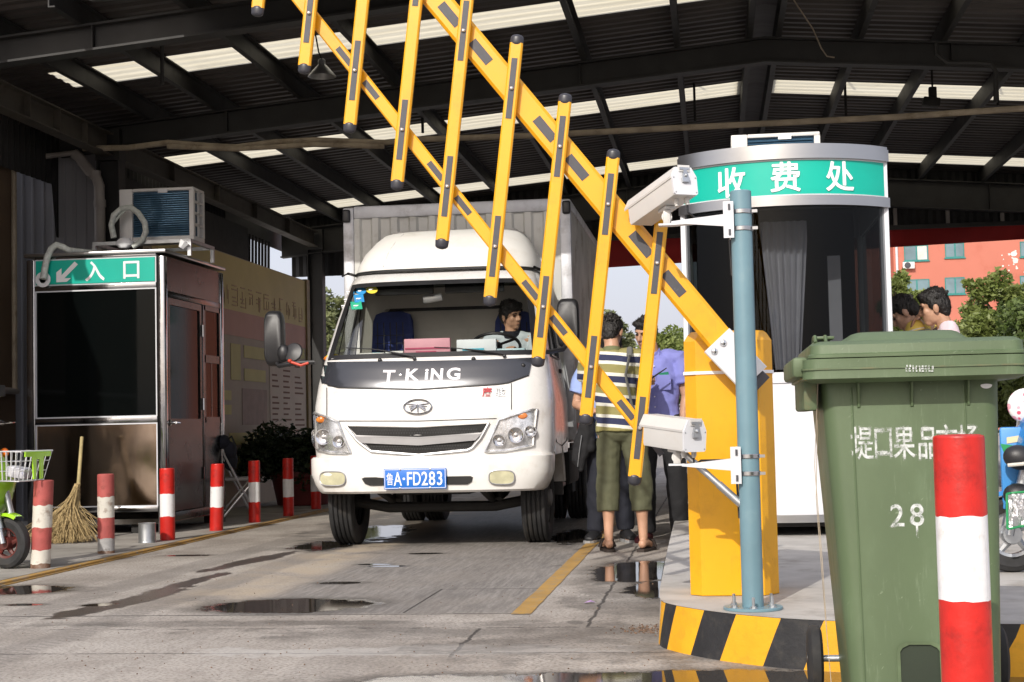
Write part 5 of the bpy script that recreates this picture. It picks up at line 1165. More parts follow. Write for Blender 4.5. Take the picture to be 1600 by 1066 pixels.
m = MB(); m.cyl((-.18, -.16, .12), (.18, -.16, .12), .008, n=8); m.cyl((-.2, .16, .10), (.2, .16, .10), .008, n=8); loc(m).build('stretcher', m_chair, ch)
bgp = PX(405, 700, -5.35)
rnd = random.Random(2); m = MB(); q0 = Mx@Vector((.10, -.19, .78))
for i in range(9): m.ell(q0+Vector((rnd.uniform(-.10, .10), rnd.uniform(-.08, .08), rnd.uniform(-.16, .08))), (rnd.uniform(.07, .11), rnd.uniform(.05, .09), rnd.uniform(.08, .13)), (rnd.random(), rnd.random(), 0), 12)
bgo = thing('bag', q0, 0, 'dark navy bag slung over the back of the folding chair', 'bag'); m.build('pouch', mat('navy_cloth', (.008, .009, .018), .8, 0, .3, 10, bump=.5, bs=30), bgo)
m = MB(); m.tube([q0+Vector((.05, -.05, .06)), q0+Vector((.15, -.08, .12)), q0+Vector((.2, -.1, .02))], .012, 6); m.build('strap', m_dark, bgo)

# ---------------------------------------------------------------- scooters
def scooter(loc_, rz, cbody, label, basket=True, extra=None):
    t = thing('scooter', loc_, rz, label, 'scooter'); M = Matrix.Translation(Vector(loc_))@Matrix.Rotation(rz, 4, 'Z')
    mbody = mat('scooter_paint_'+label.split()[0], cbody, .25, 0, .03, 4, coat=.6)
    def B(m, name, mt, par=None, sm=35): return m.xf(M).build(name, mt, par or t, sm)
    def wheel(x, r=.215):
        m = MB(); prof = [(r-.075, -.03), (r-.03, -.042), (r-.008, -.03), (r, 0), (r-.008, .03), (r-.03, .042), (r-.075, .03)]; m.lathe(prof, (x, 0, r), (R(90), 0, 0), 36, caps=False)
        w_ = B(m, 'wheel', m_rubber)
        m = MB(); m.lathe([(r-.072, -.028), (r-.09, -.02), (r-.09, .02), (r-.072, .028)], (x, 0, r), (R(90), 0, 0), 32, caps=False); m.lathe([(.045, -.05), (.05, -.03), (.05, .03), (.045, .05)], (x, 0, r), (R(90), 0, 0), 18)
        for k in range(5): a = k*2*math.pi/5; m.tube([(x+.04*math.cos(a), 0, r+.04*math.sin(a)), (x+(r-.08)*math.cos(a+.25), 0, r+(r-.08)*math.sin(a+.25))], [.02, .012], 6)
        B(m, 'rim', mat('rim_dark_red', (.10, .022, .018), .5, dirt=('#b8331c', .8, 7)) if x > 0 and basket else m_steel, w_); return w_
    wheel(.66, .185); wheel(-.58, .2)
    for y in (-.075, .075):
        m = MB(); m.tube([(.68, y, .185), (.61, y, .46)], [.020, .020], 10); m.tube([(.655, y, .29), (.55, y, .66)], .026, 12); B(m, 'fork', m_steel)
    m = MB(); m.tube([(.51, 0, .58), (.40, 0, .98)], .028, 10); B(m, 'steering_column', m_black)
    m = MB(); rings = []
    for a in range(9): k = R(62+a*9); rings.append([Vector((.66+.215*math.cos(k), s*.06, .185+.215*math.sin(k)-(.02 if abs(s) > .9 else 0))) for s in (-1, -.6, 0, .6, 1)])
    m.loft(rings, False, False); B(m, 'front_fender', mbody)
    # leg shield, nose
    rings = []
    for z, xw, wd, dp in ((.30, .38, .15, .05), (.45, .50, .21, .08), (.62, .54, .22, .09), (.72, .50, .20, .10), (.88, .43, .13, .09), (.98, .42, .08, .05)):
        rings.append([Vector((xw+dp*math.cos(R(a))*(1 if abs(a) < 91 else .35), wd*math.sin(R(a)), z)) for a in range(-180, 180, 20)])
    m = MB(); m.loft(rings); B(m, 'front_shield', mbody)
    m = MB(); m.bb(-.25, .40, -.16, .16, .27, .33, bev=.02); B(m, 'footboard', m_black)
    m = MB(); m.bb(-.25, .38, -.175, .175, .20, .275, bev=.02); B(m, 'side_skirt', mbody)
    rings = []
    for x, wd, z0, z1 in ((-.22, .13, .30, .62), (-.32, .17, .32, .70), (-.55, .18, .42, .72), (-.80, .15, .52, .76), (-.98, .06, .64, .76)):
        rings.append([Vector((x, wd*math.cos(R(a)), (z0+z1)/2+(z1-z0)/2*math.sin(R(a)))) for a in range(0, 360, 24)])
    m = MB(); m.loft(rings); B(m, 'rear_body', mbody)
    rings = []
    for x, wd, z, h_ in ((-.16, .10, .73, .03), (-.22, .14, .75, .045), (-.45, .15, .76, .05), (-.55, .15, .80, .055), (-.80, .14, .83, .05), (-.90, .09, .83, .03)):
        rings.append([Vector((x, wd*math.cos(R(a)), z+h_*math.sin(R(a)))) for a in range(0, 360, 24)])
    m = MB(); m.loft(rings); B(m, 'seat', m_black)
    m = MB(); m.tube([(.42, 0, .96), (.40, -.10, 1.03), (.36, -.25, 1.06), (.30, -.36, 1.05)], .013, 8); m.tube([(.42, 0, .96), (.40, .10, 1.03), (.36, .25, 1.06), (.30, .36, 1.05)], .013, 8); hbar = B(m, 'handlebar', m_chrome)
    for s in (-1, 1):
        m = MB(); m.tube([(.34, s*.28, 1.06), (.29, s*.39, 1.05)], .019, 10); B(m, 'grip', m_black, hbar)
        m = MB(); m.tube([(.38, s*.20, 1.045), (.42, s*.30, 1.05), (.40, s*.40, 1.055)], [.008, .007, .006], 6); B(m, 'brake_lever', m_chrome, hbar)
        m = MB(); m.tube([(.38, s*.16, 1.06), (.34, s*.26, 1.25)], .006, 6); m.box((.335, s*.30, 1.29), (.02, .13, .085), None, 0, .009); B(m, 'mirror', m_black, hbar)
    m = MB(); m.ell((.44, 0, 1.02), (.09, .13, .085), None, 18); B(m, 'headlamp_shell', mbody)
    m = MB(); m.ell((.50, 0, 1.01), (.045, .075, .05), None, 16); B(m, 'headlight', m_signw)
    m = MB()
    for s in (-1, 1): m.ell((.50, s*.16, .83), (.035, .03, .035), None, 12)
    B(m, 'indicator', mat('orange_lens', (.85, .17, .01), .2))
    m = MB(); m.tube([(-.85, -.1, .70), (-.95, -.12, .86), (-1.05, 0, .86), (-.95, .12, .86), (-.85, .1, .70)], .012, 8); B(m, 'grab_rail', m_chrome)
    m = MB(); m.bb(-1.0, -.96, -.05, .05, .62, .68, bev=.01); B(m, 'tail_light', bpy.data.materials['orange_lens'])
    if basket:
        m = MB(); z0, z1 = .63, .84
        def rect(k, z): xa, xb, ya = .655+.0*k, .87+.05*k, .135+.035*k; return [(xa, -ya, z), (xb, -ya, z), (xb, ya, z), (xa, ya, z)]
        for k, z, r_ in ((0, z0, .006), (.33, z0+.07, .003), (.66, z0+.14, .003), (1, z1, .007)): m.tube(rect(k, z), r_, 6, closed=True)
        b_, t_ = rect(0, z0), rect(1, z1)
        for i in range(4):
            p, q, u, v_ = [Vector(x) for x in (b_[i], b_[(i+1) % 4], t_[i], t_[(i+1) % 4])]
            for k in range(7): m.tube([p.lerp(q, k/6), u.lerp(v_, k/6)], .003, 5)
        for k in range(1, 6): m.tube([Vector(b_[0]).lerp(Vector(b_[1]), k/6), Vector(b_[3]).lerp(Vector(b_[2]), k/6)], .003, 5)
        bk = B(m, 'basket', mat('basket_white_wire', (.70, .70, .72), .4))
        m = MB(); m.prism([(.922, y, z) for y, z in ((-.14, .835), (.14, .835), (.14, .80), (.06, .80), (.05, .64), (.025, .64), (.02, .78), (-.02, .78), (-.025, .64), (-.05, .64), (-.06, .80), (-.14, .80))], (.012, 0, 0)); B(m, 'basket_badge', mbody, bk)
        m = MB(); m.box((.76, 0, .69), (.14, .16, .08), (0, .2, .3), 0, .02); B(m, 'wrapped_parcel', mat('pale_parcel', (.50, .50, .54), .5, 0, .3, 15, dirt=('#2a3a8c', .7, 9)), bk)
        m = MB(); m.cyl((.47, .0, .45), (.47, 0, .60), .05, n=16); B(m, 'front_box', m_signw)
    return t, B
sp = G(8, 893, .012)
scooter((sp.x-.12-.62*math.cos(R(-14)), sp.y+.22-.62*math.sin(R(-14)), .012), R(-14), lin('#9fd22a'), 'lime green scooter with a white wire basket at the left edge of the photo')
# blue scooter behind the bin
sp2 = PY(1601, 800, 7.6)
t2, B2 = scooter((sp2.x+.62, 7.75, IZ), R(180), lin('#2f7fc4'), 'blue scooter with padded back seat and silver apron behind the bin', basket=False)
m_pat = NT('dotted_pad'); P = m_pat.obj(); vo = m_pat.n('ShaderNodeTexVoronoi'); m_pat.L(P, vo.inputs['Vector']); vo.inputs['Scale'].default_value = 26
cpt = m_pat.mix(m_pat.ss(vo.outputs['Distance'], .42, .34), (.82, .80, .78), m_pat.mix(m_pat.ss(m_pat.noise(P, 12, 2), .45, .5), (.75, .10, .16), (.80, .38, .45))); m_pat.bsdf(cpt, .5)
q = PY(1602, 634, 7.75); 
def world(m, name, mt, par): return m.build(name, mt, par)
m = MB(); m.ell(q, (.085, .035, .085), None, 24); world(m, 'padded_backrest', m_pat.mat, t2)
for dx in (-.03, .02): m = MB(); m.cyl(q+Vector((dx, 0, -.07)), q+Vector((dx-.01, .02, -.19)), .012, n=10); world(m, 'backrest_post', m_chrome, t2)
a = PY(1572, 690, 7.72); m = MB(); m.box(a+Vector((.10, 0, -.13)), (.26, .03, .40), None, 0, .012); ap_ = world(m, 'wind_apron', mat('apron_blue', (.05, .26, .62), .45, 0, .1, 5), t2)
m = MB(); m.prism([a+Vector(v) for v in ((-.03, -.018, -.01), (.10, -.018, -.03), (.0, -.018, -.10))], (0, .002, 0)); world(m, 'apron_patch', mat('apron_green', (.02, .30, .10), .5), ap_)
m = MB(); m.prism([a+Vector(v) for v in ((.0, -.018, -.01), (.07, -.018, .0), (.07, -.018, .03), (.0, -.018, .02))], (0, .002, 0)); m.prism([a+Vector((.05+.03*math.cos(k), -.018, -.28+.03*math.sin(k))) for k in [i*.6 for i in range(10)]], (0, .002, 0)); world(m, 'apron_patch', mat('apron_cream', (.75, .66, .40), .5), ap_)
for py in (715, 775):
    q = PY(1592, py, 7.6); m = MB(); m.ell(q, (.075, .05, .06), (0, .2, 0), 20); g_ = world(m, 'hand_muff', m_black, t2); m = MB(); m.tube([q+Vector((-.06, -.04, -.035)), q+Vector((.0, -.058, -.03)), q+Vector((.07, -.04, -.02))], .009, 8); world(m, 'muff_piping', m_whtf, g_)
T = NT('silver_foil'); P = T.obj(); T.bsdf((.62, .62, .63), .28, .9, T.bump(T.noise(P, 55, 4), .6, .01)); m = MB(); v = []; f = []
for i in range(9):
    for k in range(7): q = PY(1573+i*8, 772+k*9+(i*(-1)), 7.5); v.append(q+Vector((0, .02*math.sin(i*1.2+k*.7), 0)))
for i in range(8):
    for k in range(6): f.append((i*7+k, i*7+k+1, i*7+k+8, i*7+k+7))
m.add(v, f); fo = world(m, 'foil_apron', T.mat, t2); m = MB(); m.tube([v[0], v[6]], .006, 6); m.tube([v[6+7*i] for i in range(9)], .006, 6); m.tube([v[7*i] for i in range(9)], .006, 6); world(m, 'foil_hem', bpy.data.materials['apron_green'], fo)
# ---------------------------------------------------------------- truck
TX = -2.255
tk = thing('box_truck', (TX, 13.6, 0), 0, 'white box truck with rounded roof fairing facing the raised barrier', 'truck')
def lerpT(tab, z):
    if z <= tab[0][0]: return tab[0][1:]
    for a, b in zip(tab, tab[1:]):
        if z <= b[0]: k = (z-a[0])/(b[0]-a[0]); k = k; return tuple(p+(q-p)*k for p, q in zip(a[1:], b[1:]))
    return tab[-1][1:]
#        z     w     yf     D
CAB = [(.70, .975, 11.97, .36), (.90, .99, 11.96, .36), (1.15, .985, 11.985, .36), (1.32, .965, 12.025, .36), (1.46, .945, 12.085, .36), (1.55, .93, 12.135, .37), (1.85, .88, 12.325, .38), (2.17, .82, 12.55, .40), (2.23, .805, 12.615, .40), (2.28, .785, 12.70, .42), (2.31, .74, 12.84, .46), (2.325, .62, 13.05, .5)]
YBK = 13.42; NE = 3.2
def yfr(xr, z):
    w_, yf, D = lerpT(CAB, z); a = min(1, abs(xr)/w_); return yf+D*(1-(1-a**NE)**(1/NE))
def Sf(t, z, off=0.0):
    w_, yf, D = lerpT(CAB, z)
    if abs(t) <= 1: q = Vector((TX+t*w_, yf+D*(1-(1-abs(t)**NE)**(1/NE)), z)); 
    else: q = Vector((TX+math.copysign(w_, t), yf+D+(abs(t)-1)*(YBK-yf-D), z))
    if off:
        e = .004
        if abs(t) <= 1:
            dx = (Sf(min(1, t+e), z)-Sf(max(-1, t-e), z)); dz = Sf(t, z+.01)-Sf(t, z-.01); nrm = dx.cross(dz)
        else: nrm = Vector((math.copysign(1, t), 0, 0))
        nrm.normalize(); 
        if abs(t) <= 1 and nrm.y > 0: nrm = -nrm
        q = q+nrm*off
    return q
def onS(px, py, off=0.0):
    y = 12.1
    for _ in range(12): p = PY(px, py, y); y = .5*y+.5*yfr(p.x-TX, p.z)
    p = PY(px, py, y); w_ = lerpT(CAB, p.z)[0]; return Sf(max(-1, min(1, (p.x-TX)/w_)), p.z, off)
def il(P, n):
    P = [Vector((a, b, 0)) for a, b in P]; d = [0]
    for a, b in zip(P, P[1:]): d.append(d[-1]+(b-a).length)
    o = []
    for i in range(n+1):
        s = d[-1]*i/n; j = max(k for k in range(len(d)) if d[k] <= s+1e-9); j = min(j, len(P)-2); k = (s-d[j])/(d[j+1]-d[j]); o.append(P[j].lerp(P[j+1], k))
    return o
def patch(top, bot, n, m, off, mi=0, mb=None, th=0.0):
    mb = mb or MB(); T_, B_ = il(top, n), il(bot, n); v = []; f = []
    for i in range(n+1):
        for k in range(m+1): q = T_[i].lerp(B_[i], k/m); v.append(onS(q.x, q.y, off))
    for i in range(n):
        for k in range(m): f.append((i*(m+1)+k, (i+1)*(m+1)+k, (i+1)*(m+1)+k+1, i*(m+1)+k+1))
    return mb.add(v, f, mi)
def stub(outline, off0, off1, mi=0):
    """thick panel with the outline given on the cab face"""
    m = MB(); a = [onS(x, y, off0) for x, y in outline]; b = [onS(x, y, off1) for x, y in outline]; m.loft([a, b], True, True, mi); return m
# shell grid with windscreen and side window openings
WT, WZ0, WZ1 = .90, 1.545, 2.165
ts = sorted(set([round(-2+.1*i, 3) for i in range(0, 11)]+[round(1+.1*i, 3) for i in range(0, 11)]+[-WT, WT]+[round(-WT+2*WT*i/24, 4) for i in range(25)]+[s_*q_ for s_ in (-1, 1) for q_ in (.915, .93, .945, .96, .97, .98, .99, 1.0)]))
zs = sorted(set([.72, .74, .80, .9, 1.0, 1.1, 1.15, 1.25, 1.32, 1.4, 1.46, WZ0, WZ1, 2.2, 2.23, 2.26, 2.28, 2.30, 2.31, 2.32, 2.325]+[WZ0+(WZ1-WZ0)*i/10 for i in range(11)]))
SZ0, SZ1 = zs[zs.index(WZ0)+0], zs[zs.index(WZ1)-0]
m = MB(); v = [Sf(t, z) for t in ts for z in zs]; f = []; nz = len(zs)
for i in range(len(ts)-1):
    for k in range(nz-1):
        tm = (ts[i]+ts[i+1])/2; zm = (zs[k]+zs[k+1])/2
        if abs(tm) < WT and WZ0 < zm < WZ1: continue
        if 1.1 < abs(tm) < 1.7 and WZ0 < zm < WZ1-.03: continue
        if zm < 1.0 and 1.0 < abs(tm) < 1.9 and False: continue
        f.append((i*nz+k, (i+1)*nz+k, (i+1)*nz+k+1, i*nz+k+1))
m.add(v, f)
roof = [Sf(t, 2.325) for t in ts]; m.add(roof, [list(range(len(roof)))])
m.build('cab_body', m_white, tk, 30)
m_cabin = mat('cab_lining', (.55, .52, .47), .8, 0, .1, 3); m_cabd = mat('cab_dark_trim', (.035, .035, .037), .7)
m = MB()
for x0, x1, z0, z1 in ((-.88, .88, .75, 1.5), (-.86, -.62, 1.5, 2.2), (.62, .86, 1.5, 2.2), (-.62, .62, 2.02, 2.2), (-.62, .62, 1.5, 1.62)): m.bb(TX+x0, TX+x1, YBK-.06, YBK-.02, z0, z1)
m.bb(TX-.62, TX+.62, YBK-.035, YBK-.02, 1.62, 2.02); m.bb(TX-.75, TX+.75, 12.75, YBK-.07, 2.20, 2.22); m.build('rear_lining', m_cabin, tk, 0)
m = MB(); m.tube([(TX+x, YBK-.065, z) for x, z in ((-.60, 1.64), (.60, 1.64), (.60, 1.98), (.57, 2.01), (-.57, 2.01), (-.60, 1.98))], .016, 6, closed=True); m.build('rear_window_seal', m_cabd, tk)
# windscreen glass, rubber seal
m = MB(); v = []; f = []; n = 24
for i in range(n+1):
    t = -WT+2*WT*i/n
    for k in range(11): v.append(Sf(t, WZ0+(WZ1-WZ0)*k/10, -.004))
for i in range(n):
    for k in range(10): f.append((i*11+k, (i+1)*11+k, (i+1)*11+k+1, i*11+k+1))
m_ws = glass_mat('windscreen_glass', (.95, .97, .95), .93, .01, refl=1.5)
m.add(v, f); ws = m.build('windscreen', m_ws, tk, 60, recalc=False)
def ring_seal(wd, off):
    m = MB(); path = []
    def P(u, v_): return Sf(u, v_, off)
    c = .06; cz = .05; t0, z0, z1 = WT, WZ0, WZ1
    outer = []; inner = []
    n = 20
    def go(du, dv, L):
        tt, za, zb = t0+du, z0-dv, z1+dv
        for i in range(n+1): L.append((-tt+2*tt*i/n, za))
        for i in range(1, n): L.append((tt, za+(zb-za)*i/n))
        for i in range(n+1): L.append((tt-2*tt*i/n, zb))
        for i in range(1, n): L.append((-tt, zb-(zb-za)*i/n))
    go(.035, .02, outer); go(-.018, -.018, inner)
    a = [P(*q) for q in outer]; b = [P(*q) for q in inner]; N = len(a)
    m.add(a+b, [(i, (i+1) % N, N+(i+1) % N, N+i) for i in range(N)]); return m
ring_seal(.04, .006).build('windscreen_seal', m_black, ws, 60, recalc=False)
# tinted top band and rounded corners of the glass
m = MB(); v = []; f = []
for i in range(25):
    t = -.885+1.77*i/24
    for k in range(3): v.append(Sf(t, 2.12+.034*k, .003))
for i in range(24):
    for k in range(2): f.append((i*3+k, (i+1)*3+k, (i+1)*3+k+1, i*3+k+1))
m.add(v, f); m.build('sun_band', glass_mat('sun_band_glass', (.25, .28, .27), .8), ws, 60, recalc=False)
for s in (-1, 1):
    m = MB(); m.add([Sf(s*t, z, -.003) for t, z in ((1.1, WZ0), (1.7, WZ0), (1.7, WZ1-.03), (1.1, WZ1-.03))], [(0, 1, 2, 3)]); m.build('side_window', glass_mat('cab_side_glass', (.55, .58, .56), .8) if s < 0 else bpy.data.materials['cab_side_glass'], tk, 0)
    m = MB(); m.tube([Sf(s*t, z, .004) for t, z in ((1.08, WZ0-.02), (1.72, WZ0-.02), (1.72, WZ1-.01), (1.12, WZ1-.01))], .014, 6, closed=True); m.build('side_window_seal', m_black, tk)
    m = MB(); m.tube([Sf(s*t, z, .003) for t, z in ((1.04, .82), (1.04, WZ1), (1.86, WZ1), (1.86, .82), (1.5, .78))], .004, 5, closed=True); m.build('door_gap', m_dark, tk)
    m = MB(); q = Sf(s*1.74, 1.42, .008); m.box(q, (.02, .14, .035), bev=.008); m.build('door_handle', m_black, tk)
# lower face: black panel, seams, grille, lamps
m = patch([(492, 567), (560, 566), (660, 565), (760, 563), (831, 560)], [(497, 598), (530, 605), (655, 608), (790, 599), (826, 586)], 48, 6, .011); bp2 = m.build('nose_panel', mat('nose_panel_graphite', (.045, .048, .058), .22, .3, .06, 3, coat=.6), tk, 60, recalc=False)
for pts in ([(492, 565), (497, 598)], [(497, 599), (530, 606), (655, 609), (790, 600), (826, 587)]):
    m = MB(); m.tube([onS(*il(pts, 20)[i].to_2d(), .004) for i in range(21)], .006, 6); m.build('panel_seam', m_black, bp2)
for px, py, sz_, ch in ((608, 588.5, .140, 'T'), (626, 587.5, 0, '.'), (645, 586.5, .140, 'K'), (667, 586, .135, 'i'), (683, 586, .140, 'N'), (709, 585, .140, 'G')):
    q = onS(px, py, .008); z_ = lerpT(CAB, q.z)
    upd = (onS(px, py-8)-onS(px, py+8)).normalized(); rd = (onS(px+8, py)-onS(px-8, py)).normalized()
    if ch == '.': mm = MB(); mm.box(q, (.026, .008, .022), bev=.003); mm.build('badge_lettering', m_chrome, bp2)
    else: text(ch, sz_, plane_m(q, rd, upd), m_chrome, 'badge_lettering', bp2, .004, .03, sx=1.15 if ch != 'N' else 1.0)
def stroke(pts, r, name, mt, par, off=.004, n=24): 
    m = MB(); m.tube([onS(q.x, q.y, off) for q in il(pts, n)], r, 6); return m.build(name, mt, par)
m_gap = m_dark
stroke([(511, 606), (511, 649)], .003, 'panel_gap', m_gap, tk); stroke([(799, 599), (799, 640)], .003, 'panel_gap', m_gap, tk)
stroke([(530, 658), (655, 658), (776, 654)], .003, 'panel_gap', m_gap, tk); stroke([(482, 715), (560, 717), (760, 715), (840, 711)], .006, 'panel_gap', m_gap, tk, .0)
# emblem: winged oval
ec = onS(653, 636, .006); upd = (onS(653, 620)-onS(653, 650)).normalized(); rd = Vector((1, 0, 0)); M_ = plane_m(ec, rd, upd)
m = MB(); m.tube([M_@Vector((.112*math.cos(a), .058*math.sin(a), .004)) for a in [k*2*math.pi/40 for k in range(40)]], .006, 6, closed=True)
for s in (-1, 1):
    for k in range(4):
        m.tube([M_@Vector((s*.012, .018-.006*k, .003)), M_@Vector((s*(.045+.004*k), .022-.017*k, .004)), M_@Vector((s*(.088-.012*k), .024-.021*k, .002))], [.004, .0055, .002], 6)
m.tube([M_@Vector((-.085, .028, .003)), M_@Vector((0, .012, .004)), M_@Vector((.085, .028, .003))], .004, 6); m.tube([M_@Vector((0, .02, .003)), M_@Vector((0, -.045, .003))], [.007, .003], 6); m.build('emblem', m_chrome, tk)
m_redb = mat('badge_red', (.45, .02, .03), .35)
for ch, px, mt in (('唐', 761, m_redb), ('骏', 782, m_steel)):
    q = onS(px, 613, .006); text(ch, .080, plane_m(q, (onS(px+8, 613)-onS(px-8, 613)), upd), mt, 'badge_character', tk, .003, .015)
# grille
gd = patch([(544, 667), (655, 669), (762, 662)], [(580, 703), (655, 709), (735, 700)], 20, 6, .001); gro = gd.build('grille', m_dark, tk, 60, recalc=False)
m_gs = mat('grille_silver', (.50, .50, .51), .32, .75, .05, 5)
def rib(pts, r, off=.010, sx=1.0): 
    m = MB(); m.tube([onS(q.x, q.y, off) for q in il(pts, 28)], r, 8, sx=sx); return m
rib([(541, 666), (560, 690), (580, 705), (655, 711), (735, 703), (752, 684), (764, 661)], .012).build('grille_frame', m_gs, gro)
rib([(541, 665), (655, 667), (764, 661)], .008, .008).build('grille_frame', m_white, gro)
mm = patch([(553, 682), (655, 685), (752, 678)], [(562, 692), (655, 696), (743, 688)], 24, 3, .020); mm.join(patch([(553, 680), (655, 683), (752, 676)], [(553, 682), (655, 685), (752, 678)], 24, 1, .010)); mm.build('grille_bar', m_gs, gro, 60, recalc=False)
for row, (ya, yb) in enumerate(((671, 679), (696, 704))):
    m = MB()
    for i in range(46):
        for k in range(2):
            x = 560+i*4.1+(2 if k else 0); y = ya+(yb-ya)*(k*.55+.15)-(x-655)*.012
            if (row == 1 and not 578 < x < 737) or x > 750: continue
            q = onS(x, y, .004); m.add([q+Vector((-.008, 0, 0)), q+Vector((0, 0, .010)), q+Vector((.008, 0, 0)), q+Vector((0, 0, -.010))], [(0, 1, 2, 3)])
    m.build('grille_mesh', m_black, gro, 0)
# headlights
m_bowl = mat('lamp_reflector', (.80, .80, .80), .10, 1, .05, 3); m_lens = glass_mat('lamp_lens', (.97, .97, .97), .94, .02); m_amber = mat('amber_lens', (.75, .22, .03), .15)
m_lampb = mat('lamp_silver_back', (.80, .80, .80), .22, .75, .25, 22)
def headlight(top, bot, bowls, amb):
    n = 8; m = patch(top, bot, 10, 8, .002); hl = m.build('headlight', m_lampb, tk, 60, recalc=False)
    patch(top, bot, 10, 8, .026).build('lens', m_lens, hl, 60, recalc=False)
    ed = [q for q in il(top, 10)]+[q for q in il(bot, 10)][::-1]; m = MB(); m.tube([onS(q.x, q.y, .012) for q in ed], .012, 6, closed=True); m.build('lamp_bezel', m_lampb, hl)
    for px, py, r in bowls:
        q = onS(px, py, .004); m = MB(); m.lathe([(.012, .002), (r*.45, .004), (r*.8, .010), (r, .018), (r*1.08, .018), (r*1.08, .012)], q, (R(90), 0, 0), 24, caps=False); m.build('reflector', m_bowl, hl)
        m = MB(); m.lathe([(.001, .016), (.014, .014), (.018, .004), (.02, 0)], q, (R(90), 0, 0), 14); m.build('bulb_cover', m_chrome, hl)
    q = onS(*amb, .008); m = MB(); m.ell(q, (.042, .012, .026), None, 14); m.build('amber_bulb', m_amber, hl)
headlight([(484, 643), (507, 650), (529, 660)], [(486, 700), (518, 707), (548, 708)], [(506, 683, .060), (530, 690, .048), (490, 678, .036)], (503, 656))
headlight([(780, 657), (810, 647), (838, 639)], [(758, 706), (790, 704), (832, 696)], [(806, 680, .060), (780, 688, .048), (829, 674, .044)], (816, 650))
# bumper: rounded wrap-around bar with a slot
def bring_(z, ins=0.0):
    zz = [(.445, .03, .905), (.462, .008, .925), (.52, .0, .958), (.60, -.010, .985), (.72, -.006, .988), (.737, .012, .975)]
    o, hwz = lerpT(zz, z); o += ins; P = []
    for i in range(81):
        a = math.sin(math.pi/2*(-1+2*i/80))
        x = a*hwz; P.append(Vector((TX-.01+x, 11.90+o+.42*(1-(1-min(1, abs(a))**4.2)**(1/4.2)), z)))
    return P
fr_ = [bring_(z) for z in (.445, .452, .462, .52, .60, .68, .72, .731, .737)]
back = [[Vector((TX-.01+(p.x-TX+.01)*.965, p.y+.10, p.z)) for p in r] for r in (fr_[-1], fr_[0])]
m = MB(); m.loft(fr_+back+[fr_[0]], False, False); m.add([p for r in fr_+back for p in (r[0],)], [list(range(len(fr_)+2))]); m.add([r[-1] for r in fr_+back], [list(range(len(fr_)+2))])
bu = m.build('bumper', mat('bumper_white', (.78, .77, .74), .33, 0, .04, 4, coat=.3, dirt=('#a5947c', .35, 3)), tk, 35)
def onB(px, py, off=0.0):
    y = 11.95
    for _ in range(10):
        p = PY(px, py, y); a = min(1, abs(p.x-TX+.01)/.985); y = 11.892+.42*(1-(1-a**4.2)**(1/4.2))
    p = PY(px, py, y); p.y -= off; return p
def bpoly(pts, off0, off1): m = MB(); m.loft([[onB(x, y, off0) for x, y in pts], [onB(x, y, off1) for x, y in pts]]); return m
slot = [(565, 748), (570, 746), (735, 744), (739, 746), (737, 753), (730, 757), (578, 759), (570, 756)]
bpoly(slot, -.02, .0015).build('bumper_slot', m_dark, bu, 0)
for cx0_, cy0_ in ((520, 748), (784, 746)):
    oc = [(cx0_+20*math.copysign(abs(math.cos(a))**.55, math.cos(a)), cy0_+11*math.copysign(abs(math.sin(a))**.7, math.sin(a))) for a in [k*2*math.pi/28 for k in range(28)]]
    fg = bpoly(oc, -.02, .004).build('fog_lamp', mat('fog_lens_yellowed', (.52, .50, .33), .18, 0, .15, 10), bu, 40)
    m = MB(); m.tube([onB(x, y, .004) for x, y in oc], .005, 6, closed=True); m.build('fog_lamp_rim', m_gs, fg)
# number plate
pA, pB = PY(600, 765, 11.87), PY(697, 731, 11.87)
m = MB(); m.bb(pA.x, pB.x, 11.868, 11.878, pA.z, pB.z, bev=.004); npl = m.build('number_plate', mat('plate_blue', (.015, .155, .58), .4, 0, .05, 4), bu)
m = MB(); e_ = .006
xA, xB, zA, zB = pA.x, pB.x, pA.z, pB.z
for a in ((xA+e_, xB-e_, zA+e_, zA+e_+.004), (xA+e_, xB-e_, zB-e_-.004, zB-e_), (xA+e_, xA+e_+.004, zA+e_+.004, zB-e_-.004), (xB-e_-.004, xB-e_, zA+e_+.004, zB-e_-.004)): m.bb(a[0], a[1], 11.8665, 11.868, a[2], a[3])
m.build('plate_border', m_signw, npl, 0)
for ch, px, s, sx in (('鲁', 609, .105, .58), ('A', 621.5, .150, .62), ('·', 631, .14, 1), ('F', 640, .150, .72), ('D', 651.5, .150, .62), ('2', 663.5, .150, .74), ('8', 675, .150, .74), ('3', 687, .150, .74)):
    q = PY(px, 749.5-(px-650)*.0, 11.866); text(ch, s, plane_m((q.x, 11.8665, (zA+zB)/2), (1, 0, 0), (0, 0, 1)), m_signw, 'plate_lettering', npl, .001, .012 if ch != '鲁' else 0, sx=sx)
m = MB()
for px, py in ((625, 734), (672, 733), (625, 763), (672, 762)): q = PY(px, py, 11.866); m.ell(q, (.009, .004, .009), None, 10)
m.build('plate_screw', m_steel, npl)
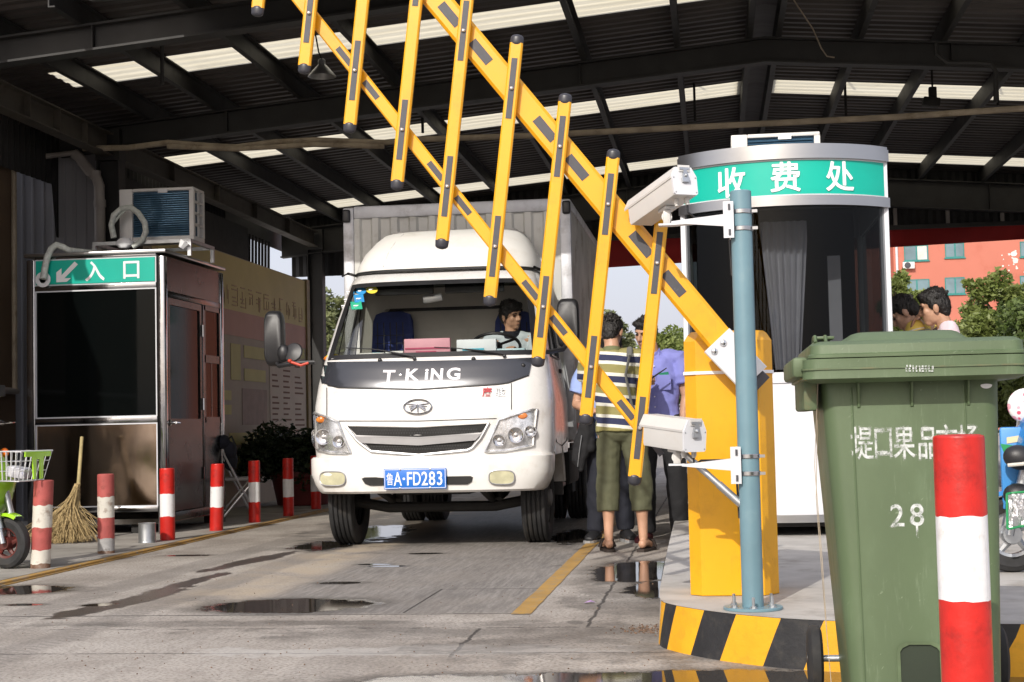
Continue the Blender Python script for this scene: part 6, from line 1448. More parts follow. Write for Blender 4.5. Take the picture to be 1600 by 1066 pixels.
# fairing on the roof
FA = [(2.30, .80, 12.66, .50), (2.36, .79, 12.68, .50), (2.48, .745, 12.78, .50), (2.60, .68, 12.95, .50), (2.67, .63, 13.12, .42), (2.70, .57, 13.27, .30)]
def Ff(a, z):
    w_, yf, D = lerpT(FA, z); x = a*w_; return Vector((TX+x, min(13.5, yf+D*(1-(1-abs(a)**3)**(1/3))), z))
zz = [2.285, 2.30, 2.33, 2.36, 2.42, 2.48, 2.54, 2.60, 2.635, 2.67, 2.69, 2.70]
rings = []
for z in zz: rings.append([Vector((TX-lerpT(FA, z)[0], 13.5, z))]+[Ff(math.sin(math.pi/2*(-1+2*i/36)), z) for i in range(37)]+[Vector((TX+lerpT(FA, z)[0], 13.5, z))])
rings.append([Vector((p.x, max(p.y, 13.36), 2.712)) for p in rings[-1]])
m = MB(); m.loft(rings, False, False); m.add(rings[-1], [list(range(len(rings[-1])))]); fa = m.build('roof_fairing', mat('fairing_white', (.80, .79, .755), .42, 0, .03, 2, dirt=('#b9ab95', .35, 2.0)), tk, 40)
m = MB(); m.tube([Vector((TX-.86, 12.75, 2.27)), Vector((TX-.80, 12.72, 2.285))]+[Ff(math.sin(math.pi/2*(-.93+1.86*i/24)), 2.30)+Vector((0, -.01, -.008)) for i in range(25)]+[Vector((TX+.80, 12.72, 2.285)), Vector((TX+.84, 12.8, 2.27))], .012, 8); m.build('fairing_seal', m_black, fa)
for s in (-1, 1):
    m = MB(); m.tube([Ff(s*.62, z)+Vector((0, -.002, 0)) for z in (2.33, 2.45, 2.55, 2.66)], .006, 6); m.build('fairing_crease', m_white, fa)
# wipers
for a, b, c in (((560, 546), (648, 560), (0, 0)), ((697, 545), (788, 556), (0, 0))):
    m = MB(); m.tube([onS(*b, .022), onS((a[0]*.3+b[0]*.7), (a[1]*.3+b[1]*.7)-.5, .03), onS(a[0]+30, a[1]+3, .022)], [.011, .008, .006], 6)
    m.tube([onS(a[0]-18, a[1]-1, .012), onS(a[0]+20, a[1]+1, .014), onS(a[0]+62, a[1]+7, .012)], .005, 6); m.ell(onS(b[0], b[1]+2, .015), (.016, .012, .016), None, 10); m.build('wiper', m_black, tk)
for px, py in ((594, 564), (740, 562), (498, 586), (817, 572)): m = MB(); m.ell(onS(px, py, .010), (.018, .012, .018), None, 12); m.build('washer_jet', m_black, tk)
# mirrors
def mirror(c, w_, h_, Y, arm, label=None):
    m = MB(); q = PY(*c, Y); rings = []
    for y, s in ((0, .82), (.02, .95), (.06, 1.0), (.10, .97), (.125, .9)):
        rings.append([q+Vector((w_/2*s*math.copysign(abs(math.cos(a))**.5, math.cos(a)), y-.06, h_/2*s*math.copysign(abs(math.sin(a))**.4, math.sin(a)))) for a in [k*2*math.pi/28 for k in range(28)]])
    m.loft(rings); mo = m.build('mirror', m_black, tk, 50)
    m = MB(); m.tube([PY(x, y, yy) for x, y, yy in arm], .019, 8); m.build('mirror_arm', m_black, mo)
    m = MB(); m.add([p+Vector((0, .003, 0)) for p in rings[-1]], [list(range(28))]); m.build('mirror_glass', m_bowl, mo, 0); return mo
mo = mirror((429, 529), .165, .46, 12.25, [(432, 566, 12.22), (436, 572, 12.2), (452, 569, 12.15), (470, 567, 12.15), (492, 566, 12.14)])
m = MB(); q = PY(459, 552, 12.2); m.lathe([(.004, 0), (.072, .004), (.085, .012), (.076, .022), (.02, .034)], q, (R(70), R(-28), 0), 24); m.build('round_mirror', m_black, mo)
m = MB(); m.ell(PY(443, 552, 12.2), (.055, .04, .075), None, 14); m.build('mirror_joint', m_black, mo)
m = MB(); m.tube([PY(455, 566, 12.13), PY(470, 571, 12.12), PY(482, 567, 12.13)], .011, 8); m.ell(PY(453, 564, 12.13), (.02, .02, .016), None, 10); m.build('arm_sleeve', mat('sleeve_red', (.55, .06, .03), .5), mo)
mirror((888, 505), .19, .41, 12.55, [(884, 540, 12.5), (880, 546, 12.45), (860, 550, 12.3), (832, 550, 12.2)])
# stickers inside the glass
m_sb = mat('sticker_blue', (.03, .28, .62), .5); m_sc = mat('sticker_cyan', (.05, .45, .60), .5); m_sgn = mat('sticker_green', (.03, .42, .25), .5); m_sy = mat('sticker_yellow', (.75, .60, .06), .5)
def stick(c, rx, ry, mt, rnd=True):
    pts = [(c[0]+rx*math.cos(a), c[1]+ry*math.sin(a)) for a in [k*2*math.pi/18 for k in range(18)]] if rnd else [(c[0]-rx-1, c[1]-ry), (c[0]+rx-1, c[1]-ry-1), (c[0]+rx+1, c[1]+ry-1), (c[0]-rx+1, c[1]+ry)]
    stub(pts, -.001, .0015).build('windscreen_sticker', mt, ws, 0)
stick((546, 456), 8, 5.5, m_sb); stick((564, 455), 8, 5.5, m_sb); stick((581, 453), 9, 6, m_sy); stick((542, 468), 7, 6, m_sc, False); stick((561, 467), 7.5, 6, m_sb, False); stick((538, 478), 7, 5.5, m_sgn, False); stick((557, 478), 8.5, 6, m_sgn, False)
for c in ((546, 456), (564, 455), (542, 468), (561, 467), (538, 478), (557, 478), (581, 453)):
    q = onS(c[0]-.5, c[1], .003); m = MB(); m.box(q, (.045, .001, .010), None); m.box(q-Vector((0, 0, .018)), (.035, .001, .006), None); m.build('sticker_print', m_signw, ws, 0)
# interior: dashboard, seats, wheel, mirror
m = MB(); m.loft([[Vector((TX+s, y, z)) for s in (-.84, -.4, 0, .4, .84)] for y, z in ((12.28, 1.50), (12.60, 1.515), (12.74, 1.49), (12.80, 1.40), (12.74, 1.0))], False, False); m.build('dashboard', m_cabd, tk, 40, recalc=False)
m_seat = mat('seat_blue_cloth', (.04, .06, .22), .85, 0, .2, 6, bump=.2, bs=40)
def seat(x, w_, ztop):
    m = MB(); m.box((x, 13.0, 1.16), (w_, .46, .14), bev=.05, seg=3); so_ = m.build('seat_cushion', m_seat, tk)
    m = MB(); rings = []
    for z, y, k in ((1.2, 13.18, .92), (1.3, 13.19, 1), (1.65, 13.25, 1.0), (ztop-.08, 13.27, .93), (ztop-.02, 13.28, .8), (ztop, 13.285, .5)): rings.append(rr(x-w_/2*k, x+w_/2*k, y-.05, y+.05, .03, z, 3))
    m.loft(rings); bo = m.build('seat_back', m_seat, tk)
    m = MB()
    for k in range(5): m.bb(x-w_*.3+k*w_*.15-.004, x-w_*.3+k*w_*.15+.004, 13.135, 13.142, 1.4, ztop-.1)
    for k in range(6): m.bb(x-w_*.36, x+w_*.36, 13.133, 13.140, 1.42+k*.07, 1.426+k*.07)
    m.build('seat_stitching', m_cabd, bo, 0)
seat(PY(612, 520, 13.2).x, .38, PY(612, 487, 13.2).z); seat(TX+.56, .38, PY(790, 487, 13.2).z)
wc = PY(776, 540, 12.85); wr = .20
Mw = Matrix.Translation(wc)@Matrix.Rotation(R(-28), 4, 'X')
m = MB(); m.tube([Mw@Vector((wr*math.cos(a), 0+wr*math.sin(a), 0)) for a in [k*2*math.pi/40 for k in range(40)]], .014, 8, closed=True); m.lathe([(.05, -.02), (.05, .01), (.02, .02)], Mw@Vector((0, 0, 0)), (R(-28), 0, 0), 18)
for a in (90, 210, 330): m.tube([Mw@Vector((0, 0, 0)), Mw@Vector((wr*math.cos(R(a)), wr*math.sin(R(a)), 0))], .012, 6)
m.tube([Mw@Vector((0, 0, 0)), Mw@Vector((0, .05, -.3))], .025, 8); m.build('steering_wheel', m_black, tk)
q = PY(676, 466, 12.72); m = MB(); m.box(q, (.17, .03, .07), (0, R(-8), 0), bev=.012); m.tube([q, q+Vector((.0, -.03, .05)), Vector((q.x, 12.6, 2.19))], .008, 6); m.build('rear_view_mirror', m_gs, tk)
m = MB(); m.bb(TX-.55, TX-.05, 12.62, 12.66, 2.08, 2.17, bev=.01); m.bb(TX+.05, TX+.55, 12.62, 12.66, 2.08, 2.17, bev=.01); m.build('sun_visor', m_cabd, tk)
# box body
BX0, BX1, BY0, BY1, BZ0, BZ1 = -3.30, -1.215, 13.56, 16.95, .82, 2.975
m_boxp = mat('box_panel_white', (.60, .60, .57), .55, 0, .06, 2, bump=.1, bs=8, dirt=('#7e7566', .5, 2.5)); m_boxs = mat('box_side_dusty', (.42, .40, .37), .5, .2, .12, 2, dirt=('#6d6152', .6, 2.2)); m_boxr = mat('box_rail_grey', (.52, .53, .56), .45, .3, .1, 5, dirt=('#6a6258', .5, 4))
def ribs(a, b, per, dep):
    o = []; s = a
    while s < b-1e-6:
        for k, d in ((0, 0), (.28, 0), (.40, dep), (.85, dep), (.97, 0)):
            if s+k*per < b: o.append((s+k*per, d))
        s += per
    o.append((b, 0)); return o
pr = ribs(BX0+.10, BX1-.10, .175, .028)
m = MB(); m.add([p for x, d in pr for p in (Vector((x, BY0+.015+d, BZ0+.1)), Vector((x, BY0+.015+d, BZ1-.10)))], [(2*i, 2*i+2, 2*i+3, 2*i+1) for i in range(len(pr)-1)])
bx = m.build('cargo_box', m_boxp, tk, 25, recalc=False)
for xs, sg_ in ((BX1, 1), (BX0, -1)):
    pr = ribs(BY0+.08, BY1-.06, .14, .022); m = MB()
    m.add([p for y, d in pr for p in (Vector((xs-sg_*(.004+d), y, BZ0+.08)), Vector((xs-sg_*(.004+d), y, BZ1-.08)))], [(2*i, 2*i+2, 2*i+3, 2*i+1) for i in range(len(pr)-1)]); m.build('side_panel', m_boxs, bx, 25, recalc=False)
    m = MB()
    for i in range(18): 
        if i % 2 == 0: m.bb(xs-sg_*.002, xs+sg_*.001, BY0+.2+i*.17, BY0+.36+i*.17, BZ0+.1, BZ0+.15)
    m.build('reflector_strip', m_redb, bx, 0)
m = MB()
for x in (BX0, BX1-.10): m.bb(x, x+.10, BY0, BY0+.09, BZ0, BZ1-.0, bev=.012)
for x in (BX0, BX1-.05): m.bb(x, x+.05, BY1-.06, BY1, BZ0, BZ1, bev=.008)
m.bb(BX0+.1, BX1-.1, BY0+.0, BY0+.07, BZ1-.10, BZ1+.012, bev=.012); m.bb(BX0+.1, BX1-.1, BY0, BY0+.07, BZ0, BZ0+.10, bev=.01)
for x in (BX0, BX1-.05): m.bb(x, x+.05, BY0+.09, BY1-.06, BZ1-.08, BZ1, bev=.008); m.bb(x, x+.05, BY0+.09, BY1-.06, BZ0, BZ0+.08, bev=.008)
m.build('box_frame', m_boxr, bx)
m = MB(); m.bb(BX0+.02, BX1-.02, BY0+.02, BY1-.02, BZ1-.02, BZ1+.004); m.bb(BX0+.05, BX1-.05, BY1-.03, BY1-.005, BZ0, BZ1-.02); m.bb(BX0+.05, BX1-.05, BY0+.09, BY1-.06, BZ0-.02, BZ0+.03); m.build('box_shell', m_boxs, bx)
for x in (BX0+.035, BX1-.035):
    m = MB(); m.box((x, BY0-.012, BZ1-.075), (.075, .04, .12), bev=.022, seg=3); m.build('corner_buffer', m_black, bx)
# chassis, axles, wheels, fenders
m = MB()
for x in (TX-.38, TX+.38): m.bb(x-.04, x+.04, 12.1, 16.9, .52, .68)
for y in (12.2, 13.5, 14.8, 16.0): m.bb(TX-.34, TX+.34, y, y+.08, .54, .66)
m.bb(TX-.30, TX+.30, 12.15, 13.3, .42, .72); m.bb(TX-.8, TX+.8, 11.99, 12.06, .50, .70); m.build('chassis_frame', m_dark, tk)
m = MB(); m.tube([(TX-.78, 12.60, .36), (TX-.45, 12.60, .30), (TX+.45, 12.60, .30), (TX+.78, 12.60, .36)], .045, 10)
for x in (TX-.42, TX+.42):
    for k in range(4): m.tube([(x, 12.1+.06*k, .44-.0*k), (x, 12.6, .34+.012*k), (x, 13.1-.06*k, .44)], .014, 6, sx=2.2)
    m.cyl((x+.07, 12.5, .36), (x+.10, 12.7, .7), .03)
m.build('front_axle', m_dark, tk)
m = MB(); m.cyl((TX-.75, 15.75, .36), (TX+.75, 15.75, .36), .06); m.ell((TX, 15.75, .36), (.17, .19, .17), None, 16); m.cyl((TX, 13.2, .48), (TX, 15.7, .38), .04); m.build('rear_axle', m_dark, tk)
def twheel(x, y, sg_, steer=0):
    r = .362; m = MB(); prof = [(.205, -.085), (.25, -.10), (.31, -.105), (.345, -.098)]
    for k in range(5): a = -.085+k*.0375; prof += [(r-.004, a), (r, a+.006), (r, a+.022), (r-.004, a+.027), (r-.016, a+.029), (r-.016, a+.034)]
    prof = prof[:-2]+[(.345, .098), (.31, .105), (.25, .10), (.205, .085)]
    rot = (Matrix.Rotation(steer, 3, 'Z')@Matrix.Rotation(R(90), 3, 'Y'))
    m.lathe(prof, (x, y, r), rot, 44, caps=False); wo_ = m.build('wheel', m_rubber, tk, 20)
    m = MB(); m.lathe([(.205, -.08), (.20, -.06), (.19, -.02), (.06, .0*sg_), (.005, .01)], (x, y, r), rot@Matrix.Scale(-sg_, 3, Vector((0, 0, 1))), 28, caps=False)
    m.lathe([(.075, -.09), (.07, -.11), (.03, -.12), (.005, -.122)], (x, y, r), rot@Matrix.Scale(-sg_, 3, Vector((0, 0, 1))), 18)
    m.build('hub', mat('wheel_hub_grey', (.16, .155, .15), .6, .3, .2, 10) if 'wheel_hub_grey' not in bpy.data.materials else bpy.data.materials['wheel_hub_grey'], wo_)
    m = MB()
    for k in range(6): a = k*math.pi/3; m.ell(Vector((x, y, r))+rot@Vector((.115*math.cos(a), .115*math.sin(a), sg_*.03)), (.016, .016, .016), None, 8)
    m.build('wheel_nut', m_steel, wo_)
twheel(TX-.79, 12.60, -1); twheel(TX+.80, 12.60, 1)
for x in (-.86, -.62, .62, .86): twheel(TX+x, 15.75, 1 if x > 0 else -1)
for s in (-1, 1):
    m = MB(); rings = []
    for k in range(15):
        a = R(12+k*8.6); rr_ = .455; c = Vector((TX+s*.80, 12.62, .38)); o = Vector((0, math.cos(a)*rr_*1.05, math.sin(a)*rr_))
        rings.append([c+o+Vector((s*-.16, 0, 0)), c+o+Vector((s*.17, 0, 0)), c+o*1.05+Vector((s*.185, 0, 0)), c+o*1.09+Vector((s*.18, 0, 0)), c+o*1.10+Vector((s*-.16, 0, 0))])
    m.loft([[p for p in r] for r in rings], True, True); m.build('wheel_arch', m_white if s > 0 else m_black, tk, 40)
    m = MB(); m.bb(TX+s*.78, TX+s*.95, 13.12, 13.45, .42, .46, bev=.01); m.bb(TX+s*.80, TX+s*.96, 13.10, 13.13, .36, .80); m.build('step', m_black, tk)
m = MB(); m.bb(TX+.62, TX+.98, 13.6, 14.5, .42, .74, bev=.04); m.build('fuel_tank', m_dark, tk)
m = MB(); m.bb(TX-.98, TX-.62, 13.7, 14.3, .42, .72, bev=.03); m.build('battery_box', m_dark, tk)
m = MB(); m.bb(TX+.85, TX+.87, 14.95, 15.30, .30, .78); m.bb(TX-.87, TX-.85, 14.95, 15.3, .30, .78); m.build('mud_flap', m_rubber, tk)
# things lying on the dashboard
DZ = 1.513
def ondash(px0, px1, pytop, Y, dep, name, mt, label, cat, tilt=0):
    a, b = PY(px0, pytop, Y), PY(px1, pytop, Y); z = a.z
    t = thing(name, ((a.x+b.x)/2, Y, DZ), 0, label, cat); m = MB(); m.box(((a.x+b.x)/2, Y+dep/2, (z+DZ)/2), (b.x-a.x, dep, z-DZ), (tilt, 0, 0), bev=.006); return t, m.build('carton', mt, t), a, b
t, c_, a, b = ondash(631, 703, 530, 12.40, .05, 'box', mat('carton_pink', (.70, .33, .40), .5, 0, .06, 6), 'pink carton lying on the truck dashboard', 'box')
m = MB(); m.bb(a.x+.10, a.x+.27, 12.394, 12.396, DZ+.02, DZ+.075, bev=.0); m.bb(a.x+.01, b.x-.01, 12.394, 12.396, DZ+.092, DZ+.105); m.build('carton_print', mat('carton_rose', (.48, .06, .14), .5), c_, 0)
t, c_, a, b = ondash(713, 775, 531, 12.38, .06, 'box', mat('carton_white', (.72, .76, .80), .5, 0, .04, 6), 'white carton with pale blue print on the truck dashboard', 'box')
m = MB(); m.bb(a.x+.02, b.x-.04, 12.374, 12.376, DZ+.015, DZ+.04); m.bb(a.x+.05, b.x-.1, 12.374, 12.376, DZ+.07, DZ+.085); m.build('carton_print', m_sc, c_, 0)
t, c_, a, b = ondash(776, 820, 545, 12.36, .08, 'box', mat('carton_pale_blue', (.45, .62, .68), .5, 0, .2, 12), 'pale blue flat carton on the dashboard in front of the driver', 'box')
t, c_, a, b = ondash(562, 600, 552, 12.34, .12, 'papers', mat('paper_white', (.72, .72, .70), .7, 0, .1, 8), 'white papers on the dashboard behind the windscreen, left of the pink carton', 'papers')
t, c_, a, b = ondash(602, 630, 549, 12.42, .10, 'papers', bpy.data.materials['paper_white'], 'small stack of white papers beside the water bottle on the dashboard', 'papers')
q0, q1 = PY(567, 545, 12.42), PY(612, 548, 12.40)
t = thing('water_bottle', (q0.x, 12.42, DZ), 0, 'clear plastic water bottle with blue cap lying on the dashboard', 'bottle'); q0.z = DZ+.032+.012; q1.z = q0.z
m = MB(); dq = (q1-q0); m.tube([q0+dq*k for k in (0, .03, .3, .35, .6, .75, .85, .92)], [.028, .032, .031, .029, .032, .028, .016, .014], 16); m.build('bottle_body', mat('bottle_plastic', (.55, .66, .72), .12, 0, .2, 20), t); m = MB(); m.tube([q0+dq*.92, q0+dq*1.0], .017, 12); m.build('bottle_cap', m_sb, t); m = MB(); m.tube([q0+dq*.33, q0+dq*.6], .0325, 16); m.build('bottle_label', m_sc, t)
q = PY(520, 552, 12.36); t = thing('dashboard_ornament', (q.x, 12.36, DZ), 0, 'orange and yellow oval ornament at the left end of the dashboard', 'ornament'); m = MB(); m.ell((q.x, 12.38, DZ+.035), (.085, .05, .034), None, 16); m.build('ornament_body', bpy.data.materials['amber_lens'], t); m = MB(); m.ell((q.x, 12.355, DZ+.050), (.06, .035, .022), None, 12); m.build('ornament_top', m_sy, t)
# ---------------------------------------------------------------- people
def remesh(mb, vox, name, mt, parent, it=4, fold=0.0, fscale=9, seed=0, spike=0.0):
    """one continuous skin over overlapping limbs; mb is in the person's own frame"""
    me = mb.mesh('tmp', mt, 0); o = bpy.data.objects.new('tmp', me); col.objects.link(o)
    a = o.modifiers.new('r', 'REMESH'); a.mode = 'VOXEL'; a.voxel_size = vox
    b = o.modifiers.new('s', 'SMOOTH'); b.factor = .5; b.iterations = it
    dg = bpy.context.evaluated_depsgraph_get(); dg.update()
    r = bpy.data.meshes.new_from_object(o.evaluated_get(dg)); bpy.data.objects.remove(o); bpy.data.meshes.remove(me)
    if fold or spike:
        so_ = Vector((seed*3.7, seed*1.3, 0)); ns = [v.normal.copy() for v in r.vertices]
        for v, nn in zip(r.vertices, ns):
            if fold: v.co += nn*fold*(mnoise.noise(Vector((v.co.x*fscale, v.co.y*fscale, v.co.z*fscale*1.0+v.co.x*fscale*.8))+so_)+.5*mnoise.noise(v.co*fscale*2.3+so_))
            if spike: v.co += nn*spike*mnoise.noise(Vector((v.co.x*70, v.co.y*70, v.co.z*34))+so_)
    r.name = name; r.materials.clear()
    for m_ in (mt if isinstance(mt, (list, tuple)) else [mt]): r.materials.append(m_)
    for p in r.polygons: p.use_smooth = True
    return obj_mesh(name, r, parent)
def hand(mb, W, d, nrm, s, curl=.35, k=1.0, spread=.0):
    d = Vector(d).normalized(); nrm = Vector(nrm); nrm = (nrm-d*nrm.dot(d)).normalized(); sd = d.cross(nrm)*s
    W = Vector(W)
    mb.chain([W-d*.01, W+d*.03*k, W+d*.082*k], [(.026*k, .019*k), (.038*k, .016*k), (.041*k, .013*k)], 12, side=sd)
    for j, (off, ln) in enumerate(((.031, .066), (.0105, .076), (-.0105, .070), (-.031, .055))):
        p = W+d*.086*k+sd*off*k; q = [p-d*.02*k, p]; a = curl*(.8+.12*j); dd = d+sd*spread*off*12
        for f_ in (.42, .33, .25):
            dd = (dd.normalized()*math.cos(a)+nrm*math.sin(a)).normalized(); p = p+dd*ln*f_*k; q.append(p)
        mb.chain(q, [.0100*k, .0098*k, .0092*k, .0085*k, .0072*k], 8)
    p = W+d*.022*k+sd*.030*k; t = (d*.62+sd*.72+nrm*.30).normalized(); t2 = (d*.85+sd*.30+nrm*.45).normalized()
    mb.chain([p-t*.015*k, p+t*.030*k, p+t*.030*k+t2*.03*k, p+t*.030*k+t2*.052*k], [.014*k, .0125*k, .0105*k, .008*k], 8)
def head(mb, c, Rm, k=1.0):
    c = Vector(c)
    def E(p, r, rot=None): mb.ell(c+Rm@(Vector(p)*k), [x*k for x in r], Rm if rot is None else Rm@rotm(rot), 18)
    E((0, -.012, .030), (.074, .094, .095)); E((0, .022, -.035), (.061, .072, .080)); E((0, .052, -.088), (.034, .034, .030)); E((0, .015, -.075), (.052, .055, .040))
    E((0, .072, .032), (.052, .022, .020)); E((.036, .056, -.020), (.024, .026, .030)); E((-.036, .056, -.020), (.024, .026, .030))
    mb.chain([c+Rm@(Vector(p)*k) for p in ((0, .084, .020), (0, .098, -.005), (0, .106, -.026))], [.009*k, .011*k, .0135*k], 10)
    E((.013, .094, -.030), (.010, .010, .009)); E((-.013, .094, -.030), (.010, .010, .009)); E((0, .083, -.058), (.026, .013, .008)); E((0, .081, -.070), (.022, .013, .008))
    for s in (-1, 1): E((s*.076, -.010, -.012), (.010, .022, .034), (0, 0, s*-.35)); E((s*.083, -.016, -.004), (.006, .017, .024), (0, 0, s*-.5))
def face_parts(body, root, c, Rm, k=1.0):
    c = Vector(c)
    for s in (-1, 1):
        m = MB(); m.ell(c+Rm@(Vector((s*.030, .080, .008))*k), (.0145*k, .009*k, .0075*k), Rm, 14); m.build('eye', m_eye, body, 0, local=True)
        m = MB(); m.tube([c+Rm@(Vector(p)*k) for p in ((s*.014, .0925, .026), (s*.030, .0905, .031), (s*.048, .078, .027))], [.0038*k, .0045*k, .003*k], 6); m.build('eyebrow', m_hair, body, local=True)
    m = MB(); m.ell(c+Rm@(Vector((0, .090, -.0635))*k), (.020*k, .006*k, .0042*k), Rm, 14); m.build('mouth', m_lip, body, 0, local=True)
def hair(root, c, Rm, seed, k=1.0, vol=1.0, fringe=True):
    m = MB(); c = Vector(c)
    def E(p, r): m.ell(c+Rm@(Vector(p)*k), [x*k*vol for x in r], Rm, 16)
    E((0, -.008, .066), (.080, .096, .072)); E((0, -.050, .012), (.076, .062, .088)); E((.062, -.018, .030), (.024, .056, .055)); E((-.062, -.018, .030), (.024, .056, .055)); E((0, -.06, -.035), (.058, .04, .05))
    if fringe: E((.02, .062, .092), (.055, .034, .028)); E((-.035, .055, .088), (.04, .034, .03))
    rnd = random.Random(seed)
    for i in range(60):
        a, b = rnd.uniform(0, 6.28), rnd.uniform(.1, 1.35); d = Vector((math.cos(a)*math.cos(b), math.sin(a)*math.cos(b), math.sin(b)))
        if d.y > .55 and d.z < .6: continue
        p = Vector((0, -.014, .045))+Vector((d.x*.082, d.y*.098, d.z*.09)); t = (d+Vector((rnd.gauss(0, .5), rnd.gauss(0, .5)+.2, rnd.gauss(0, .3)-.2))).normalized()
        m.chain([c+Rm@(p*k), c+Rm@((p*.99+t*.020)*k)], [.009*k, .003*k], 7)
    o = remesh(m, .0055, 'hair', m_hair, root, 1, spike=.006, seed=seed)
    me = o.data; V = [v.co.copy() for v in me.vertices]; F = [list(p.vertices) for p in me.polygons]; n0 = len(F)
    for i in range(1100):                              # loose strands over the mass of the hair
        p = me.polygons[rnd.randrange(n0)]; nn = p.normal
        if nn.z < -.3: continue
        fl = Vector((rnd.gauss(0, .5), rnd.gauss(0, .5), -.5)); d = (nn*.55+fl-nn*fl.dot(nn)).normalized(); sd = nn.cross(d).normalized()*.0011; ln = rnd.uniform(.010, .024)
        b = len(V); V += [p.center-sd, p.center+sd, p.center+d*ln]; F.append([b, b+1, b+2])
    me2 = bpy.data.meshes.new('hair'); me2.from_pydata([tuple(v) for v in V], [], F); me2.materials.append(m_hair)
    for q in me2.polygons: q.use_smooth = True
    o.data = me2; return o
def rot(x=0, y=0, z=0): return Euler((R(x), R(y), R(z)), 'ZXY').to_matrix()
BASE = dict(pel=(0, 0, .93), wai=(0, .005, 1.07), che=(0, -.005, 1.28), nec=(0, -.02, 1.475), head=(0, .02, 1.615), hr=(0, 0, 0),
    shR=(.185, -.015, 1.425), elR=(.245, -.02, 1.13), wrR=(.25, .06, .88), hdR=(.0, .25, -1), hnR=(-1, 0, 0),
    shL=(-.185, -.015, 1.425), elL=(-.245, -.02, 1.13), wrL=(-.25, .06, .88), hdL=(.0, .25, -1), hnL=(1, 0, 0),
    hiR=(.095, 0, .90), knR=(.11, .02, .49), anR=(.115, -.02, .085), toR=(.135, .13, .03),
    hiL=(-.095, 0, .90), knL=(-.11, .02, .49), anL=(-.115, -.02, .085), toL=(-.135, .13, .03), curlR=.35, curlL=.35)
def person(loc_, rz, label, J=None, skin=m_skin, seed=1, hk=1.0, wide=1.0, legs=True, barefoot=True, group=None):
    J = {**BASE, **(J or {})}; t = thing('person', loc_, rz, label, 'person', group); V = {k: Vector(v) for k, v in J.items() if isinstance(v, tuple)}
    Rm = rot(*J['hr']); m = MB(); w_ = wide
    m.chain([V['pel']-Vector((0, 0, .03)), V['pel']+Vector((0, 0, .06)), V['wai'], V['che'], V['nec']-Vector((0, 0, .07)), V['nec']-Vector((0, 0, .01))], [(.150*w_, .105), (.150*w_, .105), (.132*w_, .098), (.155*w_, .112), (.125*w_, .075), (.060, .055)], 22)
    m.chain([V['nec']-Vector((0, 0, .05)), V['nec'].lerp(V['head'], .35), V['head']+Rm@Vector((0, -.02, -.06))], [.064, .056, .056], 14)
    head(m, V['head'], Rm, hk)
    for s in 'RL':
        m.chain([V['nec'].lerp(V['sh'+s], .55)-Vector((0, 0, .03)), V['sh'+s]], [.06, .060], 12)
        m.chain([V['sh'+s], V['sh'+s].lerp(V['el'+s], .45), V['el'+s]], [.058, .050, .039], 12)
        m.chain([V['el'+s], V['el'+s].lerp(V['wr'+s], .3), V['wr'+s]], [.039, .041, .026], 12)
        hand(m, V['wr'+s], V['hd'+s], V['hn'+s], 1 if s == 'R' else -1, J['curl'+s])
        if legs:
            m.chain([V['hi'+s], V['hi'+s].lerp(V['kn'+s], .4), V['kn'+s]], [.092, .080, .055], 14)
            m.chain([V['kn'+s], V['kn'+s].lerp(V['an'+s], .30)+Vector((0, -.018, 0)), V['kn'+s].lerp(V['an'+s], .7), V['an'+s]], [.053, .057, .040, .033], 14)
            a, b = V['an'+s], V['to'+s]; f_ = (b-a); f_.z = 0; f_.normalize()
            m.chain([a-f_*.035+Vector((0, 0, -.045)), a+f_*.03+Vector((0, 0, -.03)), b-f_*.02+Vector((0, 0, .0))], [(.030, .034), (.036, .034), (.042, .020)], 12)
            sd = Vector((f_.y, -f_.x, 0))*(-1 if s == 'R' else 1)
            for j, ln in enumerate((.044, .036, .032, .028, .024)): q = b+sd*(.030-.015*j)+f_*(-.012-.005*j)-Vector((0, 0, .010)); m.chain([q-f_*.015, q+f_*ln*.8], [.0105 if j else .013, .0085 if j else .011], 8)
    body = remesh(m, .0062, 'body', skin, t, 3)
    face_parts(body, t, V['head'], Rm, hk)
    return t, V, Rm, body
def shirt(t, V, mt, hem=.86, sl=.55, seed=1, loose=.018, sleeve_r=.075, collar=None, name='shirt', fold=.009, wide=1.0):
    m = MB(); L_ = loose; p = V['pel']
    m.chain([Vector((p.x, p.y, hem)), Vector((p.x, p.y, hem+.10)), V['wai'], V['che'], V['che'].lerp(V['nec'], .55), V['nec']-Vector((0, 0, .045)), V['nec']-Vector((0, .0, .005))], [(.165*wide+L_, .125+L_), (.160*wide+L_, .120+L_), (.148*wide+L_, .112+L_), (.165*wide+L_, .118+L_), (.160*wide+L_*.6, .092+L_*.6), (.115, .076), (.068, .064)], 26, flat='both')
    for s in 'RL':
        e = V['sh'+s].lerp(V['el'+s], sl)
        m.chain([V['nec'].lerp(V['sh'+s], .45)-Vector((0, 0, .025)), V['sh'+s]+Vector((0, 0, .0)), V['sh'+s].lerp(e, .5), e], [.066, .074, sleeve_r, sleeve_r*1.02], 16, flat=sl < 1)
        if sl > 1: m.chain([V['el'+s], V['el'+s].lerp(V['wr'+s], .9)], [.055, .042], 12)
    return remesh(m, .0072, name, mt, t, 3, fold=fold, seed=seed)
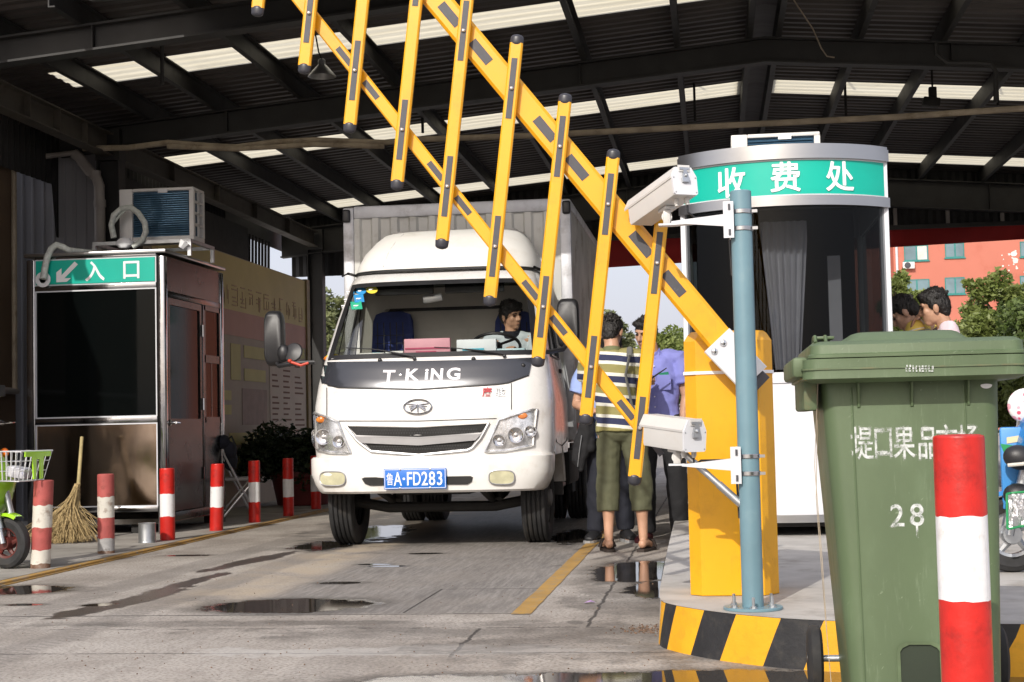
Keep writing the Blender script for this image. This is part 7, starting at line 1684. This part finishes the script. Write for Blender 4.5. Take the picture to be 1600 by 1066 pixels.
def trousers(t, V, mt, end=1.0, r0=.105, r1=.075, r2=.06, seed=2, name='trousers', top=.98, fold=.009):
    """end: how far down the shin they reach"""
    m = MB(); p = V['pel']; m.chain([Vector((p.x, p.y, p.z-.06)), Vector((p.x, p.y, top))], [(.168, .122), (.158, .116)], 22)
    for s in 'RL':
        e = V['kn'+s].lerp(V['an'+s], end)
        m.chain([V['hi'+s]+Vector((0, 0, .02)), V['hi'+s].lerp(V['kn'+s], .5), V['kn'+s], V['kn'+s].lerp(e, .6), e], [r0, (r0+r1)/2, r1, (r1+r2)/2, r2], 16, flat=True)
    return remesh(m, .0075, name, mt, t, 3, fold=fold, seed=seed)
def shoes(t, V, mt, sole, name='shoe'):
    for s in 'RL':
        a, b = V['an'+s], V['to'+s]; f_ = (b-a); f_.z = 0; f_.normalize(); m = MB()
        m.chain([a-f_*.04+Vector((0, 0, -.03)), a+f_*.03+Vector((0, 0, -.02)), b+Vector((0, 0, .012)), b+f_*.03+Vector((0, 0, .005))], [(.040, .045), (.044, .045), (.050, .030), (.040, .022)], 14)
        so_ = remesh(m, .006, name, mt, t, 2); m = MB(); pts = []
        for q, w_ in ((a-f_*.075, .030), (a-f_*.03, .042), (a+f_*.05, .042), (b, .054), (b+f_*.045, .046), (b+f_*.072, .022)): pts.append((q, w_))
        sd = Vector((f_.y, -f_.x, 0)); ol = [q+sd*w_ for q, w_ in pts]+[q-sd*w_ for q, w_ in pts[::-1]]
        m.prism([Vector((q.x, q.y, .0)) for q in ol], (0, 0, .022)); m.build('sole', sole, so_, 0, local=True)
def cloth(name, c, **k): return mat(name, c, .85, 0, k.pop('var', .12), k.pop('vs', 9), bump=.35, bs=k.pop('bs', 220), bd=.002, **k)
# --- man in the striped polo, back to us
T = NT('striped_polo'); P = T.obj(); X_, Y_, Z_ = T.xyz(P)
zz_ = T.m('ADD', Z_, T.m('ADD', T.m('MULTIPLY', X_, .10), T.m('MULTIPLY', T.noise(P, 3.0, 2), .03))); u = T.m('FRACT', T.m('DIVIDE', T.m('ADD', zz_, .005), .158))
cr = T.n('ShaderNodeValToRGB'); cr.color_ramp.interpolation = 'CONSTANT'; T.L(u, cr.inputs[0])
navy, cream, olive = (.028, .034, .085, 1), (.70, .69, .60, 1), (.26, .235, .085, 1)
el = cr.color_ramp.elements; el[0].position = 0; el[0].color = navy; el[1].position = .30; el[1].color = cream
for ps, c in ((.45, olive), (.84, cream)): e = el.new(ps); e.color = c
T.bsdf(cr.outputs[0], .85, 0, T.bump(T.noise(P, 220, 2), .3, .002)); m_strip = T.mat
s1 = G(978, 862); sc1 = 1.0
J1 = dict(head=(-.075, .07, 1.635), hr=(-18, 0, -10), nec=(-.07, .005, 1.50), che=(-.06, -.01, 1.31), wai=(-.045, .0, 1.10), pel=(-.03, 0, .95), shR=(.115, .01, 1.44), shL=(-.255, .01, 1.44),
    elR=(.15, .12, 1.19), wrR=(.02, .30, 1.22), hdR=(-1, .4, .1), hnR=(0, -.2, -1), elL=(-.285, .12, 1.19), wrL=(-.16, .32, 1.20), hdL=(1, .4, .1), hnL=(0, -.2, -1),
    hiR=(.07, 0, .92), knR=(.12, .02, .50), anR=(.135, -.02, .085), toR=(.16, .12, .03), hiL=(-.105, 0, .92), knL=(-.125, .02, .50), anL=(-.125, -.02, .085), toL=(-.16, .12, .03))
t, V, Rm, body = person((s1.x, s1.y+.02, .016), R(-4), 'man seen from behind in a navy, cream and olive striped polo and olive shorts', J1, m_skin2, 11)
hair(t, V['head'], Rm, 3, 1.0, 1.02, False)
shirt(t, V, m_strip, .885, .62, 5, .014, .078, wide=.95)
m = MB(); m.lathe([(.060, -.018), (.072, -.012), (.068, .022), (.060, .026)], V['nec']+Vector((0, .012, -.01)), (R(-12), 0, 0), 24, caps=False); m.build('collar', cloth('olive_collar', (.16, .17, .08)), t, local=True)
trousers(t, V, cloth('olive_shorts', (.085, .088, .048), dirt=('#6d6b50', .25, 5)), .52, .098, .090, .080, 6, 'shorts', .97, .010)
m_sand = mat('sandal_dark', (.03, .02, .016), .7)
for s in 'RL':
    a, b = V['an'+s], V['to'+s]; f_ = (b-a); f_.z = 0; f_.normalize(); sd = Vector((f_.y, -f_.x, 0)); m = MB()
    pts = [(a-f_*.085, .028), (a-f_*.04, .043), (a+f_*.05, .044), (b, .056), (b+f_*.05, .044), (b+f_*.07, .02)]
    m.prism([Vector((q.x, q.y, -.014)) for q in [q+sd*w_ for q, w_ in pts]+[q-sd*w_ for q, w_ in pts[::-1]]], (0, 0, .020)); so_ = m.build('sandal', m_sand, t, 0, local=True)
    m = MB(); c_ = b-f_*.02; m.tube([c_+sd*.058+Vector((0, 0, -.02)), c_+sd*.04+Vector((0, 0, .025)), c_+Vector((0, 0, .034)), c_-sd*.04+Vector((0, 0, .025)), c_-sd*.058+Vector((0, 0, -.02))], .014, 8, sx=2); m.build('strap', m_sand, so_, local=True)
m = MB(); m.tube([(.08, -.135, 1.44), (.05, -.150, 1.30), (.09, -.148, 1.08), (.13, -.10, .96)], .010, 6, sx=2.2); m.tube([(.08, -.135, 1.44), (.075, -.06, 1.505), (.07, .06, 1.46)], .010, 6, sx=2.2); m.build('shoulder_strap', cloth('strap_grey', (.14, .14, .13)), t, local=True)
# --- officer in the blue shirt, facing us
s2 = PY(1040, 848, 12.15); ox = PY(1027, 600, 12.15).x
J2 = dict(head=(.075, .045, 1.665), hr=(-20, 0, -24), nec=(.03, -.01, 1.525), che=(0, 0, 1.32), wai=(0, .005, 1.11), pel=(0, 0, .97), shR=(.19, -.01, 1.465), shL=(-.18, -.01, 1.46),
    elR=(.25, .05, 1.20), wrR=(.105, .235, 1.235), hdR=(-.75, .4, .45), hnR=(-.3, -.6, .0), elL=(-.225, .0, 1.16), wrL=(-.195, .06, .90), hdL=(0, .15, -1), hnL=(1, 0, 0), curlR=.85,
    hiR=(.095, 0, .95), knR=(.11, .02, .52), anR=(.12, -.02, .088), toR=(.15, .12, .03), hiL=(-.095, 0, .95), knL=(-.14, .05, .52), anL=(-.15, .04, .088), toL=(-.20, .17, .03))
t, V, Rm, body = person((ox, 12.15, .0), R(174), 'security officer in a pale blue violet shirt holding a walkie-talkie, facing the camera', J2, m_skin2, 21)
hair(t, V['head'], Rm, 4)
m_blue = cloth('violet_blue_shirt', (.235, .25, .62), var=.06, vs=4)
sh_ = shirt(t, V, m_blue, .90, .66, 8, .020, .085, fold=.010)
for s in (-1, 1):
    m = MB(); m.prism([V['nec']+Vector((s*x, y, z)) for x, y, z in ((.012, .080, -.055), (.062, .060, .018), (.076, .045, -.020), (.060, .088, -.085))], (0, .010, .004)); m.build('collar', m_blue, sh_, 0, local=True)
m = MB(); m.box((-.075, .146, 1.335), (.075, .008, .024), (R(-8), R(8), R(-6))); m.build('name_badge', mat('badge_green', (.02, .24, .13), .4), sh_, 0, local=True)
m = MB(); m.prism([Vector((-.298, y, z)) for y, z in ((-.03, 1.37), (.04, 1.37), (.045, 1.31), (.005, 1.27), (-.035, 1.31))], (-.008, 0, -.002)); m.build('arm_patch', mat('patch_dark', (.03, .035, .06), .7), sh_, 0, local=True)
m = MB(); m.box((-.075, .142, 1.27), (.11, .010, .12), (R(-4), 0, R(-5)), bev=.004); m.build('chest_pocket', m_blue, sh_, local=True)
m = MB()
for k in range(6): m.ell((.004, .142-.006*abs(k-2), 1.40-k*.08), (.006, .004, .006), None, 8)
m.build('button', m_signw, sh_, local=True)
trousers(t, V, cloth('black_trousers', (.012, .012, .014)), .97, .105, .085, .070, 9, 'trousers', .98)
shoes(t, V, mat('maroon_shoe', (.10, .012, .018), .6), mat('pale_sole', (.50, .47, .42), .7))
wp = V['wrR']+Vector((-.055, .06, .035)); r_ = thing('walkie_talkie', (ox, 12.15, 1.24), R(174), 'black walkie-talkie with a long aerial held in the hand of the officer', 'radio')
Mw = wm(t); m = MB(); d_ = Vector((-.72, .05, .45)).normalized(); m.chain([wp-d_*.055, wp+d_*.045], [(.026, .017), (.026, .017)], 12, side=(0, 1, 0)); m.xf(Mw).build('radio_body', m_black, r_); m = MB(); m.tube([wp+d_*.05, wp+d_*.20], [.008, .004], 8); m.xf(Mw).build('aerial', m_black, r_)
# --- third man behind them
tx = PY(953, 600, 12.55).x
J3 = dict(elR=(.275, .0, 1.12), wrR=(.13, .20, 1.06), hdR=(-1, .3, 0), hnR=(0, -.3, -1), head=(-.02, .09, 1.57), hr=(-25, 0, 10), knR=(.12, .02, .49), anR=(.14, -.02, .085), toR=(.19, .11, .03), toL=(-.14, .14, .03), knL=(-.09, .02, .49), anL=(-.10, .0, .085))
t, V, Rm, body = person((tx, 12.50, 0), R(186), 'man in a light blue shirt and dark trousers mostly hidden behind the man in stripes', J3, m_skin2, 31)
hair(t, V['head'], Rm, 5); shirt(t, V, cloth('sky_blue_shirt', (.30, .40, .72), var=.06), .84, .72, 12, .022, .085, fold=.008)
trousers(t, V, cloth('dark_navy_trousers', (.014, .016, .026)), .97, .105, .085, .07, 13, 'trousers', .95); shoes(t, V, mat('black_shoe', (.016, .016, .018), .55), mat('grey_sole', (.30, .30, .30), .7))
jk = PY(911, 690, 12.32); rnd = random.Random(6); m = MB()
m.chain([jk+Vector((.03, 0, .20)), jk+Vector((.0, 0, .02)), jk+Vector((-.035, 0, -.16)), jk+Vector((-.02, 0, -.22))], [(.04, .03), (.07, .04), (.062, .04), (.03, .03)], 14); m.chain([jk+Vector((.06, .03, .18)), jk+Vector((.05, .02, -.05))], [.03, .05], 12)
bag3 = thing('jacket', jk, 0, 'black jacket hanging from the arm of the man in light blue', 'jacket'); m.xf(Matrix.Translation(-jk)); j_ = remesh(m, .008, 'jacket_cloth', cloth('black_cloth', (.010, .010, .012)), bag3, 2, fold=.012, seed=4)
m = MB(); m.tube([jk+Vector((-.005, -.055, .05)), jk+Vector((-.03, -.052, -.10)), jk+Vector((-.045, -.04, -.20))], .004, 6); m.build('zip', m_steel, bag3)
# --- two men behind the bin
a1 = PY(1420, 500, 12.3)
T = NT('yellow_polo'); P = T.obj(); X_, Y_, Z_ = T.xyz(P); f1 = T.m('FRACT', T.m('MULTIPLY', T.m('ADD', Z_, T.m('MULTIPLY', Y_, .25)), 9.0)); st_ = T.m('MULTIPLY', T.ss(f1, .70, .72), T.ss(f1, .80, .78)); st2 = T.m('MULTIPLY', T.ss(f1, .86, .87), T.ss(f1, .95, .94))
T.bsdf(T.mix(st2, T.mix(st_, (.78, .58, .12), (.03, .035, .09)), (.72, .71, .64)), .85); m_ypolo = T.mat
J4 = dict(head=(0, .13, 1.585), hr=(-36, 0, 8), nec=(0, .03, 1.495), shR=(.185, .0, 1.46), shL=(-.185, .0, 1.46), hdR=(0, .3, -1))
t, V, Rm, body = person((a1.x+.10, 12.3, IZ), R(66), 'man in a yellow polo bending his head, beside the right edge of the toll booth', J4, m_skin, 41, 1.12)
hair(t, V['head'], Rm, 6, 1.12, 1.03); shirt(t, V, m_ypolo, .86, .6, 15, .022, .083); trousers(t, V, cloth('grey_trousers', (.07, .07, .075)), .97, seed=16, top=.95); shoes(t, V, bpy.data.materials['black_shoe'], bpy.data.materials['grey_sole'])
a2 = PY(1464, 498, 12.0)
J5 = dict(head=(.0, .075, 1.60), hr=(-12, 0, -4), nec=(0, -.01, 1.465), elR=(.24, .18, 1.25), wrR=(.09, .25, 1.44), hdR=(-.35, -.25, .8), hnR=(-.3, -1, 0), curlL=.35, curlR=.4)
t, V, Rm, body = person((a2.x+.06, 12.0, IZ), R(84), 'man in a pale pink shirt raising a hand to his face behind the bin', J5, m_skin2, 51, 1.12)
hair(t, V['head'], Rm, 7, 1.12, 1.03); shirt(t, V, cloth('pale_pink_shirt', (.68, .55, .60), var=.05), .86, .6, 18, .022, .083); trousers(t, V, cloth('dark_trousers', (.02, .02, .025)), .97, seed=19, top=.95); shoes(t, V, bpy.data.materials['black_shoe'], bpy.data.materials['grey_sole'])
# --- driver
hd = PY(799, 497, 12.98)
bz = hd.z-1.615+.02
J6 = dict(head=(0, .02, 1.615), hr=(-14, 0, 48), pel=(0, -.10, .98), wai=(0, -.085, 1.09), che=(0, -.06, 1.28), shR=(.185, -.04, 1.41), shL=(-.185, -.04, 1.41), elR=(.27, .12, 1.19), wrR=(.16, .30, 1.23), hdR=(-.3, .8, .25), hnR=(-.2, 0, -1), curlR=.7,
    elL=(-.25, .10, 1.20), wrL=(-.07, .27, 1.30), hdL=(.35, .75, .25), hnL=(0, .2, -1), curlL=.75, hiR=(.10, -.05, .96), hiL=(-.10, -.05, .96), knR=(.14, .36, .98), knL=(-.14, .36, .98), anR=(.13, .45, .60), anL=(-.13, .45, .60), toR=(.14, .60, .56), toL=(-.14, .60, .56))
t, V, Rm, body = person((hd.x, 12.98+.0, bz), R(180), 'driver in a pale shirt with dark collar behind the windscreen of the truck', J6, m_skin2, 61, 1.0)
hair(t, V['head'], Rm, 8, 1.0, 1.06); sh_ = shirt(t, V, cloth('pale_driver_shirt', (.50, .56, .60), var=.06), .95, .75, 21, .018, .080)
m = MB(); m.lathe([(.066, -.03), (.080, -.035), (.074, .02), (.064, .024)], V['nec']+Vector((0, .012, -.01)), (R(-10), 0, 0), 22, caps=False); m.build('collar', bpy.data.materials['navy_cloth'], sh_, local=True)
trousers(t, V, bpy.data.materials['dark_trousers'], .9, seed=23, top=1.0)

# ---------------------------------------------------------------- grit and litter on the ground
rnd = random.Random(17); m = MB()
for i in range(420):
    if i < 190: p = G(rnd.gauss(1010, 22), rnd.gauss(984, 4))
    else: p = G(rnd.uniform(20, 1030), 870+190*rnd.random()**.8)
    r = rnd.uniform(.0025, .0065) if i < 190 else rnd.uniform(.002, .0045)
    m.ell((p.x, p.y, r*.5), (r, r*rnd.uniform(.6, 1), r*.7), (0, 0, rnd.random()*3), 6)
struct(m.build('grit', mat('grit_brown', (.17, .11, .075), .9, 0, .5, 30), None, 0), 'stuff')
p = G(921, 943); m = MB(); m.add([p+Vector(v) for v in ((-.03, -.01, .004), (.01, -.02, .012), (.035, .005, .004), (.005, .02, .016), (-.02, .02, .004))], [(0, 1, 3), (1, 2, 3), (0, 3, 4)])
tag(m.build('wrapper', mat('wrapper_violet', (.45, .26, .55), .4), None, 0, recalc=False), 'small crumpled violet wrapper lying beside the yellow lane line', 'litter')
